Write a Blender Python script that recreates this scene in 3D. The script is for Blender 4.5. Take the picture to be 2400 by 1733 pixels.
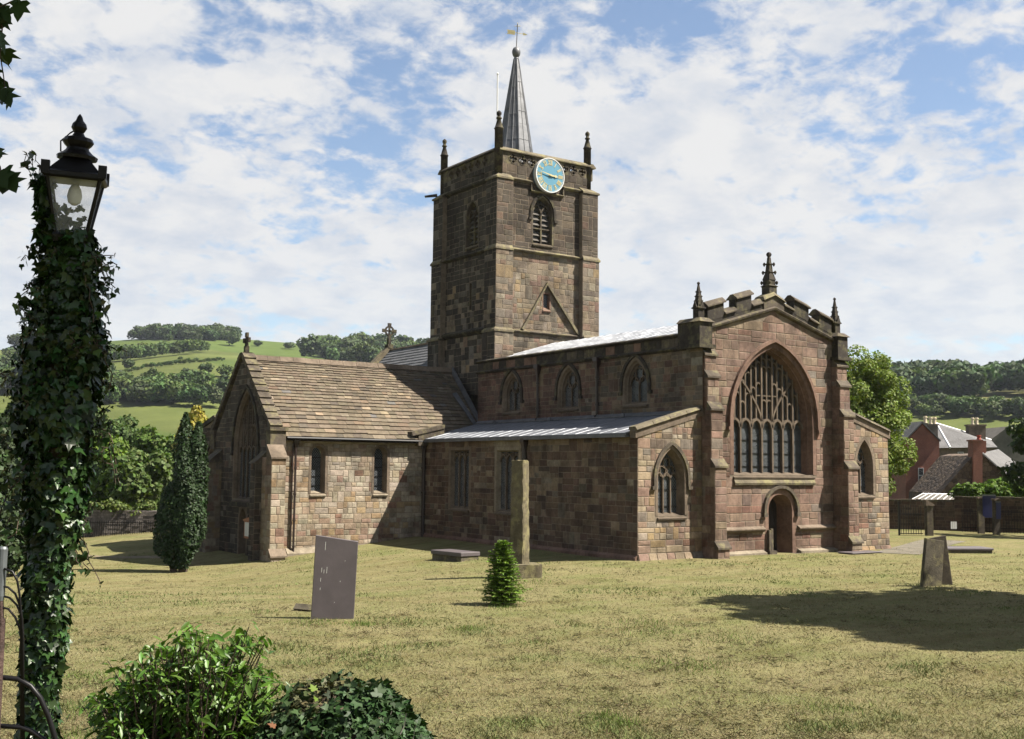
import bpy, bmesh, math, random
import numpy as np
from mathutils import Vector, Matrix
from mathutils.geometry import tessellate_polygon

for _o in list(bpy.data.objects): bpy.data.objects.remove(_o)
SC = bpy.context.scene
random.seed(11); RNG = np.random.default_rng(11)

# ---------------------------------------------------------------- camera
W_, H_ = 2400.0, 1733.0
F_, PITCH, ROLL, YAW, CH = 2634.39, .08721, .009826, .59512, 3.3
_fw = np.array([math.sin(YAW)*math.cos(PITCH), math.cos(YAW)*math.cos(PITCH), math.sin(PITCH)])
_rt = np.array([math.cos(YAW), -math.sin(YAW), 0.0]); _up = np.cross(_rt, _fw)
RT = math.cos(ROLL)*_rt + math.sin(ROLL)*_up; UP = -math.sin(ROLL)*_rt + math.cos(ROLL)*_up; FW = _fw
CAM = np.array([0.0, 0.0, CH])
cd = bpy.data.cameras.new('camera'); cam = bpy.data.objects.new('camera', cd); SC.collection.objects.link(cam)
cd.sensor_width = 36.0; cd.sensor_fit = 'HORIZONTAL'; cd.lens = F_/W_*36.0; cd.clip_start = .1; cd.clip_end = 9000
_m = Matrix(((RT[0], UP[0], -FW[0], CAM[0]), (RT[1], UP[1], -FW[1], CAM[1]), (RT[2], UP[2], -FW[2], CAM[2]), (0, 0, 0, 1)))
cam.matrix_world = _m
SC.camera = cam
SC.render.resolution_x, SC.render.resolution_y = 1024, 739

# ---------------------------------------------------------------- sun, sky, exposure
SUN_AZ = (0.707, -0.707)            # towards the sun, in plan
SUN_EL = math.radians(53.0)
SV = Vector((SUN_AZ[0]*math.cos(SUN_EL), SUN_AZ[1]*math.cos(SUN_EL), math.sin(SUN_EL)))
sl = bpy.data.lights.new('sun', 'SUN'); sl.energy = 5.0; sl.angle = math.radians(.53); sl.color = (1.0, .93, .82)
sun = bpy.data.objects.new('sun', sl); SC.collection.objects.link(sun)
sun.rotation_euler = SV.to_track_quat('Z', 'Y').to_euler(); sun.location = (20, -20, 60)
SC.view_settings.view_transform = 'Standard'; SC.view_settings.look = 'None'
SC.view_settings.gamma = 1.0; SC.view_settings.exposure = 1.68; SC.view_settings.use_curve_mapping = False

world = bpy.data.worlds.new('World'); SC.world = world; world.use_nodes = True
def build_world():
    nt = world.node_tree; nt.nodes.clear(); N = nt.nodes.new; L = nt.links.new
    def math_(op, a, b=None, clamp=False):
        n = N('ShaderNodeMath'); n.operation = op; n.use_clamp = clamp
        for i, v in enumerate((a, b)):
            if v is None: continue
            if isinstance(v, (int, float)): n.inputs[i].default_value = v
            else: L(v, n.inputs[i])
        return n.outputs[0]
    sky = N('ShaderNodeTexSky'); sky.sky_type = 'NISHITA'; sky.sun_disc = False
    sky.sun_elevation = SUN_EL; sky.sun_rotation = math.atan2(SUN_AZ[0], SUN_AZ[1])
    sky.air_density = 1.0; sky.dust_density = .6; sky.ozone_density = 1.0; sky.altitude = 200
    tc = N('ShaderNodeTexCoord'); sp = N('ShaderNodeSeparateXYZ'); L(tc.outputs['Generated'], sp.inputs[0])
    zc = math_('MAXIMUM', sp.outputs[2], 0.0); zd = math_('ADD', zc, 0.30)
    u = math_('DIVIDE', sp.outputs[0], zd); v = math_('DIVIDE', sp.outputs[1], zd)
    cb = N('ShaderNodeCombineXYZ'); L(u, cb.inputs[0]); L(v, cb.inputs[1]); cb.inputs[2].default_value = SKY_SEED
    def noise(scale, detail, rough, dist=0.0, off=0.0):
        n = N('ShaderNodeTexNoise'); n.inputs['Scale'].default_value = scale; n.inputs['Detail'].default_value = detail
        n.inputs['Roughness'].default_value = rough; n.inputs['Distortion'].default_value = dist
        mp = N('ShaderNodeMapping'); mp.inputs['Location'].default_value = (off, off*.7, off*.3); L(cb.outputs[0], mp.inputs['Vector'])
        L(mp.outputs[0], n.inputs['Vector']); return n.outputs['Fac']
    big = noise(1.6, 2, .5, .1, SKY_OFF); mid = noise(7.0, 8, .6, .15, SKY_OFF+3.7); puff = noise(19.0, 6, .6, .3, SKY_OFF+8.1)
    s = math_('ADD', math_('MULTIPLY', big, .33), math_('ADD', math_('MULTIPLY', mid, .42), math_('MULTIPLY', puff, .29)))
    # rows of cloud close up towards the horizon
    lift = N('ShaderNodeMapRange'); L(zc, lift.inputs['Value']); lift.inputs['From Min'].default_value = .10; lift.inputs['From Max'].default_value = .42; lift.inputs['To Min'].default_value = .045; lift.inputs['To Max'].default_value = -.012
    s = math_('ADD', s, lift.outputs[0])
    r = N('ShaderNodeMapRange'); r.interpolation_type = 'SMOOTHSTEP'; L(s, r.inputs['Value'])
    r.inputs['From Min'].default_value = .452; r.inputs['From Max'].default_value = .555
    low = N('ShaderNodeMapRange'); L(zc, low.inputs['Value']); low.inputs['From Min'].default_value = .04; low.inputs['From Max'].default_value = .24
    low.inputs['To Min'].default_value = .80; low.inputs['To Max'].default_value = .97
    mask = math_('ADD', math_('MULTIPLY', r.outputs[0], low.outputs[0]), .03, True)
    shade = noise(9.0, 6, .6, .2, SKY_OFF+15.0)
    cr = N('ShaderNodeValToRGB'); L(shade, cr.inputs[0])
    cr.color_ramp.elements[0].position = .30; cr.color_ramp.elements[0].color = (.74, .80, .90, 1)
    cr.color_ramp.elements[1].position = .58; cr.color_ramp.elements[1].color = (1, 1, 1, 1)
    b1 = N('ShaderNodeBackground'); L(sky.outputs[0], b1.inputs[0]); b1.inputs[1].default_value = .05
    b2 = N('ShaderNodeBackground'); L(cr.outputs[0], b2.inputs[0]); b2.inputs[1].default_value = .258
    mx = N('ShaderNodeMixShader'); L(mask, mx.inputs[0]); L(b1.outputs[0], mx.inputs[1]); L(b2.outputs[0], mx.inputs[2])
    out = N('ShaderNodeOutputWorld'); L(mx.outputs[0], out.inputs[0])
SKY_SEED, SKY_OFF = 2.3, 17.2
build_world()
SC.cycles.max_bounces = 5; SC.cycles.diffuse_bounces = 3; SC.cycles.transparent_max_bounces = 8

# ---------------------------------------------------------------- pixels of the photograph -> points in the place
def ray(x, y):
    d = FW*F_ + RT*(x-W_/2) - UP*(y-H_/2); return d/np.linalg.norm(d)
def onx(x, y, X): d = ray(x, y); return CAM + d*X/d[0]
def ony(x, y, Y): d = ray(x, y); return CAM + d*Y/d[1]
def ssn(a, b, x):
    t = np.clip((np.asarray(x, float)-a)/(b-a), 0, 1); return t*t*(3-2*t)
def vnoise(x, y, seed=0):
    """smooth value noise, 0..1"""
    x = np.asarray(x, float); y = np.asarray(y, float)
    xi = np.floor(x); yi = np.floor(y); fx = x-xi; fy = y-yi; fx = fx*fx*(3-2*fx); fy = fy*fy*(3-2*fy)
    def h(a, b):
        v = np.sin(a*127.1+b*311.7+seed*74.7)*43758.5453; return v-np.floor(v)
    return (h(xi, yi)*(1-fx)+h(xi+1, yi)*fx)*(1-fy)+(h(xi, yi+1)*(1-fx)+h(xi+1, yi+1)*fx)*fy
def terrain(x, y):
    x = np.asarray(x, float); y = np.asarray(y, float)
    r = np.hypot(x, y); az = np.degrees(np.arctan2(x, y))-math.degrees(YAW)
    az = (az+180) % 360-180
    z = -.105*np.clip(26.2-x, 0, 11)*ssn(22, 46, y)*(1-ssn(70, 140, r))
    z = z + 1.5*(1-ssn(3.5, 11.5, r))
    z = z + (.05*vnoise(x*.35, y*.35, 3)-.025)*ssn(8, 12, r)
    z = z - 4.5*ssn(75, 170, r)
    # hills round the valley
    hl = np.interp(az, [-180, -70, -40, -25, -16, -7, 0, 14, 24, 40, 80, 180], [60, 70, 76, 84, 103, 97, 90, 64, 68, 68, 60, 60])
    d0 = np.interp(az, [-180, -30, 0, 12, 30, 180], [200, 250, 250, 220, 220, 200])
    d1 = np.interp(az, [-180, -30, 0, 12, 30, 180], [900, 900, 900, 760, 760, 900])
    t = np.clip((r-d0)/(d1-d0), 0, 1)
    prof = 1.05*t - .05*np.sin(t*math.pi*3.0)*.5 - .05*t*t
    z = z + (hl+4)*prof
    z = z + (vnoise(x*.008, y*.008, 5)-.5)*7*ssn(250, 500, r)*(1-.5*t)
    z = z - 60*ssn(0, 1, (r-d1)/1200.0)
    return z
def ground_hit(x, y, lo=6.0, hi=2500.0):
    """first point of the ground under a photo pixel (x, y in the 2400 px photograph)"""
    d = ray(x, y); t = lo; pt = lo
    while t < hi:
        p = CAM+d*t
        if p[2] < float(terrain(p[0], p[1])):
            a, b = pt, t
            for _ in range(25):
                m = (a+b)/2; p = CAM+d*m
                if p[2] < float(terrain(p[0], p[1])): b = m
                else: a = m
            return CAM+d*b
        pt = t; t *= 1.02
    return None
K = W_/2268.0                      # the 2268 px view of the photograph
def gd(x, y): return ground_hit(x*K, y*K)
def depth_of(p): return float((np.asarray(p)-CAM) @ FW)

# ---------------------------------------------------------------- objects
COL = SC.collection
def empty(name, loc=(0, 0, 0), parent=None):
    o = bpy.data.objects.new(name, None); COL.objects.link(o); o.location = loc
    if parent: o.parent = parent
    return o
def tag(o, label=None, cat=None, group=None, kind=None):
    if label: o['label'] = label
    if cat: o['category'] = cat
    if group: o['group'] = group
    if kind: o['kind'] = kind
    return o
def link(name, me, mat, parent=None, smooth=False):
    if mat is not None:
        for m in (mat if isinstance(mat, (list, tuple)) else [mat]): me.materials.append(m)
    o = bpy.data.objects.new(name, me); COL.objects.link(o)
    if parent:
        o.parent = parent
        o.matrix_parent_inverse = Matrix.Translation(parent_loc(parent)).inverted()
    if smooth: me.polygons.foreach_set('use_smooth', [True]*len(me.polygons))
    return o
def parent_loc(p):
    # every Empty of a thing is only moved, never turned: its location is its world frame
    return p.location if p.type == 'EMPTY' else Vector((0, 0, 0))
def set_col(me, cols):
    a = me.color_attributes.new('Col', 'FLOAT_COLOR', 'POINT')
    c = np.ones((len(me.vertices), 4), np.float32); c[:, :3] = cols
    a.data.foreach_set('color', c.ravel())
def np_mesh(name, V, Fc, cols=None):
    """V (n,3); Fc (m,k) faces of one size"""
    V = np.asarray(V, np.float32); Fc = np.asarray(Fc, np.int32); k = Fc.shape[1]
    me = bpy.data.meshes.new(name); me.vertices.add(len(V)); me.vertices.foreach_set('co', V.ravel())
    me.loops.add(Fc.size); me.loops.foreach_set('vertex_index', Fc.ravel())
    me.polygons.add(len(Fc)); me.polygons.foreach_set('loop_start', np.arange(0, Fc.size, k, dtype=np.int32))
    me.update(calc_edges=True)
    if cols is not None: set_col(me, cols)
    return me
class MB:
    """collects pieces of one mesh"""
    def __init__(s): s.v = []; s.f = []; s.c = []
    def add(s, vs, fs, col=None):
        b = len(s.v); s.v += [tuple(float(q) for q in v) for v in vs]; s.f += [tuple(i+b for i in f) for f in fs]
        s.c += [col if col is not None else (.5, .5, .5)]*len(vs)
    def box(s, x0, x1, y0, y1, z0, z1, col=None):
        s.add([(x0, y0, z0), (x1, y0, z0), (x1, y1, z0), (x0, y1, z0), (x0, y0, z1), (x1, y0, z1), (x1, y1, z1), (x0, y1, z1)],
              [(3, 2, 1, 0), (4, 5, 6, 7), (0, 1, 5, 4), (1, 2, 6, 5), (2, 3, 7, 6), (3, 0, 4, 7)], col)
    def prism(s, poly, d, col=None):
        """poly: 3D points in one plane, pushed along d"""
        n = len(poly); d = np.asarray(d, float); a = [np.asarray(p, float) for p in poly]; b = [p+d for p in a]
        s.add(a+b, [tuple(range(n-1, -1, -1)), tuple(range(n, 2*n))]+[(i, (i+1) % n, n+(i+1) % n, n+i) for i in range(n)], col)
    def lathe(s, c, prof, n=12, col=None, axis='z', rot=0.0, sq=1.0):
        """prof: (radius, height) from below up"""
        vs = []; fs = []
        for r, h in prof:
            for i in range(n):
                a = rot+2*math.pi*i/n; vs.append((c[0]+r*math.cos(a), c[1]+r*math.sin(a)*sq, c[2]+h))
        for j in range(len(prof)-1):
            for i in range(n): fs.append((j*n+i, j*n+(i+1) % n, (j+1)*n+(i+1) % n, (j+1)*n+i))
        fs.append(tuple(range(n-1, -1, -1))); m = (len(prof)-1)*n; fs.append(tuple(range(m, m+n)))
        s.add(vs, fs, col)
    def tube(s, pts, rad, n=6, col=None, caps=True):
        pts = [np.asarray(p, float) for p in pts]; m = len(pts)
        rad = [rad]*m if isinstance(rad, (int, float)) else rad
        vs = []; fs = []
        for j, p in enumerate(pts):
            t = pts[min(j+1, m-1)]-pts[max(j-1, 0)]; t = t/(np.linalg.norm(t)+1e-9)
            a = np.array([0, 0, 1.0]) if abs(t[2]) < .9 else np.array([1.0, 0, 0])
            e1 = np.cross(t, a); e1 /= np.linalg.norm(e1); e2 = np.cross(t, e1)
            for i in range(n):
                w = 2*math.pi*i/n; vs.append(p+rad[j]*(math.cos(w)*e1+math.sin(w)*e2))
        for j in range(m-1):
            for i in range(n): fs.append((j*n+i, j*n+(i+1) % n, (j+1)*n+(i+1) % n, (j+1)*n+i))
        if caps: fs.append(tuple(range(n-1, -1, -1))); fs.append(tuple(range((m-1)*n, m*n)))
        s.add(vs, fs, col)
    def build(s, name, mat, parent=None, smooth=False, fix=True):
        me = bpy.data.meshes.new(name); me.from_pydata(s.v, [], s.f)
        if fix:
            bm = bmesh.new(); bm.from_mesh(me); bmesh.ops.recalc_face_normals(bm, faces=bm.faces); bm.to_mesh(me); bm.free()
        me.update(); set_col(me, np.array(s.c, np.float32))
        return link(name, me, mat, parent, smooth)

# ---------------------------------------------------------------- materials
def new_mat(name):
    m = bpy.data.materials.new(name); m.use_nodes = True; nt = m.node_tree; nt.nodes.clear()
    out = nt.nodes.new('ShaderNodeOutputMaterial'); b = nt.nodes.new('ShaderNodeBsdfPrincipled')
    nt.links.new(b.outputs[0], out.inputs[0]); return m, nt, b, out
def nd(nt, t, **kw):
    n = nt.nodes.new(t)
    for k, v in kw.items():
        if k in n.inputs: n.inputs[k].default_value = v
        else: setattr(n, k, v)
    return n
def tex_noise(nt, scale, detail=4, rough=.6, vec=None, dist=0):
    n = nd(nt, 'ShaderNodeTexNoise', Scale=scale, Detail=detail, Roughness=rough, Distortion=dist)
    if vec is not None: nt.links.new(vec, n.inputs['Vector'])
    return n
def ramp(nt, fac, stops):
    r = nt.nodes.new('ShaderNodeValToRGB'); e = r.color_ramp.elements
    while len(e) < len(stops): e.new(.5)
    for i, (p, c) in enumerate(stops): e[i].position = p; e[i].color = (*c, 1)
    nt.links.new(fac, r.inputs[0]); return r.outputs[0]
def mixc(nt, mode, fac, a, b):
    m = nd(nt, 'ShaderNodeMix', data_type='RGBA', blend_type=mode)
    for i, v in ((0, fac), (6, a), (7, b)):
        if isinstance(v, (int, float)): m.inputs[i].default_value = v
        elif isinstance(v, tuple): m.inputs[i].default_value = (*v, 1)
        else: nt.links.new(v, m.inputs[i])
    return m.outputs[2]
def objvec(nt): return nd(nt, 'ShaderNodeNewGeometry').outputs['Position']
def bump(nt, b, h, strength=.4, dist=.02):
    n = nd(nt, 'ShaderNodeBump', Strength=strength, Distance=dist); nt.links.new(h, n.inputs['Height']); nt.links.new(n.outputs[0], b.inputs['Normal'])
def mat_stone(name, tint=(1, 1, 1), stain=.5, base=None, lichen=0.0, rough=.92, bs=.55):
    """sandstone: the block's own colour (attribute Col), grain, soot stains, lichen"""
    m, nt, b, out = new_mat(name); P = objvec(nt)
    if base is None:
        a = nd(nt, 'ShaderNodeVertexColor', layer_name='Col'); c = a.outputs[0]
    else:
        c = nd(nt, 'ShaderNodeRGB'); c.outputs[0].default_value = (*base, 1); c = c.outputs[0]
    g = tex_noise(nt, 7.0, 6, .7, P); c = mixc(nt, 'MULTIPLY', .75, c, ramp(nt, g.outputs[0], [(.3, (.62, .6, .58)), (.7, (1.25, 1.22, 1.18))]))
    s = tex_noise(nt, .9, 6, .65, P, .4); k = ramp(nt, s.outputs[0], [(.44, (1, 1, 1)), (.62, (.36, .35, .34))])
    c = mixc(nt, 'MULTIPLY', stain, c, k)
    mp = nd(nt, 'ShaderNodeMapping'); mp.inputs['Scale'].default_value = (2.6, 2.6, .32); nt.links.new(P, mp.inputs['Vector'])   # soot and water run down the face
    s2 = tex_noise(nt, 1.0, 6, .65, mp.outputs[0], .2); c = mixc(nt, 'MULTIPLY', stain*.7, c, ramp(nt, s2.outputs[0], [(.52, (1, 1, 1)), (.70, (.42, .41, .40))]))
    if lichen:
        l = tex_noise(nt, 2.3, 5, .7, P); lf = ramp(nt, l.outputs[0], [(.5, (0, 0, 0)), (.62, (lichen, lichen, lichen))])
        c = mixc(nt, 'MIX', lf, c, (.21, .19, .09))
    c = mixc(nt, 'MULTIPLY', 1.0, c, tint); nt.links.new(c, b.inputs['Base Color']); b.inputs['Roughness'].default_value = rough
    b.inputs['Specular IOR Level'].default_value = .2
    h = tex_noise(nt, 22, 6, .75, P); bump(nt, b, h.outputs[0], bs, .03); return m
def mat_plain(name, col, rough=.6, metal=0.0, var=.3, scale=6.0, spec=.4, bs=0.0, bscale=30):
    m, nt, b, out = new_mat(name); P = objvec(nt); n = tex_noise(nt, scale, 5, .65, P)
    lo = tuple(max(0, q*(1-var)) for q in col); hi = tuple(q*(1+var) for q in col)
    nt.links.new(ramp(nt, n.outputs[0], [(.3, lo), (.7, hi)]), b.inputs['Base Color'])
    b.inputs['Roughness'].default_value = rough; b.inputs['Metallic'].default_value = metal; b.inputs['Specular IOR Level'].default_value = spec
    if bs: bump(nt, b, tex_noise(nt, bscale, 4, .7, P).outputs[0], bs, .02)
    return m
def mat_leaf(name, rough=.5, trans=.25, spec=.4, mul=(1, 1, 1), tmul=(1.1, 1.25, .5)):
    m, nt, b, out = new_mat(name); a = nd(nt, 'ShaderNodeVertexColor', layer_name='Col')
    c = mixc(nt, 'MULTIPLY', 1.0, a.outputs[0], mul); nt.links.new(c, b.inputs['Base Color'])
    b.inputs['Roughness'].default_value = rough; b.inputs['Specular IOR Level'].default_value = spec
    t = nd(nt, 'ShaderNodeBsdfTranslucent'); nt.links.new(mixc(nt, 'MULTIPLY', 1.0, c, tmul), t.inputs[0])
    mx = nd(nt, 'ShaderNodeMixShader'); mx.inputs[0].default_value = trans
    nt.links.new(b.outputs[0], mx.inputs[1]); nt.links.new(t.outputs[0], mx.inputs[2]); nt.links.new(mx.outputs[0], out.inputs[0]); return m
def mat_lead(name, col, rough=.45):
    m, nt, b, out = new_mat(name); P = objvec(nt)
    n = tex_noise(nt, 1.7, 6, .7, P, .6); c = ramp(nt, n.outputs[0], [(.3, tuple(q*.6 for q in col)), (.55, col), (.75, tuple(min(1, q*1.35) for q in col))])
    nt.links.new(c, b.inputs['Base Color']); b.inputs['Metallic'].default_value = .25
    r = ramp(nt, n.outputs[0], [(.3, (rough+.15,)*3), (.7, (rough-.05,)*3)]); nt.links.new(r, b.inputs['Roughness'])
    bump(nt, b, tex_noise(nt, 5, 4, .6, P).outputs[0], .15, .02); return m
M = {}
M['stone'] = mat_stone('sandstone_blocks', stain=.72)
M['stone_soot'] = mat_stone('sandstone_sooty', base=(.036, .031, .026), stain=.6, lichen=.22)
M['stone_dark'] = mat_stone('sandstone_dark', base=(.078, .065, .051), stain=.6, lichen=.35)
M['stone_trim'] = mat_stone('sandstone_dressed', base=(.142, .113, .086), stain=.6)
M['stone_pale'] = mat_stone('sandstone_pale', base=(.20, .172, .13), stain=.55)
M['stone_pink'] = mat_stone('sandstone_pink', base=(.15, .097, .074), stain=.6)
M['coping'] = mat_stone('coping_lichened', base=(.122, .105, .074), stain=.5, lichen=.6)
M['mortar'] = mat_stone('lime_mortar', base=(.16, .132, .10), stain=.5)
M['tracery'] = mat_stone('tracery_stone', base=(.105, .083, .062), stain=.5)
M['glass'] = mat_plain('leaded_glass', (.012, .014, .016), .12, 0, .5, 9, .6, .35, 14)
M['came'] = mat_plain('lead_came', (.10, .11, .115), .5, .4, .3)
M['lead'] = mat_lead('roof_lead', (.135, .143, .16), .46)
M['lead_spire'] = mat_lead('spire_lead', (.095, .098, .106), .5)
M['iron'] = mat_plain('black_iron', (.006, .0055, .006), .4, .0, .3, 12, .2)
M['pipe'] = mat_plain('pipe_paint', (.022, .014, .012), .4, 0, .3, 9, .5)
M['wood_dark'] = mat_plain('dark_oak', (.018, .013, .011), .6, 0, .4, 5, .4, .4, 14)
M['slat'] = mat_plain('louvre_slat', (.05, .043, .035), .8, 0, .4, 5)
M['white'] = mat_plain('white_paint', (.5, .5, .49), .5, 0, .05)
M['gold'] = mat_plain('gold_leaf', (.42, .36, .19), .45, .15, .08)
M['blue'] = mat_plain('clock_blue', (.06, .175, .25), .5, 0, .06, 3)
M['slate_roof'] = mat_stone('roof_slates', base=(.115, .12, .13), stain=.4, bs=.3)
M['stone_slate'] = mat_stone('stone_roof_slates', stain=.22, bs=.35)
M['orange_wood'] = mat_plain('notice_wood', (.26, .085, .03), .5, 0, .25, 8)
M['paper'] = mat_plain('notice_paper', (.6, .6, .56), .7, 0, .1)
M['leaf'] = mat_leaf('tree_leaves', .6, .28, .18)
M['ivy_low'] = mat_leaf('ivy_leaves_dull', .58, .08, .25)
M['ivy'] = mat_leaf('ivy_leaves', .36, .08, .33)
M['needle'] = mat_leaf('yew_needles', .6, .12, .25)
M['far_leaf'] = mat_leaf('far_leaves', .7, .2, .2)
M['bark'] = mat_plain('bark', (.06, .045, .032), .95, 0, .4, 7, .2, .8, 18)
# ---------------------------------------------------------------- ground
def make_ground():
    rad = [0.0]; r = 1.0
    while r < 3200: rad.append(r); r *= 1.022 if r > 12 else 1.08
    na = 512; rad = np.array(rad); nr = len(rad)
    az = np.linspace(0, 2*math.pi, na, endpoint=False)
    R, A = np.meshgrid(rad[1:], az, indexing='ij'); X = R*np.sin(A); Y = R*np.cos(A); Z = terrain(X, Y)
    V = np.concatenate([[[0, 0, float(terrain(0, 0))]], np.stack([X, Y, Z], -1).reshape(-1, 3)])
    n = nr-1; i = np.arange(n-1)[:, None]*na; j = np.arange(na)[None, :]; k = (np.arange(na)+1) % na
    q = np.stack([1+i+j, 1+i+na+j, 1+i+na+k[None, :], 1+i+k[None, :]], -1).reshape(-1, 4)[:, ::-1]
    x, y = V[:, 0], V[:, 1]; rr = np.hypot(x, y)
    # land cover: mown hay near the church, fields of pasture and stubble on the hills
    ca, sa = math.cos(.5), math.sin(.5); fx = (x*ca+y*sa)/150; fy = (-x*sa+y*ca)/210
    fx = fx+.35*vnoise(fy*2, fx*2, 7); cell = np.sin(np.floor(fx)*91.7+np.floor(fy)*47.3)*9871.3; cell = cell-np.floor(cell)
    pal = np.array([(.056, .078, .022), (.064, .088, .025), (.072, .086, .028), (.050, .070, .020), (.085, .084, .036)])
    c = pal[np.clip((cell*5).astype(int), 0, 4)]
    c = c*(.8+.4*vnoise(x*.02, y*.02, 9))[:, None]
    near = np.array([1.0, 1.0, 1.0]); t = ssn(62, 95, rr)[:, None]
    c = near*(1-t)*.0+c*t
    me = np_mesh('ground', V, q, c)
    a = me.color_attributes.new('Near', 'FLOAT_COLOR', 'POINT'); w = np.ones((len(V), 4), np.float32); w[:, :3] = 1-t
    a.data.foreach_set('color', w.ravel())
    m, nt, b, out = new_mat('mown_hay_and_fields'); P = objvec(nt)
    col = nd(nt, 'ShaderNodeVertexColor', layer_name='Col').outputs[0]; nr_ = nd(nt, 'ShaderNodeVertexColor', layer_name='Near').outputs[0]
    fine = tex_noise(nt, 55, 3, .75, P); straw = ramp(nt, fine.outputs[0], [(.28, (.108, .095, .047)), (.5, (.152, .137, .071)), (.72, (.188, .173, .099))])
    med = tex_noise(nt, 2.6, 8, .72, P, .3); straw = mixc(nt, 'MULTIPLY', .85, straw, ramp(nt, med.outputs[0], [(.33, (.72, .68, .62)), (.5, (1, .98, .94)), (.68, (1.1, 1.1, 1.0))]))
    gp = tex_noise(nt, .45, 6, .68, P, .4); gm = ramp(nt, gp.outputs[0], [(.44, (.04, .04, .04)), (.66, (.75, .75, .75))])
    green = ramp(nt, fine.outputs[0], [(.28, (.055, .064, .020)), (.5, (.092, .104, .036)), (.72, (.13, .142, .054))])
    lawn = mixc(nt, 'MIX', gm, straw, green)
    mp = nd(nt, 'ShaderNodeMapping'); mp.inputs['Rotation'].default_value = (0, 0, -.42); mp.inputs['Scale'].default_value = (.22, 1.5, 1); nt.links.new(P, mp.inputs['Vector'])   # swathes left by the mower
    sw = tex_noise(nt, 1.0, 5, .6, mp.outputs[0], .5); lawn = mixc(nt, 'MULTIPLY', .55, lawn, ramp(nt, sw.outputs[0], [(.36, (.70, .64, .52)), (.52, (1, 1, 1)), (.66, (1.12, 1.14, 1.02))]))
    ff = tex_noise(nt, .08, 6, .7, P); field = mixc(nt, 'MULTIPLY', .6, col, ramp(nt, ff.outputs[0], [(.3, (.65, .7, .6)), (.7, (1.25, 1.2, 1.1))]))
    c2 = mixc(nt, 'MIX', nr_, field, lawn); nt.links.new(c2, b.inputs['Base Color']); b.inputs['Roughness'].default_value = 1.0
    b.inputs['Specular IOR Level'].default_value = .05
    hh = tex_noise(nt, 9, 8, .8, P); bump(nt, b, hh.outputs[0], .9, .06)
    o = link('ground', me, m, None, True); tag(o, kind='structure'); return o
make_ground()

def scatter(name, tv, tf, pos, rot, scl, cols, mat, parent=None):
    """many copies of a small template joined into one mesh: tv (k,3), tf (m,n), pos (N,3), rot (N,3,3), scl (N,) or (N,3), cols (N,3)"""
    tv = np.asarray(tv, float); N = len(pos); k = len(tv); scl = np.asarray(scl, float)
    if scl.ndim == 1: scl = scl[:, None].repeat(3, 1)
    V = np.einsum('nij,nkj->nki', rot, tv[None]*scl[:, None, :])+np.asarray(pos)[:, None, :]
    Fc = (np.asarray(tf)[None]+(np.arange(N)*k)[:, None, None]).reshape(-1, np.asarray(tf).shape[1])
    return link(name, np_mesh(name, V.reshape(-1, 3), Fc, np.repeat(cols, k, 0)), mat, parent)
def rot_from(nrm, spin):
    """frames whose z is nrm and whose y is turned by spin about it"""
    n = np.asarray(nrm, float); n = n/(np.linalg.norm(n, axis=1, keepdims=True)+1e-9)
    a = np.where(np.abs(n[:, 2:3]) < .9, np.array([[0, 0, 1.0]]), np.array([[1.0, 0, 0]]))
    e1 = np.cross(a, n); e1 /= np.linalg.norm(e1, axis=1, keepdims=True)+1e-9; e2 = np.cross(n, e1)
    c, s = np.cos(spin)[:, None], np.sin(spin)[:, None]
    return np.stack([c*e1+s*e2, -s*e1+c*e2, n], -1)
def jit_cols(base, n, v=.25, hue=.12):
    b = np.asarray(base, float)[None]*(1+v*RNG.uniform(-1, 1, (n, 1))); return np.clip(b*(1+hue*RNG.uniform(-1, 1, (n, 3))), .002, 1)

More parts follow.
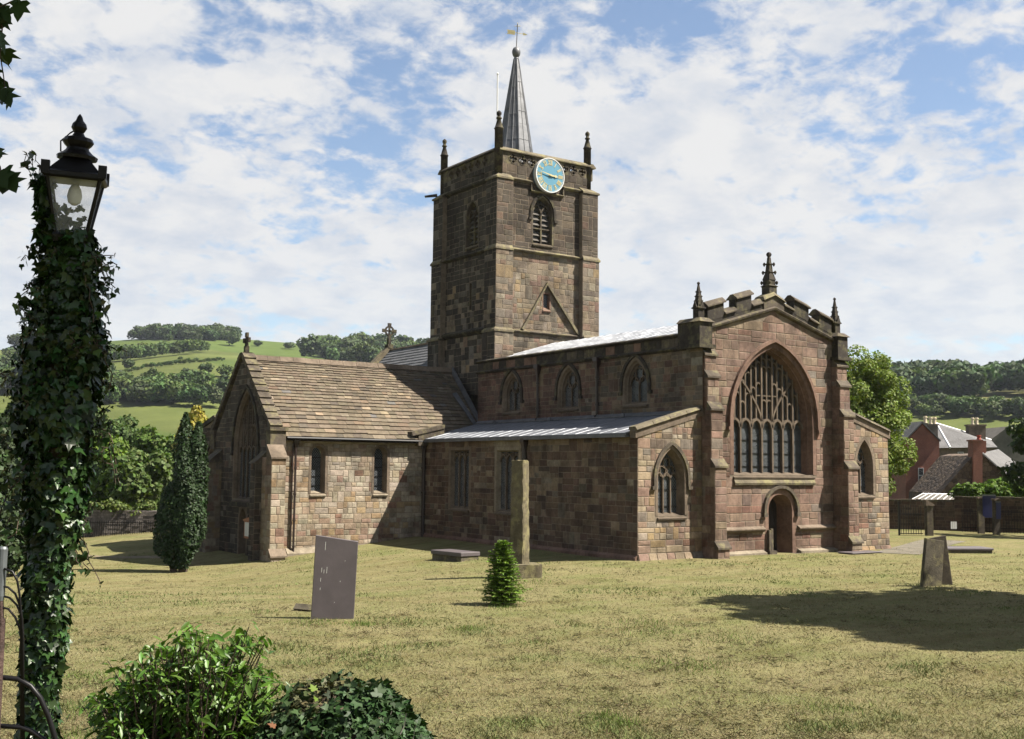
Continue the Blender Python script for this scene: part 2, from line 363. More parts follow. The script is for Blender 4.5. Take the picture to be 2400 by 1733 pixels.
# ---------------------------------------------------------------- church: tools
church = empty('church', (33.5, 40.0, 0))
tag(church, 'brown sandstone church with square clock tower, short lead spire and great arched window', 'church')
Z = np.array([0, 0, 1.0])
class Frame:
    def __init__(s, O, U): s.O = np.asarray(O, float); s.U = np.asarray(U, float); s.N = np.cross(s.U, Z)
    def p(s, u, w, n=0.0): return s.O+s.U*u+Z*w+s.N*n
def front(y, x0=0.0): return Frame((x0, y, 0), (1, 0, 0))        # faces -y, u = x - x0
def side(x): return Frame((x, 0, 0), (0, -1, 0))                 # faces -x, u = -y
class Arch:
    def __init__(s, u, a, sill, spring, rise): s.u, s.a, s.sill, s.spring, s.rise = u, a, sill, spring, rise
    def grow(s, d, dsill=None): return Arch(s.u, s.a+d, s.sill-(d if dsill is None else dsill), s.spring, s.rise+(d*1.12 if s.rise else 0)) if s.rise else Arch(s.u, s.a+d, s.sill-(d if dsill is None else dsill), s.spring+d, 0)
    def _c(s):
        c = (s.rise**2-s.a**2)/(2*s.a); return c, s.a+c
    def half(s, w):
        if w < s.sill or w > s.spring+s.rise: return None
        if w <= s.spring: return s.a
        c, R = s._c(); return max(0.0, math.sqrt(max(0, R*R-(w-s.spring)**2))-c)
    def top(s, u):
        """height of the opening above u"""
        d = abs(u-s.u)
        if d > s.a: return s.spring
        if not s.rise: return s.spring
        c, R = s._c(); return s.spring+math.sqrt(max(0, R*R-(d+c)**2))
    def arc(s, n=9):
        """left spring -> apex -> right spring"""
        if not s.rise: return [(s.u-s.a, s.spring), (s.u+s.a, s.spring)]
        c, R = s._c(); a1 = math.atan2(s.rise, c) if c >= 0 else math.atan2(s.rise, c)
        L = [(s.u+c-R*math.cos(a1*i/n) if False else s.u-(R*math.cos(a1*i/n)-c), s.spring+R*math.sin(a1*i/n)) for i in range(n+1)]
        L[-1] = (s.u, s.spring+s.rise)
        return L+[(2*s.u-x, w) for x, w in reversed(L[:-1])]
    def outline(s, n=9): return [(s.u-s.a, s.sill)]+s.arc(n)+[(s.u+s.a, s.sill)]   # runs left foot, over the arch, right foot
PXA = []                                                        # every stone of the church, to be sorted by how large it shows
STONE_K = 1.0
def palette(*wc):
    ws = [w for w, c in wc]; cs = [c for w, c in wc]
    mean = [sum(w*c[i] for w, c in wc)/sum(ws) for i in range(3)]
    def f(u, w):
        c = random.choices(cs, ws)[0]; k = random.uniform(.84, 1.16)*STONE_K; return tuple(min(.6, (q*.84+m*.16)*k*random.uniform(.97, 1.03)) for q, m in zip(c, mean))
    return f
BEIGE, PINK, RED, GREY, DARK, OCHRE, CREAM = (.200, .160, .112), (.168, .116, .090), (.15, .085, .062), (.145, .129, .108), (.06, .052, .043), (.195, .139, .078), (.24, .208, .163)
P_FRONT = palette((9, PINK), (5, (.150, .103, .080)), (1.3, RED), (1.4, BEIGE), (.9, (.115, .084, .07)), (.5, GREY))
P_AISLE = palette((5, (.235, .188, .132)), (4.5, (.19, .13, .10)), (1.8, (.225, .16, .09)), (2, GREY), (1.4, (.10, .08, .064)), (1.0, RED), (1.6, (.275, .24, .19)))
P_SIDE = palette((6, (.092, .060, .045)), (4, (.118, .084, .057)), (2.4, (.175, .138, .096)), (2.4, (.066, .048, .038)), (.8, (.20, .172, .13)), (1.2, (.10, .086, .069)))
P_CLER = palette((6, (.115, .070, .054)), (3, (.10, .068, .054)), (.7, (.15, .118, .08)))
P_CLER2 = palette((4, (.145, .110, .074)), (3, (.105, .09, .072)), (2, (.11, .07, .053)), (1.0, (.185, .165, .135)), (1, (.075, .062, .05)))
P_TRANS = palette((7, (.285, .248, .195)), (6, (.24, .192, .136)), (2.4, (.20, .135, .104)), (1.8, (.23, .165, .095)), (2.2, (.20, .175, .135)), (.8, RED))
P_TLOW = palette((5, (.165, .136, .10)), (4, (.14, .122, .098)), (2, (.15, .10, .077)), (1.2, (.18, .135, .082)), (1.2, (.205, .178, .135)), (1.3, (.085, .073, .06)))
P_TUP = palette((7, (.072, .060, .047)), (4, (.058, .049, .040)), (1.6, (.10, .077, .057)), (.8, (.11, .077, .057)), (.4, (.13, .102, .07)))
P_TSIDE = palette((6, (.046, .040, .033)), (3, (.036, .031, .026)), (1.0, (.115, .103, .087)), (.4, (.11, .09, .063)))  # side away from the sun: stone colours darkened to deepen its shade
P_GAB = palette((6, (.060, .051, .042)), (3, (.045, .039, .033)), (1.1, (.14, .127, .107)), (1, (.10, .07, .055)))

def poly_span(poly, w):
    xs = []
    for i in range(len(poly)):
        (u0, w0), (u1, w1) = poly[i], poly[(i+1) % len(poly)]
        if (w0 <= w) != (w1 <= w): xs.append(u0+(u1-u0)*(w-w0)/(w1-w0))
    return (min(xs), max(xs)) if len(xs) > 1 else None
def stones(fr, outline, ops, parent, pal, hr=(.2, .33), lr=(.26, .6), d=.011, margin=.0, n0=0.0, gap=.0045, pillow=.5):
    """random rubble brought to courses: bands cut into blocks, each block one big stone or several of uneven height"""
    lo = min(w for u, w in outline); hi = max(w for u, w in outline); w = lo
    while w < hi-.02:
        h = random.uniform(hr[0]*1.7, hr[1]*1.9)
        if hi-w-h < hr[0]*1.2: h = hi-w
        def cells(w0, h0, s0, s1):
            a = poly_span(outline, w0+.004); b = poly_span(outline, w0+h0-.004)
            if a is None: return
            if b is None: b = ((a[0]+a[1])/2,)*2
            segs = [(s0, s1)]
            for op in ops:
                hs = [op.half(q) for q in (w0+.001, w0+h0*.33, w0+h0*.66, w0+h0-.001)]; hs = [q for q in hs if q is not None]
                if not hs: continue
                c0, c1 = op.u-max(hs)-margin, op.u+max(hs)+margin; ns = []
                for x0, x1 in segs:
                    if c1 <= x0 or c0 >= x1: ns.append((x0, x1)); continue
                    if c0 > x0: ns.append((x0, c0))
                    if c1 < x1: ns.append((c1, x1))
                segs = ns
            g = gap
            for x0, x1 in segs:
                q = [(max(x0+g, a[0]+g), w0+g), (min(x1-g, a[1]-g), w0+g), (min(x1-g, b[1]-g), w0+h0-g), (max(x0+g, b[0]+g), w0+h0-g)]
                if (q[1][0]-q[0][0])+(q[2][0]-q[3][0]) > .09:
                    if q[1][0] < q[0][0]: q[1] = q[0] = ((q[0][0]+q[1][0])/2, q[0][1])
                    if q[2][0] < q[3][0]: q[2] = q[3] = ((q[2][0]+q[3][0])/2, q[2][1])
                    make_stone(fr, q, parent, pal(x0, w0), d*random.uniform(.5, 1.5), n0, pillow)
        a = poly_span(outline, w+.004); b = poly_span(outline, w+h-.004) or a
        if a is None: w += h; continue
        u, u1 = min(a[0], b[0]), max(a[1], b[1])
        while u < u1-.03:
            l = random.uniform(lr[0]*.9, lr[1]*1.5)
            if u1-u-l < lr[0]*.7: l = u1-u
            if h < hr[1]*1.15 or (l < hr[1]*1.6 and random.random() < .22): rows = [(w, h)]
            else:
                f = random.uniform(.38, .62); rows = [(w, h*f), (w+h*f, h*(1-f))]
                if h > hr[1]*2.4: f2 = random.uniform(.28, .38); f3 = random.uniform(.6, .72); rows = [(w, h*f2), (w+h*f2, h*(f3-f2)), (w+h*f3, h*(1-f3))]
            for w0, h0 in rows:
                m = max(1, int(round(l/random.uniform(*lr)))); cut = sorted([0, 1]+[(i+random.uniform(-.22, .22))/m for i in range(1, m)])
                for c0, c1 in zip(cut[:-1], cut[1:]): cells(w0, h0, u+l*c0, u+l*c1)
            u += l
        w += h
def make_stone(fr, q, parent, col, d, n0, pillow):
    j = lambda s: random.uniform(-s, s)
    cu = sum(x for x, y in q)/4; cw = sum(y for x, y in q)/4; k = min(.022, .14*min(abs(q[1][0]-q[0][0])+.02, abs(q[2][1]-q[1][1])))
    sg = ((1, 1), (-1, 1), (-1, -1), (1, -1))
    outer = [fr.p(x+j(.007), y+j(.006), n0-.004) for x, y in q]
    inner = [fr.p(x+s[0]*k+j(.007), y+s[1]*k+j(.006), n0+d*(1+j(.25))) for (x, y), s in zip(q, sg)]
    ce = fr.p(cu+j(.03), cw+j(.03), n0+d*(1+pillow*random.uniform(.1, 1.0)))
    vs = outer+inner+[ce]
    fs = [(i, (i+1) % 4, 4+(i+1) % 4, 4+i) for i in range(4)]+[(4+i, 4+(i+1) % 4, 8) for i in range(4)]
    v = ce-CAM; dist = np.linalg.norm(v); face = max(0.0, float(-(v/dist) @ fr.N))
    zc = float(v @ FW); sx = float(v @ RT)/zc*F_; inside = abs(sx) < 1180
    area = abs((q[1][0]-q[0][0])*(q[2][1]-q[1][1]))*face/dist**2*(1 if inside else 0)
    PXA.append((area, parent, vs, fs, col))
def flush_stones(limit=300):
    PXA.sort(key=lambda t: -t[0]); rest = {}
    for i, (a, par, vs, fs, col) in enumerate(PXA):
        if i < limit:
            me = bpy.data.meshes.new('stone'); me.from_pydata([tuple(map(float, v)) for v in vs], [], fs); set_col(me, np.array([col]*len(vs), np.float32))
            link('stone', me, M['stone'], par)
        else:
            mb = rest.setdefault(par.name, (par, MB()))[1]; mb.add(vs, fs, col)
    for par, mb in rest.values():
        o = mb.build('stonework', M['stone'], par, fix=False); tag(o, kind='stuff')
def wall(name, fr, outline, ops=(), pal=P_SIDE, mat=None, parent=None, thick=.0, **kw):
    """the mortar core with its openings, then the stones set proud of it"""
    loops = [[Vector((u, w, 0)) for u, w in outline]]+[[Vector((u, w, 0)) for u, w in op.outline()] for op in ops]
    flat = [v for l in loops for v in l]; tris = tessellate_polygon(loops)
    mb = MB(); mb.add([fr.p(v.x, v.y) for v in flat], [tuple(t) for t in tris])
    o = mb.build(name, mat or M['mortar'], parent or church, fix=False)
    me = o.data                                            # turn faces outwards
    if len(me.polygons) and np.array(me.polygons[0].normal) @ fr.N < 0: me.flip_normals()
    kw.setdefault('margin', .16)
    stones(fr, outline, ops, o, pal, **kw); return o
def ribbon(mb, fr, pts, hw, n0, n1, col=None, closed=False):
    """bar of width 2*hw along a line drawn on the wall, from depth n0 to n1"""
    m = len(pts); L = []; R = []
    for i, (u, w) in enumerate(pts):
        a = pts[i-1] if i > 0 else (pts[-1] if closed else pts[i]); b = pts[i+1] if i < m-1 else (pts[0] if closed else pts[i])
        du, dw = b[0]-a[0], b[1]-a[1]; l = math.hypot(du, dw)+1e-9
        L.append((u-dw/l*hw, w+du/l*hw)); R.append((u+dw/l*hw, w-du/l*hw))
    vs = []
    for (a, b) in zip(L, R): vs += [fr.p(*a, n0), fr.p(*a, n1), fr.p(*b, n1), fr.p(*b, n0)]
    fs = []
    for i in range(m if closed else m-1):
        k = i*4; e = ((i+1) % m)*4
        fs += [(k+1, e+1, e+2, k+2), (k, e, e+1, k+1), (k+2, e+2, e+3, k+3)]
    if not closed: fs += [(0, 1, 2, 3), (4*m-1, 4*m-2, 4*m-3, 4*m-4)]
    mb.add(vs, fs, col)
def band(mb, fr, A, B, nA, nB):
    """skin between two outlines of the same length, at two depths"""
    n = len(A); vs = [fr.p(u, w, nA) for u, w in A]+[fr.p(u, w, nB) for u, w in B]
    mb.add(vs, [(i, i+1, n+i+1, n+i) for i in range(n-1)])
def ubox(mb, fr, u0, u1, w0, w1, n0, n1, col=None):
    vs = [fr.p(u, w, n) for n in (n0, n1) for u, w in ((u0, w0), (u1, w0), (u1, w1), (u0, w1))]
    mb.add(vs, [(3, 2, 1, 0), (4, 5, 6, 7), (0, 1, 5, 4), (1, 2, 6, 5), (2, 3, 7, 6), (3, 0, 4, 7)], col)
def uprof(mb, fr, u0, u1, prof, col=None):
    """profile (w, n) run along u from u0 to u1"""
    k = len(prof); vs = [fr.p(u, w, n) for u in (u0, u1) for w, n in prof]
    mb.add(vs, [tuple(range(k)), tuple(range(2*k-1, k-1, -1))]+[(i, k+i, k+(i+1) % k, (i+1) % k) for i in range(k)], col)

# leaded glass: dark quarries in a diamond net of lead
def glass_mat():
    m, nt, b, out = new_mat('leaded_lights'); P = objvec(nt)
    sp = nd(nt, 'ShaderNodeSeparateXYZ'); nt.links.new(P, sp.inputs[0])
    def mt(op, a, bb):
        n = nd(nt, 'ShaderNodeMath', operation=op)
        for i, v in enumerate((a, bb)):
            if isinstance(v, (int, float)): n.inputs[i].default_value = v
            else: nt.links.new(v, n.inputs[i])
        return n.outputs[0]
    u = mt('ADD', sp.outputs[0], sp.outputs[1]); w = sp.outputs[2]
    def lines(s):
        f = mt('PINGPONG', mt('DIVIDE', s, .13), .5); return mt('LESS_THAN', f, .07)
    net = mt('MAXIMUM', lines(mt('ADD', mt('MULTIPLY', u, 1.5), w)), lines(mt('SUBTRACT', mt('MULTIPLY', u, 1.5), w)))
    n = tex_noise(nt, 6, 3, .6, P); dark = ramp(nt, n.outputs[0], [(.3, (.006, .007, .008)), (.7, (.03, .034, .038))])
    c = mixc(nt, 'MIX', net, dark, (.12, .128, .136)); nt.links.new(c, b.inputs['Base Color'])  # lead grey lightened to paint in the reflections of the panes
    r = mt('ADD', mt('MULTIPLY', net, .4), .16); nt.links.new(r, b.inputs['Roughness']); b.inputs['Specular IOR Level'].default_value = .3
    bump(nt, b, tex_noise(nt, 5, 2, .5, P).outputs[0], .5, .05); return m
M['glass'] = glass_mat()

def arch_pts(u, a, spring, rise, n=6): return Arch(u, a, spring-.01, spring, rise).arc(n)
def clip_in(op, pts):
    """the run of a drawn line that lies inside an opening"""
    out = []
    for u, w in pts:
        h = op.half(w)
        if h is not None and abs(u-op.u) <= h+.01: out.append((u, w))
        elif out: break
    return out
def window(fr, op, name, lights=1, style='plain', depth=.3, splay=.1, hood=.0, surround=.16, trim='tracery', bar=.05, hmat=None, sill=True, bars=0, splay_mat=None):
    mb = MB(); inner = op.grow(-splay, -.03)
    band(mb, fr, op.outline(10), inner.outline(10), 0.012, -depth)
    if surround:                                            # dressed stones round the opening
        band(mb, fr, op.grow(surround, 0).outline(10), op.outline(10), .014, .014)
        band(mb, fr, op.grow(surround, 0).outline(10), op.grow(surround, 0).outline(10), .014, -.05)
    if splay > .12:                                         # a step in the moulding
        mid = op.grow(-splay*.55, -.02); ribbon(mb, fr, mid.outline(10), .025, -depth*.62, -depth*.35)
    win = mb.build(name, M[splay_mat or trim], church, fix=False)
    flip_out(win, fr)
    # panes, one for each light
    e = inner; step = 2*e.a/lights
    for i in range(lights):
        a0 = e.u-e.a+i*step; a1 = a0+step; us = np.linspace(a0, a1, 9); g = MB()
        top = [(float(q), e.top(float(q))) for q in us]
        g.add([fr.p(a0, e.sill, -depth+.01), fr.p(a1, e.sill, -depth+.01)]+[fr.p(u, w, -depth+.01) for u, w in reversed(top)], [tuple(range(2+len(top)))])
        po = g.build('pane', M['glass'], win, fix=False); flip_out(po, fr)
    n0, n1 = -depth+.012, -depth+.012+bar*2.2
    if lights > 1 and style != 'louvre':
        for i in range(1, lights):
            u = e.u-e.a+i*step; t = MB(); topw = e.top(u) if style in ('perp',) else (e.spring-.02 if style in ('retic', 'two') else e.spring)
            ubox(t, fr, u-bar*.7, u+bar*.7, e.sill, topw, n0, n1); t.build('mullion', M[trim], win)
    t = MB(); th = bar*.55
    if style == 'perp':
        hs = step/2*.96; sp0 = e.spring-.25
        for i in range(lights):
            u = e.u-e.a+(i+.5)*step
            ribbon(t, fr, arch_pts(u, hs-.02, sp0, hs*1.15), th*1.5, n0, n1)
            if e.top(u) > sp0+1.0:                              # upper mullion in the middle of each light
                ubox(t, fr, u-th, u+th, sp0+hs*1.1, e.top(u)-.02, n0, n1-.02)
            for s in (-.25, .25):                               # panel heads under the arch
                uu = u+s*step; tw = e.top(uu)
                for dw in (.30, 1.15 if abs(uu-e.u) > step*.5 else .62):
                    ww = min(e.top(uu-step*.25), e.top(uu+step*.25))-dw
                    if ww > sp0+hs*1.6: ribbon(t, fr, arch_pts(uu, step*.22, ww, step*.26, 4), th*.9, n0, n1-.03)
        for s in (-1, 1):                                   # the two big branches that cross the panels
            pts = [(e.u+s*(step*.5+(q**1.5)*step*1.75), sp0+hs*.9+q*1.55) for q in np.linspace(0, 1, 9)]
            ribbon(t, fr, pts, th*1.2, n0, n1)
            ubox(t, fr, e.u+s*step*.5-.5*step-.0, e.u+s*step*.5+.5*step, sp0+hs*1.1+.95, sp0+hs*1.1+1.0, n0, n1-.03)
        for ww in (sp0+hs*1.1+.9,): 
            for s in (-.25, .25): ribbon(t, fr, arch_pts(e.u+s*step, step*.22, ww-.22, step*.2, 4), th*.9, n0, n1-.03)
    if style in ('retic', 'two'):
        for i in range(lights):
            u = e.u-e.a+(i+.5)*step; ribbon(t, fr, clip_in(e, arch_pts(u, step*.5, e.spring-.04, step*.75)) or [(u, e.spring), (u, e.spring+.05)], th, n0, n1)
        k = 0; w = e.spring+step*.32; row = lights-1
        while row > 0:
            for i in range(row):
                u = e.u+(i-(row-1)/2)*step; q = []
                for a in np.linspace(0, 2*math.pi, 17):
                    r_ = 1+.16*math.cos(4*a+math.pi); q.append((u+math.sin(a)*step*.46*r_, w+step*.46-math.cos(a)*step*.56*r_))
                q = [p for p in q if (e.half(p[1]) or 0) >= abs(p[0]-e.u)-.02]
                if len(q) > 3: ribbon(t, fr, q, th*.85, n0, n1-.01)
            w += step*.82; row -= 1
    if style == 'rect3':
        for i in range(lights):
            u = e.u-e.a+(i+.5)*step; ribbon(t, fr, arch_pts(u, step*.46, e.spring-.42, step*.62), th*1.2, n0, n1)
            for s in (-1, 1): ribbon(t, fr, [(u, e.spring-.42+step*.62), (u+s*step*.3, e.spring-.05)], th, n0, n1-.01)
    if t.v: t.build('tracery', M[trim], win)
    if bars:
        c = MB(); w = e.sill+.3
        while w < e.spring-.1:
            h = e.half(w); ubox(c, fr, e.u-h, e.u+h, w-.014, w+.014, n0-.002, n0+.03); w += bars
        c.build('saddle_bar', M['iron'], win)
    if style == 'louvre':
        for i in range(lights):
            a0 = e.u-e.a+i*step+.02; a1 = a0+step-.04; w = e.sill+.12
            while w < e.top((a0+a1)/2)-.1:
                s = MB(); sl_ = [(w, n0+.005), (w+.17, n0-.0), (w+.19, n0+.02), (w+.02, n1+.05)]
                b0 = max(a0, e.u-(e.half(min(w+.2, e.spring+e.rise)) or .05)); b1 = min(a1, e.u+(e.half(min(w+.2, e.spring+e.rise)) or .05))
                if b1-b0 > .06: uprof(s, fr, b0, b1, sl_); s.build('louvre', M['slat'], win)
                w += .27
        s = MB()
        for i in range(1, lights): ubox(s, fr, e.u-e.a+i*step-.035, e.u-e.a+i*step+.035, e.sill, e.spring, n0, n1+.09)
        for i in range(lights):
            u = e.u-e.a+(i+.5)*step; ribbon(s, fr, arch_pts(u, step*.5, e.spring-.05, step*.95), .03, n0, n1+.09)
        ubox(s, fr, e.u-e.a, e.u+e.a, (e.sill+e.spring)/2-.03, (e.sill+e.spring)/2+.03, n0, n1+.1)
        s.build('tracery', M[trim], win)
    if sill:
        s = MB(); uprof(s, fr, op.u-op.a-.04, op.u+op.a+.04, [(op.sill-.16, .0), (op.sill-.16, .07), (op.sill-.1, .09), (op.sill+.1, -depth+.012), (op.sill-.0, -depth-.1)]); s.build('sill', M[trim], win)
    if hood:
        s = MB(); g = op.grow(surround+.05, 0); drop = [(g.u-g.a, g.spring-.28)]; end = [(g.u+g.a, g.spring-.28)]
        ribbon(s, fr, drop+g.arc(10)+end, .065, .0, hood)
        for x in (-1, 1): ubox(s, fr, g.u+x*(g.a+.05)-.1, g.u+x*(g.a+.05)+.1, g.spring-.4, g.spring-.27, 0, hood+.02)
        s.build('hood_mould', M[hmat or 'stone_dark'], win)
    return win
def flip_out(o, fr):
    bm = bmesh.new(); bm.from_mesh(o.data); bmesh.ops.recalc_face_normals(bm, faces=bm.faces)
    s = sum(float(np.array(f.normal) @ fr.N)*f.calc_area() for f in bm.faces)
    if s < 0: bmesh.ops.reverse_faces(bm, faces=bm.faces)
    bm.to_mesh(o.data); bm.free()
def course(name, fr, u0, u1, w, h=.14, n=.12, mat='stone_dark', parent=None, n0=0.0):
    """moulded string course: sloped top, square edge, hollow below"""
    mb = MB(); uprof(mb, fr, u0, u1, [(w, n0), (w+h*.3, n0+n*.75), (w+h*.55, n0+n), (w+h*.75, n0+n), (w+h*1.25, n0)])
    return mb.build(name, M[mat], parent or church)
# ---------------------------------------------------------------- church: west front
YA, YN = 31.3, 31.42                       # aisle west walls, nave west wall
XS, XNV, XNR, XAR = 26.73, 29.8, 38.15, 40.92   # aisle side wall, nave side wall, nave right, right aisle corner
fA, fN = front(YA), front(YN)
opA = Arch(28.36, .66, 1.6, 2.95, 1.12)
wall('aisle_west_wall', fA, [(XS, .25), (29.9, .25), (29.9, 5.62), (XS, 4.72)], [opA], P_AISLE)
window(fA, opA, 'aisle_window', 3, 'retic', .34, .12, .09, .13, 'tracery', .04, splay_mat='stone_trim', bars=.62)
opB = Arch(39.36, .53, 2.3, 3.55, 1.08)
wall('aisle_west_wall', fA, [(38.05, .15), (XAR, .15), (XAR, 5.0), (38.05, 5.85)], [opB], P_AISLE)
window(fA, opB, 'aisle_window', 2, 'two', .34, .12, 0, .14, 'tracery', .04, splay_mat='stone_trim', bars=.6)
opW = Arch(33.98, 2.27, 3.12, 5.25, 2.98); opD = Arch(34.28, .68, -.15, 1.72, .62)
wall('nave_west_wall', fN, [(30.2, -.2), (37.75, -.2), (37.75, 8.75), (34.0, 9.8), (30.2, 8.68)], [opW, opD], P_FRONT, hr=(.26, .40), lr=(.4, .95), margin=.2)
window(fN, opW, 'great_west_window', 7, 'perp', .5, .16, .15, .2, 'tracery', .06, 'stone_pink', bars=.52, splay_mat='stone_pink')
def great_sill():
    mb = MB(); uprof(mb, fN, opW.u-2.3, opW.u+2.3, [(2.72, .0), (2.72, .1), (2.8, .12), (2.92, .06), (3.24, -.6), (2.9, -.6)]); mb.build('window_sill', M['coping'], church)
great_sill()
# west door
def west_door():
    mb = MB(); inner = opD.grow(-.1, 0)
    band(mb, fN, opD.outline(9), inner.outline(9), .015, -.75); band(mb, fN, opD.grow(.2, 0).outline(9), opD.outline(9), .016, .016)
    d = mb.build('doorway', M['stone_pink'], church, fix=False); flip_out(d, fN)
    n = 6; step = 2*inner.a/n
    for i in range(n):                                     # planks of the door
        a0 = inner.u-inner.a+i*step+.006; a1 = a0+step-.012; g = MB(); us = np.linspace(a0, a1, 5)
        poly = [(a0, -.15), (a1, -.15)]+[(float(u), inner.top(float(u))) for u in reversed(us)]
        g.prism([fN.p(u, w, -.78) for u, w in poly], fN.N*(.05+.008*(i % 2))); g.build('plank', M['wood_dark'], d)
    h = MB(); g = opD.grow(.27, 0); ribbon(h, fN, [(g.u-g.a, g.spring-.12)]+g.arc(9)+[(g.u+g.a, g.spring-.12)], .06, 0, .13)
    for s in (-1, 1): ubox(h, fN, g.u+s*g.a-.1, g.u+s*g.a+.1, g.spring-.26, g.spring-.1, 0, .15)
    h.build('hood_mould', M['stone_dark'], d)
    s = MB(); ubox(s, fN, 33.5, 33.62, -.1, .95, .02, .14); ubox(s, fN, 33.66, 33.76, -.1, 1.0, .0, .11); ubox(s, fN, 33.45, 33.85, -.1, .14, .0, .22); s.build('stone_post', M['stone_dark'], d)
    t = MB(); ubox(t, fN, 33.3, 35.3, -.2, -.0, -.7, .35); t.build('step', M['stone_dark'], d)
west_door()
for a, b in ((30.55, 33.3), (35.25, 37.45)):
    course('plinth_mould', fN, a, b, .86, .2, .17, 'stone_trim'); mb = MB(); uprof(mb, fN, a, b, [(-.3, 0), (-.3, .22), (.08, .22), (.17, 0)]); mb.build('plinth_ledge', M['stone_pale'], church)
# battered foot of the aisles
def batter(fr, u0, u1, z1, out, pal, z0=-.7, n=None):
    f2 = fr; o = MB(); uprof(o, fr, u0, u1, [(z0, -.1), (z0, out), (z1, 0.0), (z1, -.1)]); b = o.build('battered_plinth', M['mortar'], church)
    h = .27; w = z1
    while w > z0+.15:
        u = u0
        while u < u1-.05:
            l = random.uniform(.3, .62); l = u1-u if u1-u-l < .2 else l; k = lambda q: out*(z1-q)/(z1-z0)+.0
            q = [(u+.008, w-h+.008), (u+l-.008, w-h+.008), (u+l-.008, w-.008), (u+.008, w-.008)]
            vs = [fr.p(x, y, k(y)-.01) for x, y in q]+[fr.p(x+(.015 if x < u+l/2 else -.015), y+(.012 if y < w-h/2 else -.012), k(y)+.022*random.uniform(.6, 1.5)) for x, y in q]
            v = vs[4]-CAM; PXA.append((l*h/(v @ v)*.6, b, vs, [(0, 1, 5, 4), (1, 2, 6, 5), (2, 3, 7, 6), (3, 0, 4, 7), (4, 5, 6, 7)], pal(u, w))); u += l
        w -= h
batter(fA, XS-.0, 29.9, .25, .22, P_AISLE, -.45); batter(fA, 38.05, XAR+.05, .15, .22, P_AISLE, -.5)

# buttresses of the west front
def wedge(mb, x0, x1, yf, z0, yb, z1, lip=.06):
    """sloped weathering from the lower front yf up to the upper front yb"""
    P = [(yf-lip, z0-.07), (yf-lip, z0), (yb, z1), (yb, z0-.07)]
    mb.add([(x, y, z) for x in (x0, x1) for y, z in P], [(0, 1, 2, 3), (7, 6, 5, 4)]+[(i, 4+i, 4+(i+1) % 4, (i+1) % 4) for i in range(4)])
def buttress(x0, x1, yb, st, pal, name='buttress', top=None, sidefaces=True, lipx=.05, mat='stone_dark'):
    """st: (z0, z1, y of the front) from below"""
    core = MB()
    for z0, z1, yf in st: core.box(x0+.004, x1-.004, yf, yb+.02, z0, z1)
    b = core.build(name, M['mortar'], church)
    for i, (z0, z1, yf) in enumerate(st):
        f = front(yf); stones(f, [(x0, z0), (x1, z0), (x1, z1), (x0, z1)], [], b, pal, hr=(.26, .36), lr=(.26, .5))
        s = side(x0); stones(s, [(-yb, z0), (-yf, z0), (-yf, z1), (-yb, z1)], [], b, pal, hr=(.26, .36), lr=(.3, .55))
        s = Frame((x1, 0, 0), (0, 1, 0)); stones(s, [(yf, z0), (yb, z0), (yb, z1), (yf, z1)], [], b, pal, hr=(.26, .36), lr=(.3, .55))
        nxt = st[i+1][2] if i+1 < len(st) else (top or yb)
        w = MB(); wedge(w, x0-lipx, x1+lipx, yf, z1, nxt, z1+.12+(nxt-yf)*.9, .07); w.build('weathering', M[mat], b)
    return b
ST = [(-.4, .42, 30.48), (.42, 3.45, 30.62), (3.45, 5.6, 30.80), (5.6, 6.85, 30.98), (6.85, 7.70, 31.12)]
buttress(29.92, 30.52, YN, ST, P_FRONT); buttress(37.45, 38.08, YN, ST, P_FRONT)
# corner piers of the parapet with their pinnacles
def pinnacle(c, r, z0, zt, par=church, cro=True, name='pinnacle', n=4, rot=math.pi/4, mat='stone_soot'):
    mb = MB(); h = zt-z0; hb = h*.3
    mb.lathe((c[0], c[1], z0), [(r, 0), (r, hb)], n, rot=rot); mb.lathe((c[0], c[1], z0+hb), [(r*1.28, 0), (r*1.3, h*.03), (r*.85, h*.06)], n, rot=rot)
    mb.lathe((c[0], c[1], z0+hb+h*.05), [(r*.86, 0), (r*.16, h*.60)], n, rot=rot); mb.lathe((c[0], c[1], zt-h*.075), [(r*.10, 0), (r*.3, h*.03), (r*.26, h*.06), (r*.05, h*.085)], 7)
    p = mb.build(name, M[mat], par)
    if cro:
        for k in range(4):                                 # gablets and crockets
            a = rot+math.pi/4+k*math.pi/2; g = MB(); dx, dy = math.cos(a), math.sin(a); q = r*.82
            e = np.array([-dy, dx, 0])*r*.62; m0 = np.array([c[0]+dx*q, c[1]+dy*q, z0+hb])
            g.prism([m0-e, m0+e, m0+np.array([0, 0, h*.2])], (dx*.04, dy*.04, 0))
            a2 = rot+k*math.pi/2
            for t in (.25, .45, .65): g.lathe((c[0]+math.cos(a2)*r*(.88-.72*t), c[1]+math.sin(a2)*r*(.88-.72*t), z0+hb+h*.05+h*.6*t), [(.01, -.03), (.045, 0), (.01, .04)], 5)
            g.build('gablet', M[mat], p)
    return p
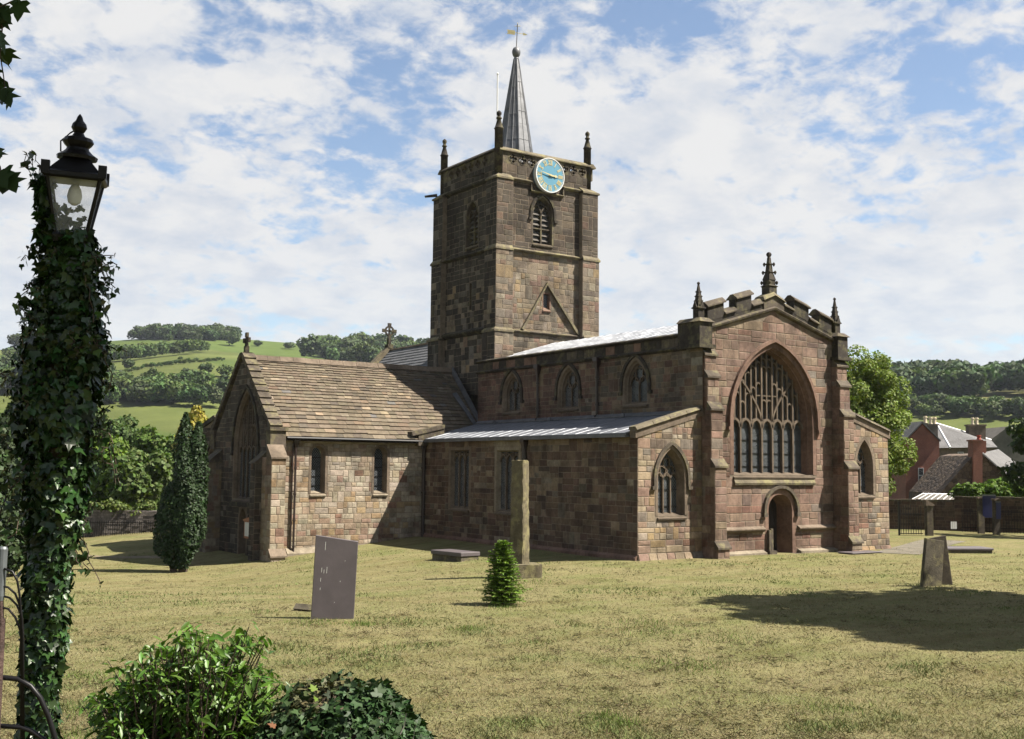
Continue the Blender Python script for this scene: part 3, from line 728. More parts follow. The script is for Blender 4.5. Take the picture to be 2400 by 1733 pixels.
def pier(x0, x1, y0, y1, tip):
    core = MB(); core.box(x0, x1, y0, y1, 8.0, 8.92); b = core.build('parapet_pier', M['stone_soot'], church)
    f = MB(); f.box(x0-.1, x1+.1, y0-.1, y1, 7.92, 8.06); f.build('corbel_course', M['stone_soot'], b)
    c = MB()
    cx, cy = (x0+x1)/2, (y0+.4)
    for k, (a0, a1) in enumerate(((y0-.09, (y0+y1)/2-.004), ((y0+y1)/2+.004, y1))):
        q = MB(); zz = 8.92; q.add([(x0-.09, a0, zz), (x1+.09, a0, zz), (x1+.09, a1, zz), (x0-.09, a1, zz), (x0+.1, a0+(.18 if k == 0 else 0), zz+.17), (x1-.1, a0+(.18 if k == 0 else 0), zz+.17), (x1-.1, a1, zz+.17), (x0+.1, a1, zz+.17)],
              [(3, 2, 1, 0), (4, 5, 6, 7), (0, 1, 5, 4), (1, 2, 6, 5), (2, 3, 7, 6), (3, 0, 4, 7)]); q.build('coping_stone', M['stone_dark'], b)
    pinnacle((cx, cy), .215, 9.02, tip, b)
pier(29.62, 30.28, 31.08, 32.3, 10.5); pier(37.5, 38.12, 31.08, 32.3, 10.62)
# the embattled gable: string, low wall, merlons with their copings
def gable_parapet():
    def gz(x): return 9.86-abs(x-34.0)*.292
    g = MB(); PR = [(-.09, 0), (-.03, .13), (.05, .16), (.09, .12), (.12, 0)]
    for s in (-1, 1):
        xs = [34.0, 34.0+s*3.62]; vs = [(x, YN-n, gz(x)+w-.06) for x in xs for w, n in PR]; k = 5
        g.add(vs, [tuple(range(k)), tuple(range(2*k-1, k-1, -1))]+[(i, k+i, k+(i+1) % k, (i+1) % k) for i in range(k)])
    g.build('gable_string', M['stone_dark'], church)
    w = MB(); lowh = .30
    w.prism([(30.2, YN, 8.6), (34.0, YN, 9.72), (37.75, YN, 8.6), (37.75, YN, gz(37.75)+lowh), (34.0, YN, gz(34)+lowh), (30.2, YN, gz(30.2)+lowh)], (0, .4, 0))
    pw = w.build('parapet', M['stone_soot'], church)
    def cap(x0, x1, h, nm='coping_stone'):
        q = MB(); a, b = (x0, x1)
        lo = lambda x: gz(x)+h
        P = [(YN-.1, 0), (YN-.1, .05), (YN+.12, .22), (YN+.28, .22), (YN+.5, .05), (YN+.5, 0)]; k = 6
        q.add([(x, y, lo(x)+z) for x in (a, b) for y, z in P], [tuple(range(k)), tuple(range(2*k-1, k-1, -1))]+[(i, k+i, k+(i+1) % k, (i+1) % k) for i in range(k)])
        q.build(nm, M['stone_dark'], pw)
    mer = [(30.36, 31.22), (31.92, 32.75), (35.22, 36.1), (36.75, 37.5)]
    for a, b in mer:
        q = MB(); q.prism([(a, YN-.012, gz(a)+lowh-.1), (b, YN-.012, gz(b)+lowh-.1), (b, YN-.012, gz(b)+.78), (a, YN-.012, gz(a)+.78)], (0, .42, 0)); q.build('merlon', M['stone_soot'], pw); cap(a-.06, b+.06, .76)
    for a, b in ((31.25, 31.9), (32.78, 33.4), (34.6, 35.2), (36.12, 36.72)): cap(a, b, lowh-.01)
    # pedestal and tall crocketed finial on the point
    q = MB(); q.prism([(33.42, YN-.06, gz(33.4)+.05), (34.0, YN-.06, gz(34)+.05), (34.58, YN-.06, gz(34.6)+.05), (34.58, YN-.06, gz(34.6)+.42), (34.0, YN-.06, gz(34)+.5), (33.42, YN-.06, gz(33.4)+.42)], (0, .5, 0)); q.build('finial_pedestal', M['stone_dark'], pw)
    q = MB(); q.add([(x, y, gz(x)+.43+z) for x, z in ((33.36, 0), (34.0, .06), (34.64, 0)) for y in (YN-.15, YN+.5)]+[(x, y, gz(x)+.58+z) for x, z in ((33.42, 0), (34.0, .08), (34.58, 0)) for y in (YN-.02, YN+.4)],
          [(0, 2, 3, 1), (2, 4, 5, 3), (6, 7, 9, 8), (8, 9, 11, 10), (0, 6, 8, 2), (2, 8, 10, 4), (1, 3, 9, 7), (3, 5, 11, 9), (0, 1, 7, 6), (4, 10, 11, 5)]); q.build('coping_stone', M['coping'], pw)
    f = MB(); c = (33.98, YN+.18, 10.38)
    f.lathe(c, [(.30, 0), (.30, .32), (.36, .36), (.25, .42), (.25, .62)], 4, rot=math.pi/4)
    f.lathe((c[0], c[1], c[2]+.62), [(.28, 0), (.17, .28), (.20, .3), (.21, .34), (.15, .36), (.12, .62), (.155, .64), (.16, .68), (.10, .7), (.075, .92), (.06, .95), (.1, 1.02), (.11, 1.08), (.07, 1.14), (.02, 1.16)], 4, rot=math.pi/4)
    fo = f.build('gable_finial', M['stone_soot'], pw)
    k = MB()
    for z, r in ((.5, .3), (.92, .24), (1.26, .19)):
        for a in range(4): k.lathe((c[0]+math.cos(a*math.pi/2+math.pi/4)*r, c[1]+math.sin(a*math.pi/2+math.pi/4)*r, c[2]+z), [(.015, -.08), (.06, 0), (.05, .05), (.015, .09)], 6)
    k.build('crocket', M['stone_soot'], fo)
gable_parapet()
# buttress block on the far corner of the right aisle
bb = buttress(XAR, 41.55, 33.2, [(-.4, .45, 32.0), (.45, 3.35, 32.1)], P_AISLE, top=32.6)
mb = MB(); mb.box(XAR-.0, 41.62, 32.02, 33.2, 3.42, 3.95); mb.build('buttress_cap', M['stone_dark'], bb)
mb = MB(); mb.box(XAR-.3, XAR-.02, 31.35, 33.2, -.4, 5.0); mb.build('aisle_end_wall', M['stone_pink'], church)
# aisle parapet copings
def sloped_cap(x0, z0, x1, z1, y0, y1, n, mat='coping'):
    par = MB(); par.prism([(x0, y0+.08, z0-.3), (x1, y0+.08, z1-.3), (x1, y0+.08, z1), (x0, y0+.08, z0)], (0, y1-y0-.16, 0)); p = par.build('aisle_parapet', M['stone_trim'], church)
    for i in range(n):
        a, b = i/n, (i+1)/n-.006; q = MB(); xa, xb = x0+(x1-x0)*a, x0+(x1-x0)*b; za, zb = z0+(z1-z0)*a, z0+(z1-z0)*b
        q.add([(xa, y0, za), (xb, y0, zb), (xb, y1, zb), (xa, y1, za), (xa, y0+.1, za+.12), (xb, y0+.1, zb+.12), (xb, y1-.05, zb+.12), (xa, y1-.05, za+.12)],
              [(3, 2, 1, 0), (4, 5, 6, 7), (0, 1, 5, 4), (1, 2, 6, 5), (2, 3, 7, 6), (3, 0, 4, 7)]); q.build('coping_stone', M[mat], p)
sloped_cap(XS-.12, 4.72, 29.92, 5.62, YA-.12, YA+.38, 4); sloped_cap(38.05, 5.85, XAR+.12, 5.0, YA-.12, YA+.38, 4, 'stone_dark')

# ---------------------------------------------------------------- church: south aisle and clerestory
YE = 46.9                                   # west wall of the transept
sA = side(XS)
o1 = Arch(-43.62, .80, 1.45, 4.08, 0); o2 = Arch(-39.75, .84, 1.45, 4.04, 0)
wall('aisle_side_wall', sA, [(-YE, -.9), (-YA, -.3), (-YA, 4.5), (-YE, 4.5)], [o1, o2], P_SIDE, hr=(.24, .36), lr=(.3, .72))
for o_, n in ((o1, 3), (o2, 3)): window(sA, o_, 'aisle_side_window', n, 'rect3', .2, .07, 0, .16, 'tracery', .04, splay_mat='stone_pale' if o_ is o2 else 'stone_trim')
mb = MB(); ubox(mb, sA, o2.u-1.05, o2.u+1.05, 4.22, 4.5, 0, .02); mb.build('lintel', M['stone_pale'], church)
mb = MB(); uprof(mb, sA, -YE, -YA, [(-1.0, 0), (-1.0, .14), (.1, .12), (.2, 0)]); mb.build('aisle_plinth', M['stone_pink'], church)
sC = side(XNV)
cops = [Arch(-y, .70, 5.95, 6.72, 1.02) for y in (44.0, 39.55, 35.0)]
def pc(u, w): return (P_CLER2 if (u > -38.0+random.uniform(-1.5, 1.5)) else P_CLER)(u, w)
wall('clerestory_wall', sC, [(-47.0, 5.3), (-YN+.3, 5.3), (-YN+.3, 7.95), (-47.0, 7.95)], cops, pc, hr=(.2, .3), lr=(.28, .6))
for o_ in cops: window(sC, o_, 'clerestory_window', 2, 'two', .26, .15, .09, .13, 'tracery', .04, 'stone_soot', splay_mat='stone_trim')
course('clerestory_string', sC, -47.05, -32.0, 7.88, .16, .14, 'stone_soot')
mb = MB(); ubox(mb, sC, -47.0, -32.0, 7.98, 8.44, -.2, .015); par = mb.build('clerestory_parapet', M['stone_soot'], church)
u = -47.0
while u < -32.2:                              # blocks of the blackened parapet
    l = random.uniform(.35, .8); l = min(l, -32.0-u); q = MB(); c = .012+random.uniform(0, .01)
    ubox(q, sC, u+.015, u+l-.015, 8.06, 8.4, 0, .02+c); q.build('parapet_block', M[random.choice(['stone_soot', 'stone_soot', 'stone_soot', 'stone_dark', 'stone_pink'])], par); u += l
course('parapet_coping', sC, -47.05, -32.0, 8.42, .14, .16, 'stone_soot')
mb = MB(); mb.box(XNV, 31.2, 46.6, 47.0, 5.3, 8.44); mb.build('clerestory_end_wall', M['stone_dark'], church)
# lead roofs
def lead_roof(name, p00, p10, p11, p01, n, r=.026, mat='lead'):
    """p00-p10 eaves, p01-p11 top; rolls run up the slope"""
    p00, p10, p11, p01 = (np.asarray(q, float) for q in (p00, p10, p11, p01)); nn = np.cross(p10-p00, p01-p00); nn /= np.linalg.norm(nn)
    if nn[2] < 0: nn = -nn
    mb = MB(); mb.add([p00, p10, p11, p01, p00-nn*.06, p10-nn*.06, p11-nn*.06, p01-nn*.06], [(0, 1, 2, 3), (7, 6, 5, 4), (0, 4, 5, 1), (1, 5, 6, 2), (2, 6, 7, 3), (3, 7, 4, 0)])
    ro = mb.build(name, M[mat], church)
    for i in range(n+1):
        t = i/n; a = p00+(p10-p00)*t; b = p01+(p11-p01)*t; q = MB(); q.tube([a-nn*.01, b-nn*.01], r, 6); q.tube([a, a-np.array([0, 0, .09])], r*.9, 5); q.build('lead_roll', M[mat], ro)
    return ro
lead_roof('aisle_roof', (XS-.22, 46.95, 4.62), (XS-.22, 31.72, 4.62), (XNV+.05, 31.72, 5.46), (XNV+.05, 46.95, 5.46), 20)
mb = MB(); mb.box(XS-.26, XS+.05, 31.72, 46.95, 4.46, 4.585); mb.build('aisle_gutter', M['lead_spire'], church)
mb = MB(); mb.prism([(XNV+.03, 31.75, 5.4), (XNV-.2, 31.75, 5.42), (XNV-.2, 31.75, 5.47), (XNV+.03, 31.75, 5.6)], (0, 15.2, 0)); mb.build('roof_flashing', M['lead_spire'], church)
for y in (45.0, 40.5, 35.4):
    mb = MB(); mb.lathe((XNV-.35, y, 5.4), [(.09, 0), (.09, .1), (.05, .16)], 8); mb.build('roof_vent', M['lead_spire'], church)
lead_roof('nave_roof', (XNV+.1, 46.2, 8.52), (XNV+.1, 32.2, 8.52), (34.0, 32.2, 9.72), (34.0, 46.2, 9.72), 22)
lead_roof('nave_roof', (38.1, 32.2, 8.5), (38.1, 46.2, 8.5), (34.0, 46.2, 9.72), (34.0, 32.2, 9.72), 22)
mb = MB(); mb.box(38.0, 38.12, 32.0, 46.5, 0, 8.5); mb.build('nave_side_wall', M['stone_pink'], church)
lead_roof('aisle_roof', (41.0, 31.8, 4.9), (41.0, 46.5, 4.9), (38.12, 46.5, 5.8), (38.12, 31.8, 5.8), 20)
# downpipes with hopper heads
def downpipe(x, y, ztop, zbot, r=.055, hop=True, name='downpipe', dx=-.12, dy=0.0):
    mb = MB(); mb.tube([(x+dx, y+dy, ztop), (x+dx, y+dy, zbot+.1), (x+dx*1.9, y+dy*1.9, zbot)], r, 8); p = mb.build(name, M['pipe'], church)
    if hop:
        h = MB(); h.lathe((x+dx, y+dy, ztop-.55), [(.06, 0), (.08, .15), (.17, .42), (.2, .46), (.2, .62)], 4, rot=math.pi/4); h.build('hopper', M['pipe'], p)
    z = zbot+.5
    while z < ztop-.6:
        b = MB(); b.lathe((x+dx, y+dy, z), [(r*1.45, -.04), (r*1.5, .04)], 8); b.build('pipe_collar', M['pipe'], p); z += 1.15
    return p
downpipe(XNV, 41.75, 7.95, 5.5); downpipe(XNV, 37.4, 7.95, 5.5, .06)
downpipe(XS, 38.35, 4.45, -.3, .09); downpipe(XS, 46.72, 4.5, -.7, .08)
# ---------------------------------------------------------------- church: tower
TX0, TX1, TY0, TY1 = 30.2, 36.62, 46.1, 52.4          # outer faces of the corner buttresses
MX0, MX1, MY0, MY1 = 30.48, 36.34, 46.4, 52.1         # main wall planes
fT, sT = front(MY0), side(MX0); fB, sB = front(TY0), side(TX0)
core = MB(); core.box(MX0+.45, MX1, MY0+.45, MY1, 6.0, 18.6); tower = core.build('tower_core', M['stone_dark'], church)
opT = Arch(33.22, .60, 14.78, 16.35, .86); opL = Arch(-48.85, .56, 14.75, 16.25, .82); slit = Arch(33.5, .2, 11.42, 12.22, 0)
slL = Arch(-48.9, .1, 11.4, 12.8, 0)
zs = (10.1, 14.25, 17.85)
wall('tower_wall', fT, [(MX0, 8.0), (MX1, 8.0), (MX1, zs[1]), (MX0, zs[1])], [slit], P_TLOW, hr=(.24, .38), lr=(.28, .62), margin=.03)
wall('tower_wall', fT, [(MX0, zs[1]), (MX1, zs[1]), (MX1, 18.66), (MX0, 18.66)], [opT], P_TUP, hr=(.28, .42), lr=(.34, .72), margin=.1)
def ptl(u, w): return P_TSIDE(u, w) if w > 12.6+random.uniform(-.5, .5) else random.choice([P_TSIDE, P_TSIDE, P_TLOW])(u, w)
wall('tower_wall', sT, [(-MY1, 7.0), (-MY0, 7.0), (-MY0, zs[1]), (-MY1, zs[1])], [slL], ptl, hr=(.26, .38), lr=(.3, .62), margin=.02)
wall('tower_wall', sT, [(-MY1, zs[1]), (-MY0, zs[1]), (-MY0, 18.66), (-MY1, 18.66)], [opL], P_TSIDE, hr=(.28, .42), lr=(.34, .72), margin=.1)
window(fT, opT, 'belfry_window', 2, 'louvre', .32, .06, .09, .1, 'stone_dark', .045, 'stone_soot')
window(sT, opL, 'belfry_window', 2, 'louvre', .32, .06, .0, .1, 'stone_dark', .045)
w_ = window(fT, slit, 'slit_window', 1, 'plain', .18, .02, 0, .07, 'stone_pink'); window(sT, slL, 'slit_window', 1, 'plain', .2, .01, 0, .04, 'stone_dark', sill=False)
# clasping buttresses at the corners
def corner(x0, x1, y0, y1, pal_f, pal_s, faces):
    for z0, z1, e, pf, ps in ((6.0, zs[0], .14, P_TLOW, P_TSIDE), (zs[0], zs[1], .05, P_TLOW, ptl), (zs[1], zs[2], .0, P_TUP, P_TSIDE)):
        a0, a1, b0, b1 = x0-e*(x0 < 33), x1+e*(x1 > 33), y0-e*(y0 < 49), y1+e*(y1 > 49)
        c = MB(); c.box(a0, a1, b0, b1, z0, z1); b = c.build('corner_buttress', M['mortar'], church)
        if 'f' in faces: stones(front(b0), [(a0, z0), (a1, z0), (a1, z1), (a0, z1)], [], b, pf, hr=(.26, .4), lr=(.3, .6))
        if 's' in faces: stones(side(a0), [(-b1, z0), (-b0, z0), (-b0, z1), (-b1, z1)], [], b, ps, hr=(.26, .4), lr=(.3, .6))
        nx0, nx1, ny0, ny1 = (MX0 if x0 < 33 else a0), (MX1 if x1 > 33 else a1), (MY0 if y0 < 49 else b0), (MY1 if y1 > 49 else b1)
        t = MB(); L = .07 if z1 == zs[2] else .055; hh = .26 if z1 == zs[2] else .16
        if z1 != zs[2]: nx0, nx1, ny0, ny1 = a0+e*.8, a1-e*.8, b0+e*.8, b1-e*.8
        q = [(a0-L*(x0 < 33), b0-L*(y0 < 49)), (a1+L*(x1 > 33), b0-L*(y0 < 49)), (a1+L*(x1 > 33), b1+L*(y1 > 49)), (a0-L*(x0 < 33), b1+L*(y1 > 49))]
        r = [(nx0, ny0), (nx1, ny0), (nx1, ny1), (nx0, ny1)]
        t.add([(*p, z1-.09) for p in q]+[(*p, z1-.0) for p in q]+[(*p, z1+hh) for p in r], [(3, 2, 1, 0), (0, 1, 5, 4), (1, 2, 6, 5), (2, 3, 7, 6), (3, 0, 4, 7), (4, 5, 9, 8), (5, 6, 10, 9), (6, 7, 11, 10), (7, 4, 8, 11), (8, 9, 10, 11)])
        t.build('weathering', M['coping'], b)
corner(TX0, 31.18, TY0, 47.1, None, None, 'fs'); corner(35.58, TX1, TY0, 47.1, None, None, 'f'); corner(TX0, 31.18, 51.4, TY1, None, None, 's'); corner(35.58, TX1, 51.4, TY1, None, None, '')
# string courses; the upper one steps down round the clock
course('string_course', fT, 31.18, 35.58, zs[0]-.05, .16, .16, 'stone_dark'); course('string_course', sT, -51.4, -47.1, zs[0]-.05, .3, .25, 'stone_soot')
course('string_course', fT, 31.18, 35.58, zs[1]-.07, .18, .2, 'coping'); course('string_course', sT, -51.4, -47.1, zs[1]-.07, .18, .2, 'stone_soot')
course('string_course', fT, 31.18, 32.45, zs[2]-.06, .18, .2, 'coping'); course('string_course', fT, 34.45, 35.58, zs[2]-.06, .18, .2, 'coping'); course('string_course', sT, -51.4, -47.1, zs[2]-.06, .18, .2, 'stone_soot')
course('string_course', fT, 32.4, 34.5, 17.36, .14, .16, 'coping')
mb = MB(); ubox(mb, fT, 32.4, 32.47, 17.4, 17.95, 0, .14); ubox(mb, fT, 34.43, 34.5, 17.4, 17.95, 0, .14); mb.build('string_return', M['stone_dark'], church)
# scar of an old steep roof
mb = MB(); ribbon(mb, fT, [(31.95, 10.25), (33.46, 12.72), (35.5, 10.25)], .07, 0, .17); mb.build('roof_scar', M['coping'], church)
# pierced parapet: rows of quatrefoils between a low wall and the coping
def quatre(c, h, n=8):
    """outline of a four-lobed opening of half size h"""
    P = []; r = h*.5
    for k in range(4):
        a0 = k*math.pi/2; cx, cy = c[0]+math.cos(a0)*h*.5, c[1]+math.sin(a0)*h*.5
        for i in range(n+1):
            a = a0-math.pi*.72+i*(math.pi*1.44)/n; P.append((cx+math.cos(a)*r*.95, cy+math.sin(a)*r*.95))
    return P
def pierced(fr, u0, u1, us, w0, w1, wc, h, thick, pal, name='parapet'):
    loops = [[(u0, w0), (u1, w0), (u1, w1), (u0, w1)]]+[quatre((u, wc), h) for u in us]
    flat = [p for l in loops for p in l]; tri = tessellate_polygon([[Vector((a, b, 0)) for a, b in l] for l in loops]); mb = MB(); n = len(flat)
    mb.add([fr.p(u, w, 0) for u, w in flat]+[fr.p(u, w, -thick) for u, w in flat], [tuple(t) for t in tri]+[tuple(n+i for i in reversed(t)) for t in tri])
    k = 0
    for l in loops:
        m = len(l); f = [(k+i, k+(i+1) % m, n+k+(i+1) % m, n+k+i) for i in range(m)]
        mb.f += [tuple(q+0 for q in g) for g in f]; k += m
    o = mb.build(name, M['stone_dark'], church)
    rings = MB()
    for u in us: rings = MB(); ribbon(rings, fr, quatre((u, wc), h*1.06), .02, 0, .02, closed=True); rings.build('quatrefoil', M['stone_dark'], o)
    return o
PW0, PW1, PWC, PH = 18.64, 19.28, 18.97, .25
usf = [31.35+.58*i for i in range(3)]+[34.62, 35.2, 35.78]
pf_ = pierced(fT, MX0+.2, MX1-.2, usf, PW0, PW1, PWC, PH, .3, P_TUP)
uss = [-51.0+.66*i for i in range(6)]
ps_ = pierced(sT, -MY1+.2, -MY0-.2, uss, PW0, PW1, PWC, PH, .3, P_TSIDE)
pb_ = pierced(front(MY1), MX0+.2, MX1-.2, [31.0+.66*i for i in range(8)], PW0, PW1, PWC, PH, .3, P_TUP)
pr_ = pierced(side(MX1), -MY1+.2, -MY0-.2, uss, PW0, PW1, PWC, PH, .3, P_TUP)
for fr, u0, u1, par, n, mt in ((fT, MX0, MX1, pf_, 9, 'coping'), (sT, -MY1, -MY0, ps_, 9, 'stone_soot'), (front(MY1), MX0, MX1, pb_, 9, 'coping'), (side(MX1), -MY1, -MY0, pr_, 9, 'coping')):
    for i in range(n):
        a, b = u0+(u1-u0)*i/n+.006, u0+(u1-u0)*(i+1)/n-.006; q = MB(); uprof(q, fr, a, b, [(PW1, -.38), (PW1, .12), (PW1+.06, .12), (PW1+.22, -.05), (PW1+.22, -.2), (PW1+.06, -.38)]); q.build('coping_stone', M[mt], par)
# leads behind the parapet
mb = MB(); mb.box(MX0, MX1, MY0+.05, MY1, 18.55, 18.66); mb.build('tower_roof', M['lead_spire'], church)
# four round corner pinnacles, the near one a little heavier
for x, y, r, zt in ((30.55, 46.52, .215, 21.35), (36.22, 46.52, .195, 21.28), (30.6, 52.0, .195, 21.2), (36.2, 52.0, .195, 21.2)):
    mb = MB(); z0 = 17.95; c = (x, y, z0); h = zt-z0
    mb.lathe(c, [(r, 0), (r, h-.98), (r*1.17, h-.96), (r*1.17, h-.92), (r*.98, h-.88), (r*.42, h-.46), (r*.66, h-.44), (r*.7, h-.38), (r*.42, h-.34), (r*.4, h-.28), (r*.62, h-.2), (r*.6, h-.1), (r*.28, h-.03), (.01, h)], 10); p = mb.build('corner_pinnacle', M['stone_soot'], church, True)
# spire clad in lead sheets
SCX, SCY = 33.52, 49.4
def spire():
    R0, z0, z1, R1 = 1.22, 18.6, 25.55, .13; n = 8; core = MB(); core.lathe((SCX, SCY, 0), [(R0-.03, z0), (R1-.02, z1)], n, rot=math.pi/8); s = core.build('spire', M['lead_spire'], church)
    def pt(k, z, off=0.0):
        a = math.pi/8+k*math.pi/4; r = R0+(R1-R0)*(z-z0)/(z1-z0)+off; return np.array([SCX+r*math.cos(a), SCY+r*math.sin(a), z])
    for k in range(n):
        z = z0; i = 0
        while z < z1-.05:
            h = random.uniform(.62, .9); zt = min(z1, z+h); q = MB(); e = .012+.006*(i % 2)
            A, B, Cc, D = pt(k, z, e), pt(k+1, z, e), pt(k+1, zt, e-.004), pt(k, zt, e-.004); q.add([A, B, Cc, D], [(0, 1, 2, 3)]); q.tube([A, B], .012, 5); o = q.build('lead_sheet', M['lead_spire'], s, fix=False); z = zt; i += 1
        q = MB(); q.tube([pt(k, z0, .01), pt(k, z1, .01)], [.035, .02], 6); q.build('lead_roll', M['lead_spire'], s)
        m0, m1 = (pt(k, z0, .02)+pt(k+1, z0, .02))/2, (pt(k, z1-1, .02)+pt(k+1, z1-1, .02))/2; q = MB(); q.tube([m0, m1], [.026, .012], 5); q.build('lead_roll', M['lead_spire'], s)
    b = MB(); b.lathe((SCX, SCY, z1), [(.14, -.04), (.15, .02), (.11, .06), (.13, .1), (.2, .2), (.235, .34), (.23, .46), (.17, .6), (.05, .68)], 12); b.build('spire_ball', M['lead_spire'], s, True)
    v = MB(); top = z1+.66; v.tube([(SCX, SCY, top-.05), (SCX+.07, SCY, 27.55)], .022, 6); vo = v.build('weather_vane', M['slat'], church)
    d = RT.copy(); d[2] = 0; d /= np.linalg.norm(d); c = np.array([SCX+.05, SCY, 27.02]); up = np.array([0, 0, 1.0])
    q = MB(); q.tube([c-d*.55+up*.1, c+d*.5-up*.08], .016, 5); nn = np.cross(d, up)*.012; tilt = up*.19
    for sgn in (1, -1):
        q.add([c-d*.12+up*.14+nn*sgn, c-d*.12-up*.1+nn*sgn, c-d*.58-up*.03+nn*sgn, c-d*.48+up*.08+nn*sgn, c-d*.58+up*.2+nn*sgn], [(0, 1, 2, 3, 4)])
    q.prism([c+d*.32-up*.13, c+d*.56-up*.1, c+d*.32+up*.03], nn*2); q.build('vane_arrow', M['gold'], vo)
    q = MB(); t = np.array([SCX+.07, SCY, 27.42]); q.tube([t-d*.16, t+d*.16], .018, 5); q.tube([t-up*.05, t+up*.2], .018, 5); q.build('vane_cross', M['gold'], vo)
spire()
mb = MB(); pp = onx(1161.5, 200, 30.9); mb.tube([(30.98, 47.35, 18.6), (30.98, 47.35, 23.55)], .035, 6); mb.lathe((30.98, 47.35, 23.55), [(.05, 0), (.06, .05), (.02, .1)], 6); mb.build('flagpole', M['white'], church)
mb = MB(); mb.tube([(30.3, 52.2, 18.05), (29.7, 52.5, 17.95)], [.09, .06], 6); mb.build('water_spout', M['stone_soot'], church)
mb = MB(); mb.tube([(30.45, 47.75, 18.35), (30.05, 48.2, 18.2)], [.06, .04], 6); mb.build('water_spout', M['stone_soot'], church)
# clock
def clock():
    cu, cw, R = 33.47, 18.36, .88; n0 = .30; fr = fT
    d = MB(); N_ = 48; P = [(cu+R*math.cos(2*math.pi*i/N_), cw+R*math.sin(2*math.pi*i/N_)) for i in range(N_)]
    d.prism([fr.p(u, w, 0.0) for u, w in P], fr.N*n0); ck = d.build('clock', M['blue'], church); tag(ck, 'round blue clock face with gold numerals')
    r = MB(); ribbon(r, fr, [(cu+(R+.01)*math.cos(a), cw+(R+.01)*math.sin(a)) for a in np.linspace(0, 2*math.pi, 49)[:-1]], .020, n0-.2, n0+.025, closed=True); r.build('clock_rim', M['white'], ck)
    t = MB()
    for i in range(60):
        a = 2*math.pi*i/60; c, s = math.sin(a), math.cos(a); ribbon(t, fr, [(cu+c*R*.925, cw+s*R*.925), (cu+c*R*.965, cw+s*R*.965)], .016, n0, n0+.006)
    t.build('minute_marks', M['white'], ck)
    NUM = ['XII', 'I', 'II', 'III', 'IIII', 'V', 'VI', 'VII', 'VIII', 'IX', 'X', 'XI']
    for i, txt in enumerate(NUM):
        a = 2*math.pi*i/12; x = np.array([math.cos(a), -math.sin(a)]); y = np.array([math.sin(a), math.cos(a)]); c = np.array([cu, cw]); q = MB()
        h = R*.285; wd = {'I': .062, 'V': .15, 'X': .15}; tot = sum(wd[ch] for ch in txt); pos = -tot/2; base = R*.61
        def seg(p0, p1, hw): ribbon(q, fr, [tuple(c+x*p0[0]+y*p0[1]), tuple(c+x*p1[0]+y*p1[1])], hw, n0, n0+.012)
        for ch in txt:
            w = wd[ch]; m = pos+w/2
            if ch == 'I': seg((m, base), (m, base+h), .017)
            if ch == 'V': seg((m-.055, base+h), (m, base), .019); seg((m+.055, base+h), (m, base), .012)
            if ch == 'X': seg((m-.055, base+h), (m+.055, base), .019); seg((m+.055, base+h), (m-.055, base), .012)
            pos += w
        for e in (base, base+h): seg((-tot/2, e), (tot/2, e), .009)
        q.build('numeral', M['gold'], ck)
    for nm, ang, L, hw, dn in (('minute_hand', math.radians(282), R*.86, .030, .05), ('hour_hand', math.radians(93.5), R*.62, .045, .035)):
        q = MB(); x = np.array([math.sin(ang), math.cos(ang)]); y = np.array([x[1], -x[0]]); c = np.array([cu, cw])
        poly = [c-x*L*.25-y*hw*.6, c-x*L*.25+y*hw*.6, c+y*hw*.8, c+x*L*.5+y*hw*.75, c+x*L*.62+y*hw*1.9, c+x*L*.7+y*hw*.6, c+x*L, c+x*L*.7-y*hw*.6, c+x*L*.62-y*hw*1.9, c+x*L*.5-y*hw*.75, c-y*hw*.8]
        if nm == 'minute_hand': poly = [c-x*L*.22-y*hw, c-x*L*.22+y*hw, c+y*hw*1.2, c+x*L, c-y*hw*1.2]
        q.prism([fr.p(*p, n0+dn) for p in poly], fr.N*.012); q.build(nm, M['gold'], ck)
    q = MB(); q.prism([fr.p(cu+.05*math.cos(a), cw+.05*math.sin(a), n0) for a in np.linspace(0, 2*math.pi, 11)[:-1]], fr.N*.075); q.build('clock_boss', M['gold'], ck)
clock()

# ---------------------------------------------------------------- church: transept
GX, TE0, TE1, RZ, EZ = 18.9, YE, 53.75, 8.35, 4.62; RY = (TE0+TE1)/2
fE, sE = front(YE), side(GX)
l1, l2 = Arch(21.28, .34, 2.08, 3.82, .40), Arch(24.42, .34, 2.08, 3.84, .40)
P_TRANS_UP = palette((5, (.285, .25, .20)), (4, (.245, .20, .145)), (2, (.19, .17, .14)), (.6, PINK), (.3, RED))
def ptr(u, w): return P_TRANS_UP(u, w) if w > 2.0 and u > 20.6 else P_TRANS(u, w)
wall('transept_west_wall', fE, [(GX, -1.3), (XS, -1.3), (XS, 4.35), (GX, 4.35)], [l1, l2], ptr, hr=(.2, .3), lr=(.24, .55), margin=.12)
for l in (l1, l2): window(fE, l, 'lancet_window', 1, 'plain', .34, .09, 0, .11, 'stone_pale', bars=.42, splay_mat='stone_trim')
course('eaves_course', fE, GX+.3, XS, 4.3, .14, .14, 'stone_pale')
mb = MB(); uprof(mb, fE, GX+.9, XS-.1, [(-1.5, 0), (-1.5, .26), (-.55, .26), (-.3, 0)]); mb.build('transept_plinth', M['stone_pale'], church)
opG = Arch(-49.62, 1.42, 1.75, 4.15, 2.55); opP = Arch(-49.75, .44, -1.2, .75, .58)
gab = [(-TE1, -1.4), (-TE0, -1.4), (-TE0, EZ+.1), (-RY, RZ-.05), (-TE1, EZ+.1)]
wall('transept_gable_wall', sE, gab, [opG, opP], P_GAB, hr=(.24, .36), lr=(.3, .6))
window(sE, opG, 'gable_window', 5, 'perp', .26, .13, .1, .16, 'tracery', .04, 'stone_soot', splay_mat='stone_trim')
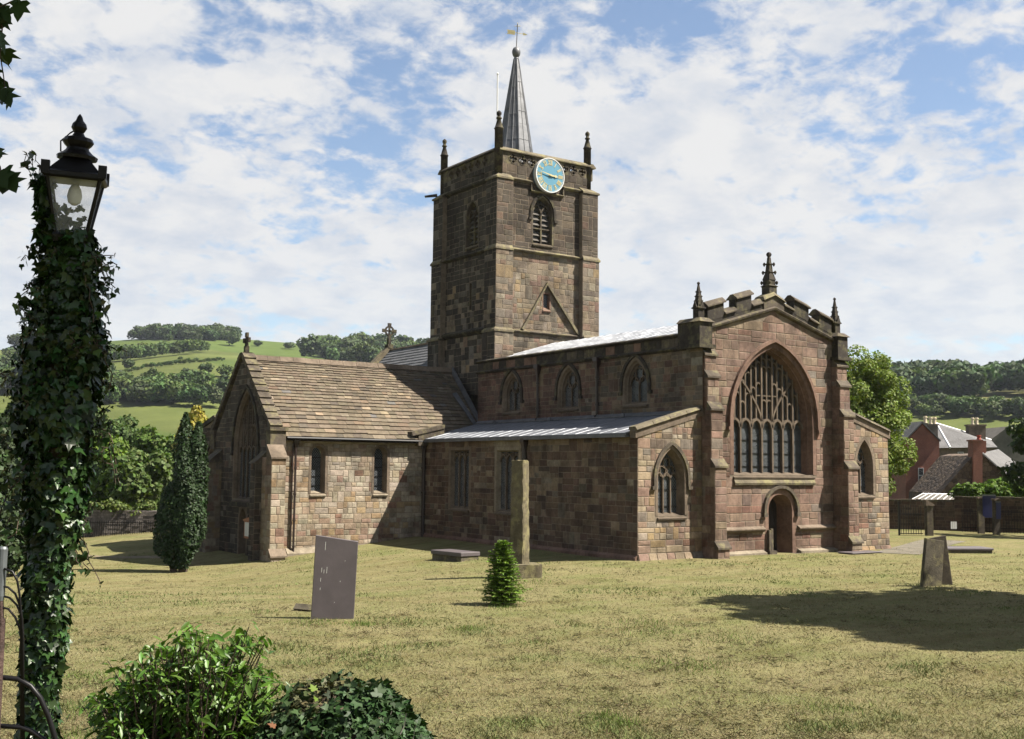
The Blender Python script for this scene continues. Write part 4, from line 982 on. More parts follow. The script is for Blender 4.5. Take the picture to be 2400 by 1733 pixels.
mb = MB(); band(mb, sE, opP.outline(8), opP.grow(-.06, 0).outline(8), .01, -.5); band(mb, sE, opP.grow(.15, 0).outline(8), opP.outline(8), .012, .012); dw = mb.build('side_doorway', M['stone_trim'], church, fix=False); flip_out(dw, sE)
mb = MB(); mb.add([sE.p(u, w, -.48) for u, w in opP.outline(8)], [tuple(range(len(opP.outline(8))))]); mb.build('door_leaf', M['wood_dark'], dw)
mb = MB(); ubox(mb, sE, -51.2, -48.1, 1.42, 1.6, 0, .16); mb.build('gable_string', M['stone_soot'], church)
# the gable's coping stones, kneelers and its cross
def gable_coping(X0, X1, yr, zr, ye, ze, n, sgn, par, mat='stone_dark'):
    for i in range(n):
        a, b = i/n, (i+1)/n-.01; q = MB(); y0, y1 = ye+(yr-ye)*a, ye+(yr-ye)*b; z0, z1 = ze+(zr-ze)*a, ze+(zr-ze)*b
        up = np.array([0, -sgn*(zr-ze), abs(yr-ye)]); up /= np.linalg.norm(up); t = up*(.16+.02*random.random()); t2 = up*.02
        A = [np.array((x, y, z)) for x in (X0, X1) for y, z in ((y0, z0), (y1, z1))]
        q.add([A[0]-t2, A[1]-t2, A[3]-t2, A[2]-t2, A[0]+t*1.25, A[1]+t, A[3]+t, A[2]+t*1.25], [(3, 2, 1, 0), (4, 5, 6, 7), (0, 1, 5, 4), (1, 2, 6, 5), (2, 3, 7, 6), (3, 0, 4, 7)]); q.build('coping_stone', M[mat], par)
gp = MB(); gp.prism([(GX+.33, TE0, EZ-.1), (GX+.33, RY, RZ+.0), (GX+.33, TE1, EZ-.1)], (.08, 0, 0)); gpar = gp.build('gable_parapet', M['stone_dark'], church)
gable_coping(GX-.12, GX+.46, RY, RZ+.1, TE0-.28, EZ+.28, 11, 1, gpar); gable_coping(GX-.12, GX+.46, RY, RZ+.1, TE1+.28, EZ+.28, 11, -1, gpar)
for y0, y1 in ((TE0-.42, TE0+.1), (TE1-.1, TE1+.42)):
    q = MB(); q.box(GX-.1, GX+.62, y0, y1, EZ-.55, EZ+.2); q.box(GX-.16, GX+.7, y0-.08, y1, EZ+.2, EZ+.36); q.build('kneeler', M['stone_dark'], gpar)
def stone_cross(c, h, par, wheel=False, axis=(0, 1, 0), mat='stone_soot'):
    ax = np.asarray(axis, float); c = np.asarray(c, float); q = MB(); n = np.cross(ax, Z)*.07; fr = Frame(c, ax)
    ubox(q, fr, -.2, .2, -.25, .0, -.22, .22); ubox(q, fr, -.1, .1, 0, h*.35, -.1, .1)
    cy = h*.68; R = h*.3
    ubox(q, fr, -.055, .055, h*.3, h, -.05, .05); ubox(q, fr, -R, R, cy-.055, cy+.055, -.05, .05)
    for k in range(4):
        a = k*math.pi/2; u, w = math.cos(a)*R, cy+math.sin(a)*R; ubox(q, fr, u-.11, u+.11, w-.11, w+.11, -.055, .055)
    if wheel: ribbon(q, fr, [(R*.72*math.cos(a), cy+R*.72*math.sin(a)) for a in np.linspace(0, 2*math.pi, 21)[:-1]], .05, -.045, .045, closed=True)
    q.build('gable_cross', M[mat], par)
stone_cross((GX+.15, RY, RZ+.2), .85, gpar)
# stone-slated roof, graded from wide courses at the eaves to narrow ones at the ridge
SLATES = []
def slate_roof(name, x0, x1, ye, ze, yr, zr, sgn, pal, h0=.30, h1=.15, lr=(.3, .62), solid='stone_slate'):
    sl = np.array([0, yr-ye, zr-ze]); L = np.linalg.norm(sl); sl /= L; nn = np.array([0, -sgn*sl[2], sgn*sl[1]*1.0]); nn = np.cross(np.array([1.0, 0, 0]), sl)*1.0
    if nn[2] < 0: nn = -nn
    base = MB(); e = np.array([0, ye, ze]); b0, b1 = e+np.array([x0, 0, 0]), e+np.array([x1, 0, 0])
    base.add([b0-nn*.03, b1-nn*.03, b1+sl*L-nn*.03, b0+sl*L-nn*.03, b0-nn*.1, b1-nn*.1, b1+sl*L-nn*.1, b0+sl*L-nn*.1], [(0, 1, 2, 3), (7, 6, 5, 4), (0, 4, 5, 1), (1, 5, 6, 2), (2, 6, 7, 3), (3, 7, 4, 0)], (.1, .09, .07))
    ro = base.build(name, M[solid], church); s = -.06
    while s < L-.08:
        h = h0+(h1-h0)*s/L; x = x0-random.uniform(0, .3)
        while x < x1-.02:
            l = random.uniform(*lr)*(1-.35*s/L); a, b = max(x, x0)+.004, min(x+l, x1)-.004
            if b-a > .05:
                lift = .055+random.uniform(0, .016); dp = random.uniform(-.02, .02); t = .045+random.uniform(0, .012)
                lo0, lo1 = e+np.array([a, 0, 0])+sl*(s+dp), e+np.array([b, 0, 0])+sl*(s+dp+random.uniform(-.01, .01)); top = sl*(h+.06)
                vs = [lo0+nn*(lift-t), lo1+nn*(lift-t), lo0+nn*lift, lo1+nn*lift, lo1+top+nn*.006, lo0+top+nn*.006]
                c = (lo0+lo1)/2+top/2; v = c-CAM; f = max(0, -(v/np.linalg.norm(v)) @ nn)
                SLATES.append(((b-a)*h*f/(v @ v), ro, vs, [(0, 1, 3, 2), (2, 3, 4, 5), (0, 2, 5), (1, 4, 3)], pal(x, s)))
            x += l
        s += h
    return ro
P_SL = palette((7, (.112, .092, .066)), (6, (.098, .080, .059)), (2.5, (.128, .107, .079)), (1.5, (.076, .065, .051)), (.7, (.125, .092, .064)), (.5, (.165, .138, .105)), (.3, (.105, .103, .10)), (.3, (.20, .16, .11)))
slate_roof('transept_roof', GX+.36, 30.15, TE0-.3, EZ-.02, RY, RZ, 1, P_SL)
slate_roof('transept_roof', GX+.36, 30.15, TE1+.3, EZ-.02, RY, RZ, -1, P_SL, .5, .4, (1, 2))
SLATES.sort(key=lambda t: -t[0]); _rest = {}
for i, (a, par, vs, fs, c) in enumerate(SLATES):
    if i < 300:
        me = bpy.data.meshes.new('slate'); me.from_pydata([tuple(map(float, v)) for v in vs], [], fs); set_col(me, np.array([c]*len(vs), np.float32)); link('slate', me, M['stone_slate'], par)
    else: _rest.setdefault(par.name, (par, MB()))[1].add(vs, fs, c)
for par, mb in _rest.values(): tag(mb.build('slating', M['stone_slate'], par, fix=False), kind='stuff')
i = 0; x = GX+.4
while x < 30.1:                                             # ridge stones
    l = random.uniform(.5, .75); q = MB(); d = .02*random.random(); q.add([(xx, RY+s*y, RZ+.05+z+d) for xx in (x, min(x+l-.012, 30.15)) for s, y, z in ((-1, .27, -.2), (-1, .12, .05), (1, .12, .05), (1, .27, -.2))], [(0, 1, 5, 4), (1, 2, 6, 5), (2, 3, 7, 6), (0, 3, 2, 1), (4, 5, 6, 7)]); q.build('ridge_stone', M['stone_trim'], church); x += l
mb = MB(); mb.tube([(GX+.7, TE0-.34, EZ-.1), (XS-.1, TE0-.34, EZ-.12)], .075, 8); mb.build('transept_gutter', M['iron'], church)
mb = MB(); mb.prism([(30.12, TE0-.3, EZ+.1), (30.12, RY-.4, RZ-.25), (30.12, RY-.4, RZ+.12), (30.12, TE0-.3, EZ+.5)], (-.08, 0, 0)); mb.build('roof_flashing', M['lead_spire'], church)
mb = MB(); mb.prism([(29.95, 47.05, 5.2), (29.72, 47.05, 5.25), (29.3, 48.6, 6.95), (29.55, 48.6, 7.0)], (0, .02, .08)); mb.build('lead_valley', M['lead_spire'], church)
q = MB(); q.prism([(25.85, 46.45, 4.75), (27.6, 46.45, 5.15), (27.6, 46.45, 5.33), (25.8, 46.45, 4.95)], (0, .5, 0)); q.prism([(26.2, 46.5, 4.3), (27.6, 46.5, 4.3), (27.6, 46.5, 5.15), (26.2, 46.5, 4.83)], (0, .4, 0)); q.build('aisle_end_parapet', M['stone_dark'], church)
downpipe(20.12, YE, 4.5, -.75, .05, dx=0, dy=-.14); 
mb = MB(); mb.tube([(20.0, YE-.1, 4.2), (20.0, YE-.1, -.6)], .028, 6); mb.build('downpipe', M['pipe'], church)
# corner buttresses of the transept
bt = buttress(18.66, 19.32, YE+.1, [(-1.5, -.55, 45.72), (-.55, 3.66, 45.92)], P_TRANS, top=46.4, mat='stone_trim')
def buttress_x(y0, y1, xf, xb, zt, pal, zt2):
    c = MB(); c.box(xf, xb, y0, y1, -1.5, zt); b = c.build('buttress', M['mortar'], church)
    stones(side(xf), [(-y1, -1.5), (-y0, -1.5), (-y0, zt), (-y1, zt)], [], b, pal); stones(front(y0), [(xf, -1.5), (xb, -1.5), (xb, zt), (xf, zt)], [], b, pal, lr=(.25, .5))
    w = MB(); w.add([(xf-.08, y0-.05, zt), (xf-.08, y1+.05, zt), (xb, y1+.05, zt2), (xb, y0-.05, zt2), (xb, y1+.05, zt), (xb, y0-.05, zt)], [(0, 1, 2, 3), (0, 3, 5), (1, 4, 2), (0, 5, 4, 1), (3, 2, 4, 5)]); w.build('weathering', M['stone_dark'], b)
buttress_x(47.0, 47.55, 18.35, GX+.05, 3.4, P_GAB, 4.0); buttress_x(52.7, 53.5, 18.2, GX+.05, 3.4, P_TLOW, 4.1)
# chapel beyond the transept
CX = 19.3; sK = side(CX); opK = Arch(-55.3, .75, .6, 2.9, 1.35)
wall('chapel_wall', sK, [(-58.6, -1.4), (-TE1+.1, -1.4), (-TE1+.1, 4.85), (-55.0, 5.55), (-58.6, 4.75)], [opK], P_GAB); window(sK, opK, 'chapel_window', 2, 'two', .2, .1, .08, .14, 'tracery', .04, 'stone_soot', splay_mat='stone_trim')
kp = MB(); kp.prism([(CX-.1, TE1-.1, 4.85), (CX-.1, 55.0, 5.55), (CX-.1, 58.7, 4.75), (CX-.1, 58.7, 4.95), (CX-.1, 55.0, 5.78), (CX-.1, TE1-.1, 5.05)], (.45, 0, 0)); kp.build('chapel_parapet', M['stone_soot'], church)
mb = MB(); mb.add([(CX+.2, TE1, 4.8), (CX+.2, 55.0, 5.45), (CX+.2, 58.6, 4.7), (30, TE1, 4.8), (30, 55.0, 5.45), (30, 58.6, 4.7)], [(0, 1, 4, 3), (1, 2, 5, 4)]); mb.build('chapel_roof', M['lead_spire'], church)
# chancel behind the tower
CHX, CRZ = 33.5, 10.65
mb = MB(); mb.add([(29.6, TY1-.3, 6.4), (CHX, TY1-.3, CRZ), (37.4, TY1-.3, 6.4), (29.6, 63.4, 6.4), (CHX, 63.4, CRZ), (37.4, 63.4, 6.4)], [(0, 3, 4, 1), (1, 4, 5, 2)]); cr_ = mb.build('chancel_roof', M['slate_roof'], church)
sl_ = np.array([CHX-29.6, 0, CRZ-6.4]); Ls = np.linalg.norm(sl_); sl_ /= Ls; nn_ = np.array([-sl_[2], 0, sl_[0]]); q = MB(); s = 2.0
while s < Ls-.05:
    y = 52.2-random.uniform(0, .25)
    while y < 63.3:
        l = .3; a = np.array([29.6, y+.004, 6.4])+sl_*s; b = a+np.array([0, l-.008, 0]); t = sl_*.3; k = .035+random.uniform(0, .01); q.add([a, b, a+nn_*k, b+nn_*k, b+t+nn_*.008, a+t+nn_*.008], [(0, 1, 3, 2), (2, 3, 4, 5)]); y += l
    s += .26
tag(q.build('slating', M['slate_roof'], cr_), kind='stuff')
mb = MB(); mb.tube([(CHX, 52.3, CRZ+.03), (CHX, 63.4, CRZ+.03)], .09, 6); mb.build('ridge_tiles', M['stone_trim'], cr_)
q = MB(); P = [(29.3, 6.3), (CHX, CRZ+.05), (37.7, 6.3), (37.7, 6.75), (CHX, CRZ+.42), (29.3, 6.75)]; q.prism([(x, 63.3, z) for x, z in P], (0, .5, 0)); eg = q.build('chancel_gable', M['coping'], church)
mb = MB(); mb.box(29.7, 37.3, 63.35, 63.7, -1, 6.4); mb.box(29.7, 30.0, 52.4, 63.4, -1, 6.4); mb.box(37.0, 37.3, 52.4, 63.4, -1, 6.4); mb.build('chancel_wall', M['stone_dark'], church)
stone_cross((CHX, 63.5, CRZ+.4), 1.3, eg, True, (1, 0, 0))
# notice case on the gable wall
nb = MB(); ubox(nb, sE, -49.2, -47.75, .02, .82, .03, .14); nb.prism([sE.p(u, w, .02) for u, w in ((-49.25, .8), (-47.7, .8), (-47.7, .86), (-48.5, .98), (-49.25, .86))], sE.N*.17)
nc = empty('notice_case', (GX-.5, 48.5, -.9)); nco = nb.build('case', M['orange_wood'], nc); tag(nc, 'orange wooden notice case by the small door in the shaded gable', 'noticeboard')
for a, b in ((-49.1, -48.55), (-48.45, -47.9)): q = MB(); ubox(q, sE, a, b, .12, .74, .14, .146); q.build('paper', M['paper'], nco)
flush_stones(300)
# ---------------------------------------------------------------- plants: tools
LEAF_V = [(0, 0, 0), (-.36, .42, .10), (0, 1, -.06), (.36, .42, .10)]; LEAF_F = [(0, 1, 2), (0, 2, 3)]
SPRAY_V = [(0, 0, 0), (-.5, .35, .06), (-.28, .95, -.05), (.22, 1.0, .05), (.52, .45, -.06)]; SPRAY_F = [(0, 1, 2), (0, 2, 3), (0, 3, 4)]
IVY_V = [(0, 0, 0), (-.42, -.02, .05), (-.58, .38, -.02), (-.24, .48, .05), (0, 1.0, -.08), (.24, .48, .05), (.58, .38, -.02), (.42, -.02, .05), (0, .35, -.03)]
IVY_F = [(8, i, i+1) for i in range(0, 7)]+[(8, 7, 0)]
MAPLE_V = [(0, 0, 0), (-.34, -.06, 0), (-.62, .12, .05), (-.38, .28, 0), (-.72, .62, .06), (-.3, .58, 0), (-.22, .78, 0), (0, 1.08, -.05), (.22, .78, 0), (.3, .58, 0), (.72, .62, .06), (.38, .28, 0), (.62, .12, .05), (.34, -.06, 0), (0, .4, -.04)]
MAPLE_F = [(14, i, i+1) for i in range(0, 13)]+[(14, 13, 0)]
def hits(px, py, lo=20.0, hi=2000.0):
    """ground points under many photo pixels (2268 px view)"""
    px = np.asarray(px, float)*K; py = np.asarray(py, float)*K
    D = FW[None]*F_+RT[None]*(px-W_/2)[:, None]-UP[None]*(py-H_/2)[:, None]; D /= np.linalg.norm(D, axis=1, keepdims=True)
    t = np.full(len(px), lo); done = np.zeros(len(px), bool); out = np.full(len(px), np.nan)
    while (~done).any() and t.min() < hi:
        p = CAM+D*t[:, None]; below = p[:, 2] < terrain(p[:, 0], p[:, 1]); new = below & ~done; out[new] = t[new]; done |= below; t = np.where(done, t, t*1.012)
        if t[~done].size and t[~done].min() > hi: break
    P = CAM+D*out[:, None]; P[:, 2] = terrain(P[:, 0], P[:, 1]); return P[~np.isnan(out)]
def at(x, y, d):
    """point under a pixel of the 2268 px view at distance d along the view"""
    r = ray(x*K, y*K); return CAM+r*(d/float(r @ FW))
def blobs(n, rad, shell=.55):
    v = RNG.normal(size=(n, 3)); v /= np.linalg.norm(v, axis=1, keepdims=True); return v*np.asarray(rad)*(RNG.uniform(shell, 1, (n, 1)))
def crown_points(center, rad, n, nb, br, shell=.5, flat=0.0):
    bc = np.asarray(center)+blobs(nb, rad, shell); k = RNG.integers(0, nb, n); d = RNG.normal(size=(n, 3)); d /= np.linalg.norm(d, axis=1, keepdims=True)
    r = br*RNG.uniform(.75, 1.25, nb)[k][:, None]*RNG.uniform(.55, 1.0, (n, 1))**.6
    return bc[k]+d*r*np.array([1, 1, .8]), d+.5*RNG.normal(size=(n, 3))+np.array([0, 0, .35]), bc
def tree(name, label, cat, base, H, cz, rad, n=3500, nb=26, br=.9, leaf=.3, col=(.05, .085, .018), group=None, trunk=.16, mat='leaf', tv=(SPRAY_V, SPRAY_F), limbs=7, bark='bark', v=.35):
    base = np.asarray(base, float); t = empty(name, tuple(base)); tag(t, label, cat, group)
    c = base+np.array([0, 0, cz]); pos, nr, bc = crown_points(c, rad, n, nb, br)
    ok = pos[:, 2] > base[2]+.15; pos, nr = pos[ok], nr[ok]
    tr = MB(); p1 = c+np.array([0, 0, rad[2]*.2]); mid = (base+p1)/2+np.array([.1, -.05, 0])*trunk*4; tr.tube([base-np.array([0, 0, .3]), base+np.array([0, 0, .2]), mid, p1], [trunk*1.35, trunk, trunk*.75, trunk*.3], 8)
    for q in bc[:limbs]:
        s = base+(p1-base)*RNG.uniform(.45, .9); tr.tube([s, (s+q)/2+np.array([0, 0, .1*H*.1]), q], [trunk*.4, trunk*.25, trunk*.08], 5)
    tr.build('trunk', M[bark], t)
    scatter('crown', tv[0], tv[1], pos, rot_from(nr, RNG.uniform(0, 6.28, len(pos))), leaf*RNG.uniform(.6, 1.3, len(pos)), jit_cols(col, len(pos), v), M[mat], t); return t

# ---------------------------------------------------------------- hills: woods, hedges and field trees
def far_template(nq, nb, seed, col=(.034, .058, .016), tall=1.0):
    r = np.random.default_rng(seed); bc = r.normal(size=(nb, 3)); bc /= np.linalg.norm(bc, axis=1, keepdims=True); bc = bc*np.array([.30, .30, .26*tall])*r.uniform(.4, 1, (nb, 1))+np.array([0, 0, .55])
    k = r.integers(0, nb, nq); d = r.normal(size=(nq, 3)); d /= np.linalg.norm(d, axis=1, keepdims=True); p = bc[k]+d*.19*r.uniform(.8, 1.1, (nq, 1)); p[:, 2] = np.maximum(p[:, 2], .04)
    R = rot_from(d+.6*r.normal(size=(nq, 3)), r.uniform(0, 6.28, nq)); q = np.array([(-.5, -.5, 0), (.5, -.4, .1), (.45, .5, 0), (-.4, .5, .1)])*.085
    V = (np.einsum('nij,kj->nki', R, q)*r.uniform(.7, 1.35, (nq, 1, 1))+p[:, None, :]).reshape(-1, 3); Fq = np.arange(nq*4).reshape(-1, 4)
    s = 1+.3*r.uniform(-1, 1, (nq, 1)); c = np.repeat(np.asarray(col)[None]*s*(1+.1*r.uniform(-1, 1, (nq, 3))), 4, 0)
    return V, Fq, c
TPL = [far_template(520, 13, s, c) for s, c in ((1, (.040, .064, .020)), (2, (.054, .082, .024)), (3, (.036, .054, .020)), (4, (.066, .094, .026)))]
def wood(name, P, hr, tint=(1, 1, 1), kinds=(0, 1, 2), label=None, sink=.06):
    Vs, Fs, Cs = [], [], []; b = 0
    for p in P:
        V, Fq, c = TPL[kinds[RNG.integers(0, len(kinds))]]; a = RNG.uniform(0, 6.28); h = RNG.uniform(*hr); w = h*RNG.uniform(.9, 1.3); ca, sa = math.cos(a), math.sin(a)
        v = V*np.array([w, w, h]); Vs.append(np.stack([v[:, 0]*ca-v[:, 1]*sa, v[:, 0]*sa+v[:, 1]*ca, v[:, 2]], -1)+p-np.array([0, 0, sink*h])); Fs.append(Fq+b); Cs.append(c*np.asarray(tint)*RNG.uniform(.7, 1.45)*np.array([RNG.uniform(.85, 1.2), 1, RNG.uniform(.8, 1.1)])); b += len(V)
    if not Vs: return
    o = link(name, np_mesh(name, np.concatenate(Vs), np.concatenate(Fs), np.concatenate(Cs)), M['far_leaf']); tag(o, label, 'wood', kind='stuff')
def in_poly(poly, n):
    poly = np.asarray(poly, float); lo, hi = poly.min(0), poly.max(0); out = []
    while len(out) < n:
        q = RNG.uniform(lo, hi); x = poly_cross(poly, q)
        if x: out.append(q)
    return np.array(out)
def poly_cross(poly, q):
    c = False; n = len(poly)
    for i in range(n):
        a, b = poly[i], poly[(i+1) % n]
        if (a[1] > q[1]) != (b[1] > q[1]) and q[0] < a[0]+(b[0]-a[0])*(q[1]-a[1])/(b[1]-a[1]): c = not c
    return c
def region(poly, n): q = in_poly(poly, n); return hits(q[:, 0], q[:, 1])
def along(pts, step, jit=2.0):
    out = []
    for (x0, y0), (x1, y1) in zip(pts[:-1], pts[1:]):
        m = max(1, int(math.hypot(x1-x0, y1-y0)/step))
        out += [(x0+(x1-x0)*i/m+RNG.uniform(-jit, jit), y0+(y1-y0)*i/m+RNG.uniform(-jit, jit)*.4) for i in range(m)]
    q = np.array(out); return hits(q[:, 0], q[:, 1])
wood('hilltop_wood', np.concatenate([along([(300, 753), (420, 752), (545, 751)], 5), along([(300, 751), (420, 750), (545, 749)], 6), along([(420, 756), (520, 755)], 12)]), (10, 15), (1, 1, 1.05), (0, 2), 'dark wood along the top of the green hill', .2)
wood('hillside_wood', np.concatenate([region([(700, 800), (705, 775), (800, 775), (900, 782), (985, 790), (985, 830), (820, 822)], 110), along([(735, 760), (820, 760), (960, 775)], 8)]), (11, 17), (1, 1, 1), (0, 2, 1), 'dense wood covering the hillside beside the tower')
wood('valley_wood', np.concatenate([region([(215, 902), (225, 878), (330, 868), (410, 862), (505, 866), (505, 905), (420, 908), (340, 905)], 105)]), (4, 11), (.95, 1, .95), (0, 1, 2), 'belt of dark trees across the lower hillside')
wood('upper_hedge', np.concatenate([along([(228, 806), (330, 795), (460, 780)], 6.5), region([(225, 810), (225, 795), (330, 785), (335, 800)], 24)]), (7, 11), (1, 1, .95), (0, 1), 'line of trees dividing the hill fields')
wood('field_hedge', np.concatenate([along([(225, 842), (320, 818), (420, 806), (500, 800)], 4.5, 1.0), along([(540, 742), (640, 750), (730, 757)], 7, 1)]), (1.5, 3.2), (1, 1, .9), (0, 1), 'low hedges between the hill fields')
wood('left_wood', np.concatenate([region([(-60, 880), (-60, 800), (60, 800), (240, 830), (240, 870), (60, 900)], 60), along([(-40, 770), (60, 775), (230, 782)], 9)]), (9, 14), (1, 1, 1), (0, 2), 'woods on the hill behind the lamp post')
wood('far_wood', np.concatenate([region([(1960, 884), (1985, 868), (2110, 866), (2168, 884), (2168, 892), (2000, 896)], 90), along([(1985, 874), (2060, 868), (2130, 872), (2170, 884)], 5), region([(2200, 878), (2212, 862), (2330, 862), (2330, 880)], 40)]), (10, 16), (.95, 1, 1.1), (0, 2), 'dark wood on the distant ridge')
wood('far_hedge', np.concatenate([along([(1990, 905), (2060, 918), (2140, 922), (2300, 930)], 6), region([(2010, 925), (2010, 912), (2200, 915), (2330, 925), (2330, 938), (2150, 932)], 36)]), (4, 8), (1, 1, 1), (0, 1, 2), 'trees between the distant fields')
FT = []
for i in range(3):
    V, Fq, c = far_template(700, 16, 20+i, ((.048, .074, .022), (.04, .062, .02), (.06, .086, .026))[i]); FT.append(np_mesh('field_tree', V, Fq, c))
    FT[-1].materials.append(M['far_leaf'])
def field_trees(lst, group):
    for i, (x, y, hp, wp, label) in enumerate(lst):
        P = hits([x], [y])
        if not len(P): continue
        p = P[0]; m = depth_of(p)/F_*K; o = bpy.data.objects.new('field_tree', FT[i % 3]); COL.objects.link(o); o.location = (p[0], p[1], p[2]-.05*hp*m); o.scale = (wp*m*1.15, wp*m*1.15, hp*m*1.1); o.rotation_euler = (0, 0, i*1.7); tag(o, label, 'tree', group)
field_trees([(515, 768, 34, 38, 'round lone tree standing high on the green hill'), (690, 800, 58, 66, 'largest round tree on the hillside above the slate roof'), (640, 775, 16, 30, 'low bush below the hill crest beside the big round tree'),
             (572, 770, 14, 26, 'small bush on the hill just right of the round lone tree'), (285, 822, 26, 30, 'small tree on the field edge beside the lamp post'), (340, 826, 9, 12, 'tiny bush left of the pair in the sloping field'),
             (400, 800, 10, 12, 'tiny bush in the middle of the sloping field'), (628, 748, 12, 16, 'bush on the skyline above the church gable'), (665, 749, 11, 12, 'bush on the skyline near the hillside wood'),
             (600, 745, 7, 9, 'smallest bush on the skyline'), (455, 830, 26, 34, 'round tree on the slope above the belt of trees'), (500, 840, 30, 40, 'tree on the slope close behind the church gable'), (372, 757, 14, 24, 'bush in the field just below the hilltop wood')], 'single trees on the hillside')
field_trees([(2120, 893, 16, 22, 'bush at the lower edge of the distant wood'), (2080, 905, 12, 22, 'bush in the distant green field'), (2215, 905, 26, 30, 'round tree at the corner of the distant field')], 'single trees on the distant hill')

# ---------------------------------------------------------------- garden trees beyond the lawn, left
gt = [(235, 1125, 960, 62, 78, (.062, .10, .014), 'bright green garden tree beside the lamp post'), (310, 1130, 985, 60, 74, (.05, .075, .02), 'olive green garden tree above the grey wall'), (265, 1100, 918, 60, 98, (.042, .066, .02), 'tall dull green tree behind the bright garden tree'),
      (345, 1090, 935, 45, 95, (.05, .08, .016), 'yellowish green tree beside the columnar yew'), (190, 1120, 880, 48, 105, (.036, .058, .018), 'dark tree rising behind the ivy of the lamp post'), (395, 1110, 960, 44, 88, (.04, .066, .016), 'green tree behind the columnar yew'),
      (445, 1120, 985, 40, 100, (.036, .06, .016), 'leafy tree showing between the yew and the chapel')]
for x, yb, yt, rx, d, col, lab in gt:
    p = at(x, yb, d); p[2] = terrain(p[0], p[1]); m = d/F_*K; top = at(x, yt, d)[2]; H = top-p[2]; r = rx*m
    tree('garden_tree', lab, 'tree', p, H, H*.55, (r, r, H*.42), 7500, 34, r*.42, .27, tuple(1.25*q for q in col), 'garden trees beyond the grey wall', .22)
# retaining wall with railings at the far end of the lawn
def grey_wall():
    A, B = at(120, 1178, 66), at(372, 1170, 66); A[2] = B[2] = -1.3; d = B-A; L = np.linalg.norm(d[:2]); U = np.array([d[0], d[1], 0])/L; fr = Frame((A[0], A[1], 0), U)
    g = empty('garden_wall', (float(A[0]), float(A[1]), -1.3)); tag(g, 'grey stone wall with iron railings at the far side of the lawn', 'wall')
    zt = at(250, 1131, 66)[2]; core = MB(); ubox(core, fr, 0, L, -2.2, zt, -.5, 0); co = core.build('wall_core', M['stone_grey'], g)
    s = MB(); w = -1.5
    while w < zt-.05:
        u = 0; h = random.uniform(.1, .17)
        while u < L:
            l = random.uniform(.2, .5); k = random.uniform(.8, 1.25); ubox(s, fr, u+.008, min(u+l, L)-.008, w+.008, min(w+h, zt)-.004, 0, random.uniform(.01, .04), (.15*k, .135*k, .125*k)); u += l
        w += h
    tag(s.build('stonework', M['stone'], co, fix=False), kind='stuff')
    r = MB(); u = .1
    for ww in (-.95, -.1): ubox(r, fr, 0, L, ww-.02, ww+.02, .5, .53)
    while u < L: ubox(r, fr, u-.011, u+.011, -1.4, .0, .5, .525); u += .13
    r.build('railing', M['iron'], g)
    for i in range(5):
        c = fr.p(RNG.uniform(.3, L-.3), zt+.15, -.3); pos, nr, _ = crown_points(c, (.7, .5, .35), 420, 8, .35); scatter('trailing_plant', SPRAY_V, SPRAY_F, pos, rot_from(nr, RNG.uniform(0, 6.28, 420)), .16*RNG.uniform(.6, 1.3, 420), jit_cols((.075, .10, .025), 420, .35), M['leaf'], g)
M['stone_grey'] = mat_stone('grey_wall_stone', base=(.13, .118, .11))
grey_wall()
# columnar yews
def yew(base, H, stems, label, n, col=(.015, .032, .008), tip=None, name='columnar_yew', leaf=.13, group=None):
    base = np.asarray(base, float); t = empty(name, tuple(base)); tag(t, label, 'tree', group); P, Nn = [], []; tr = MB()
    for (dx, dy, h, r) in stems:
        c0 = base+np.array([dx*.35, dy*.35, 0]); tr.tube([c0-np.array([0, 0, .2]), c0+np.array([dx*.5, dy*.5, h*.5])], [.09, .04], 6); m = int(n*h*r/sum(a[2]*a[3] for a in stems))
        z = RNG.uniform(0, 1, m)**.85; a = RNG.uniform(0, 6.28, m); prof = np.interp(z, [0, .08, .25, .6, .85, 1], [.22, .5, .85, 1, .75, .12])
        lump = .62+.55*vnoise(a*1.9+dx*9, z*h*1.5, 31)+.22*vnoise(a*5, z*h*4, 32); rr = r*prof*lump*RNG.uniform(.8, 1.0, m)
        P.append(np.stack([c0[0]+dx*.65*ssn(0, .3, z)+rr*np.cos(a), c0[1]+dy*.65*ssn(0, .3, z)+rr*np.sin(a), base[2]+.12+z*h*(1+0*z)], -1)); Nn.append(np.stack([np.cos(a), np.sin(a), .5+0*a], -1)+.45*RNG.normal(size=(m, 3)))
    P = np.concatenate(P); Nn = np.concatenate(Nn); cols = jit_cols(col, len(P), .4)
    if tip is not None: f = ssn(.55, .9, (P[:, 2]-base[2])/H)[:, None]; cols = cols*(1-f)+jit_cols(tip, len(P), .3)*f
    tr.build('trunk', M['bark'], t); scatter('crown', SPRAY_V, SPRAY_F, P, rot_from(Nn, RNG.normal(0, .6, len(P))), leaf*RNG.uniform(.6, 1.4, len(P)), cols, M['needle'], t); return t
yb_ = gd(398, 1268); ym = depth_of(yb_)/F_*K
yew(yb_, 345*ym, [(.05, .05, 345*ym, 25*ym), (.50, -.30, 325*ym, 25*ym), (-.05, -.25, 290*ym, 26*ym), (.62, .0, 270*ym, 24*ym), (-.40, .25, 190*ym, 27*ym), (.15, -.4, 215*ym, 28*ym), (-.62, .40, 140*ym, 24*ym)], 'dark green columnar yew standing before the chapel', 26000, leaf=.085)
q_ = at(428, 1180, 60); q_[2] = terrain(q_[0], q_[1]); hh = at(428, 908, 60)[2]-q_[2]
yew(q_, hh, [(0, 0, hh, 1.15), (.3, .3, hh*.9, .9)], 'golden tipped conifer peeping out behind the columnar yew', 6000, (.06, .075, .014), (.17, .15, .018), 'golden_conifer', .16)
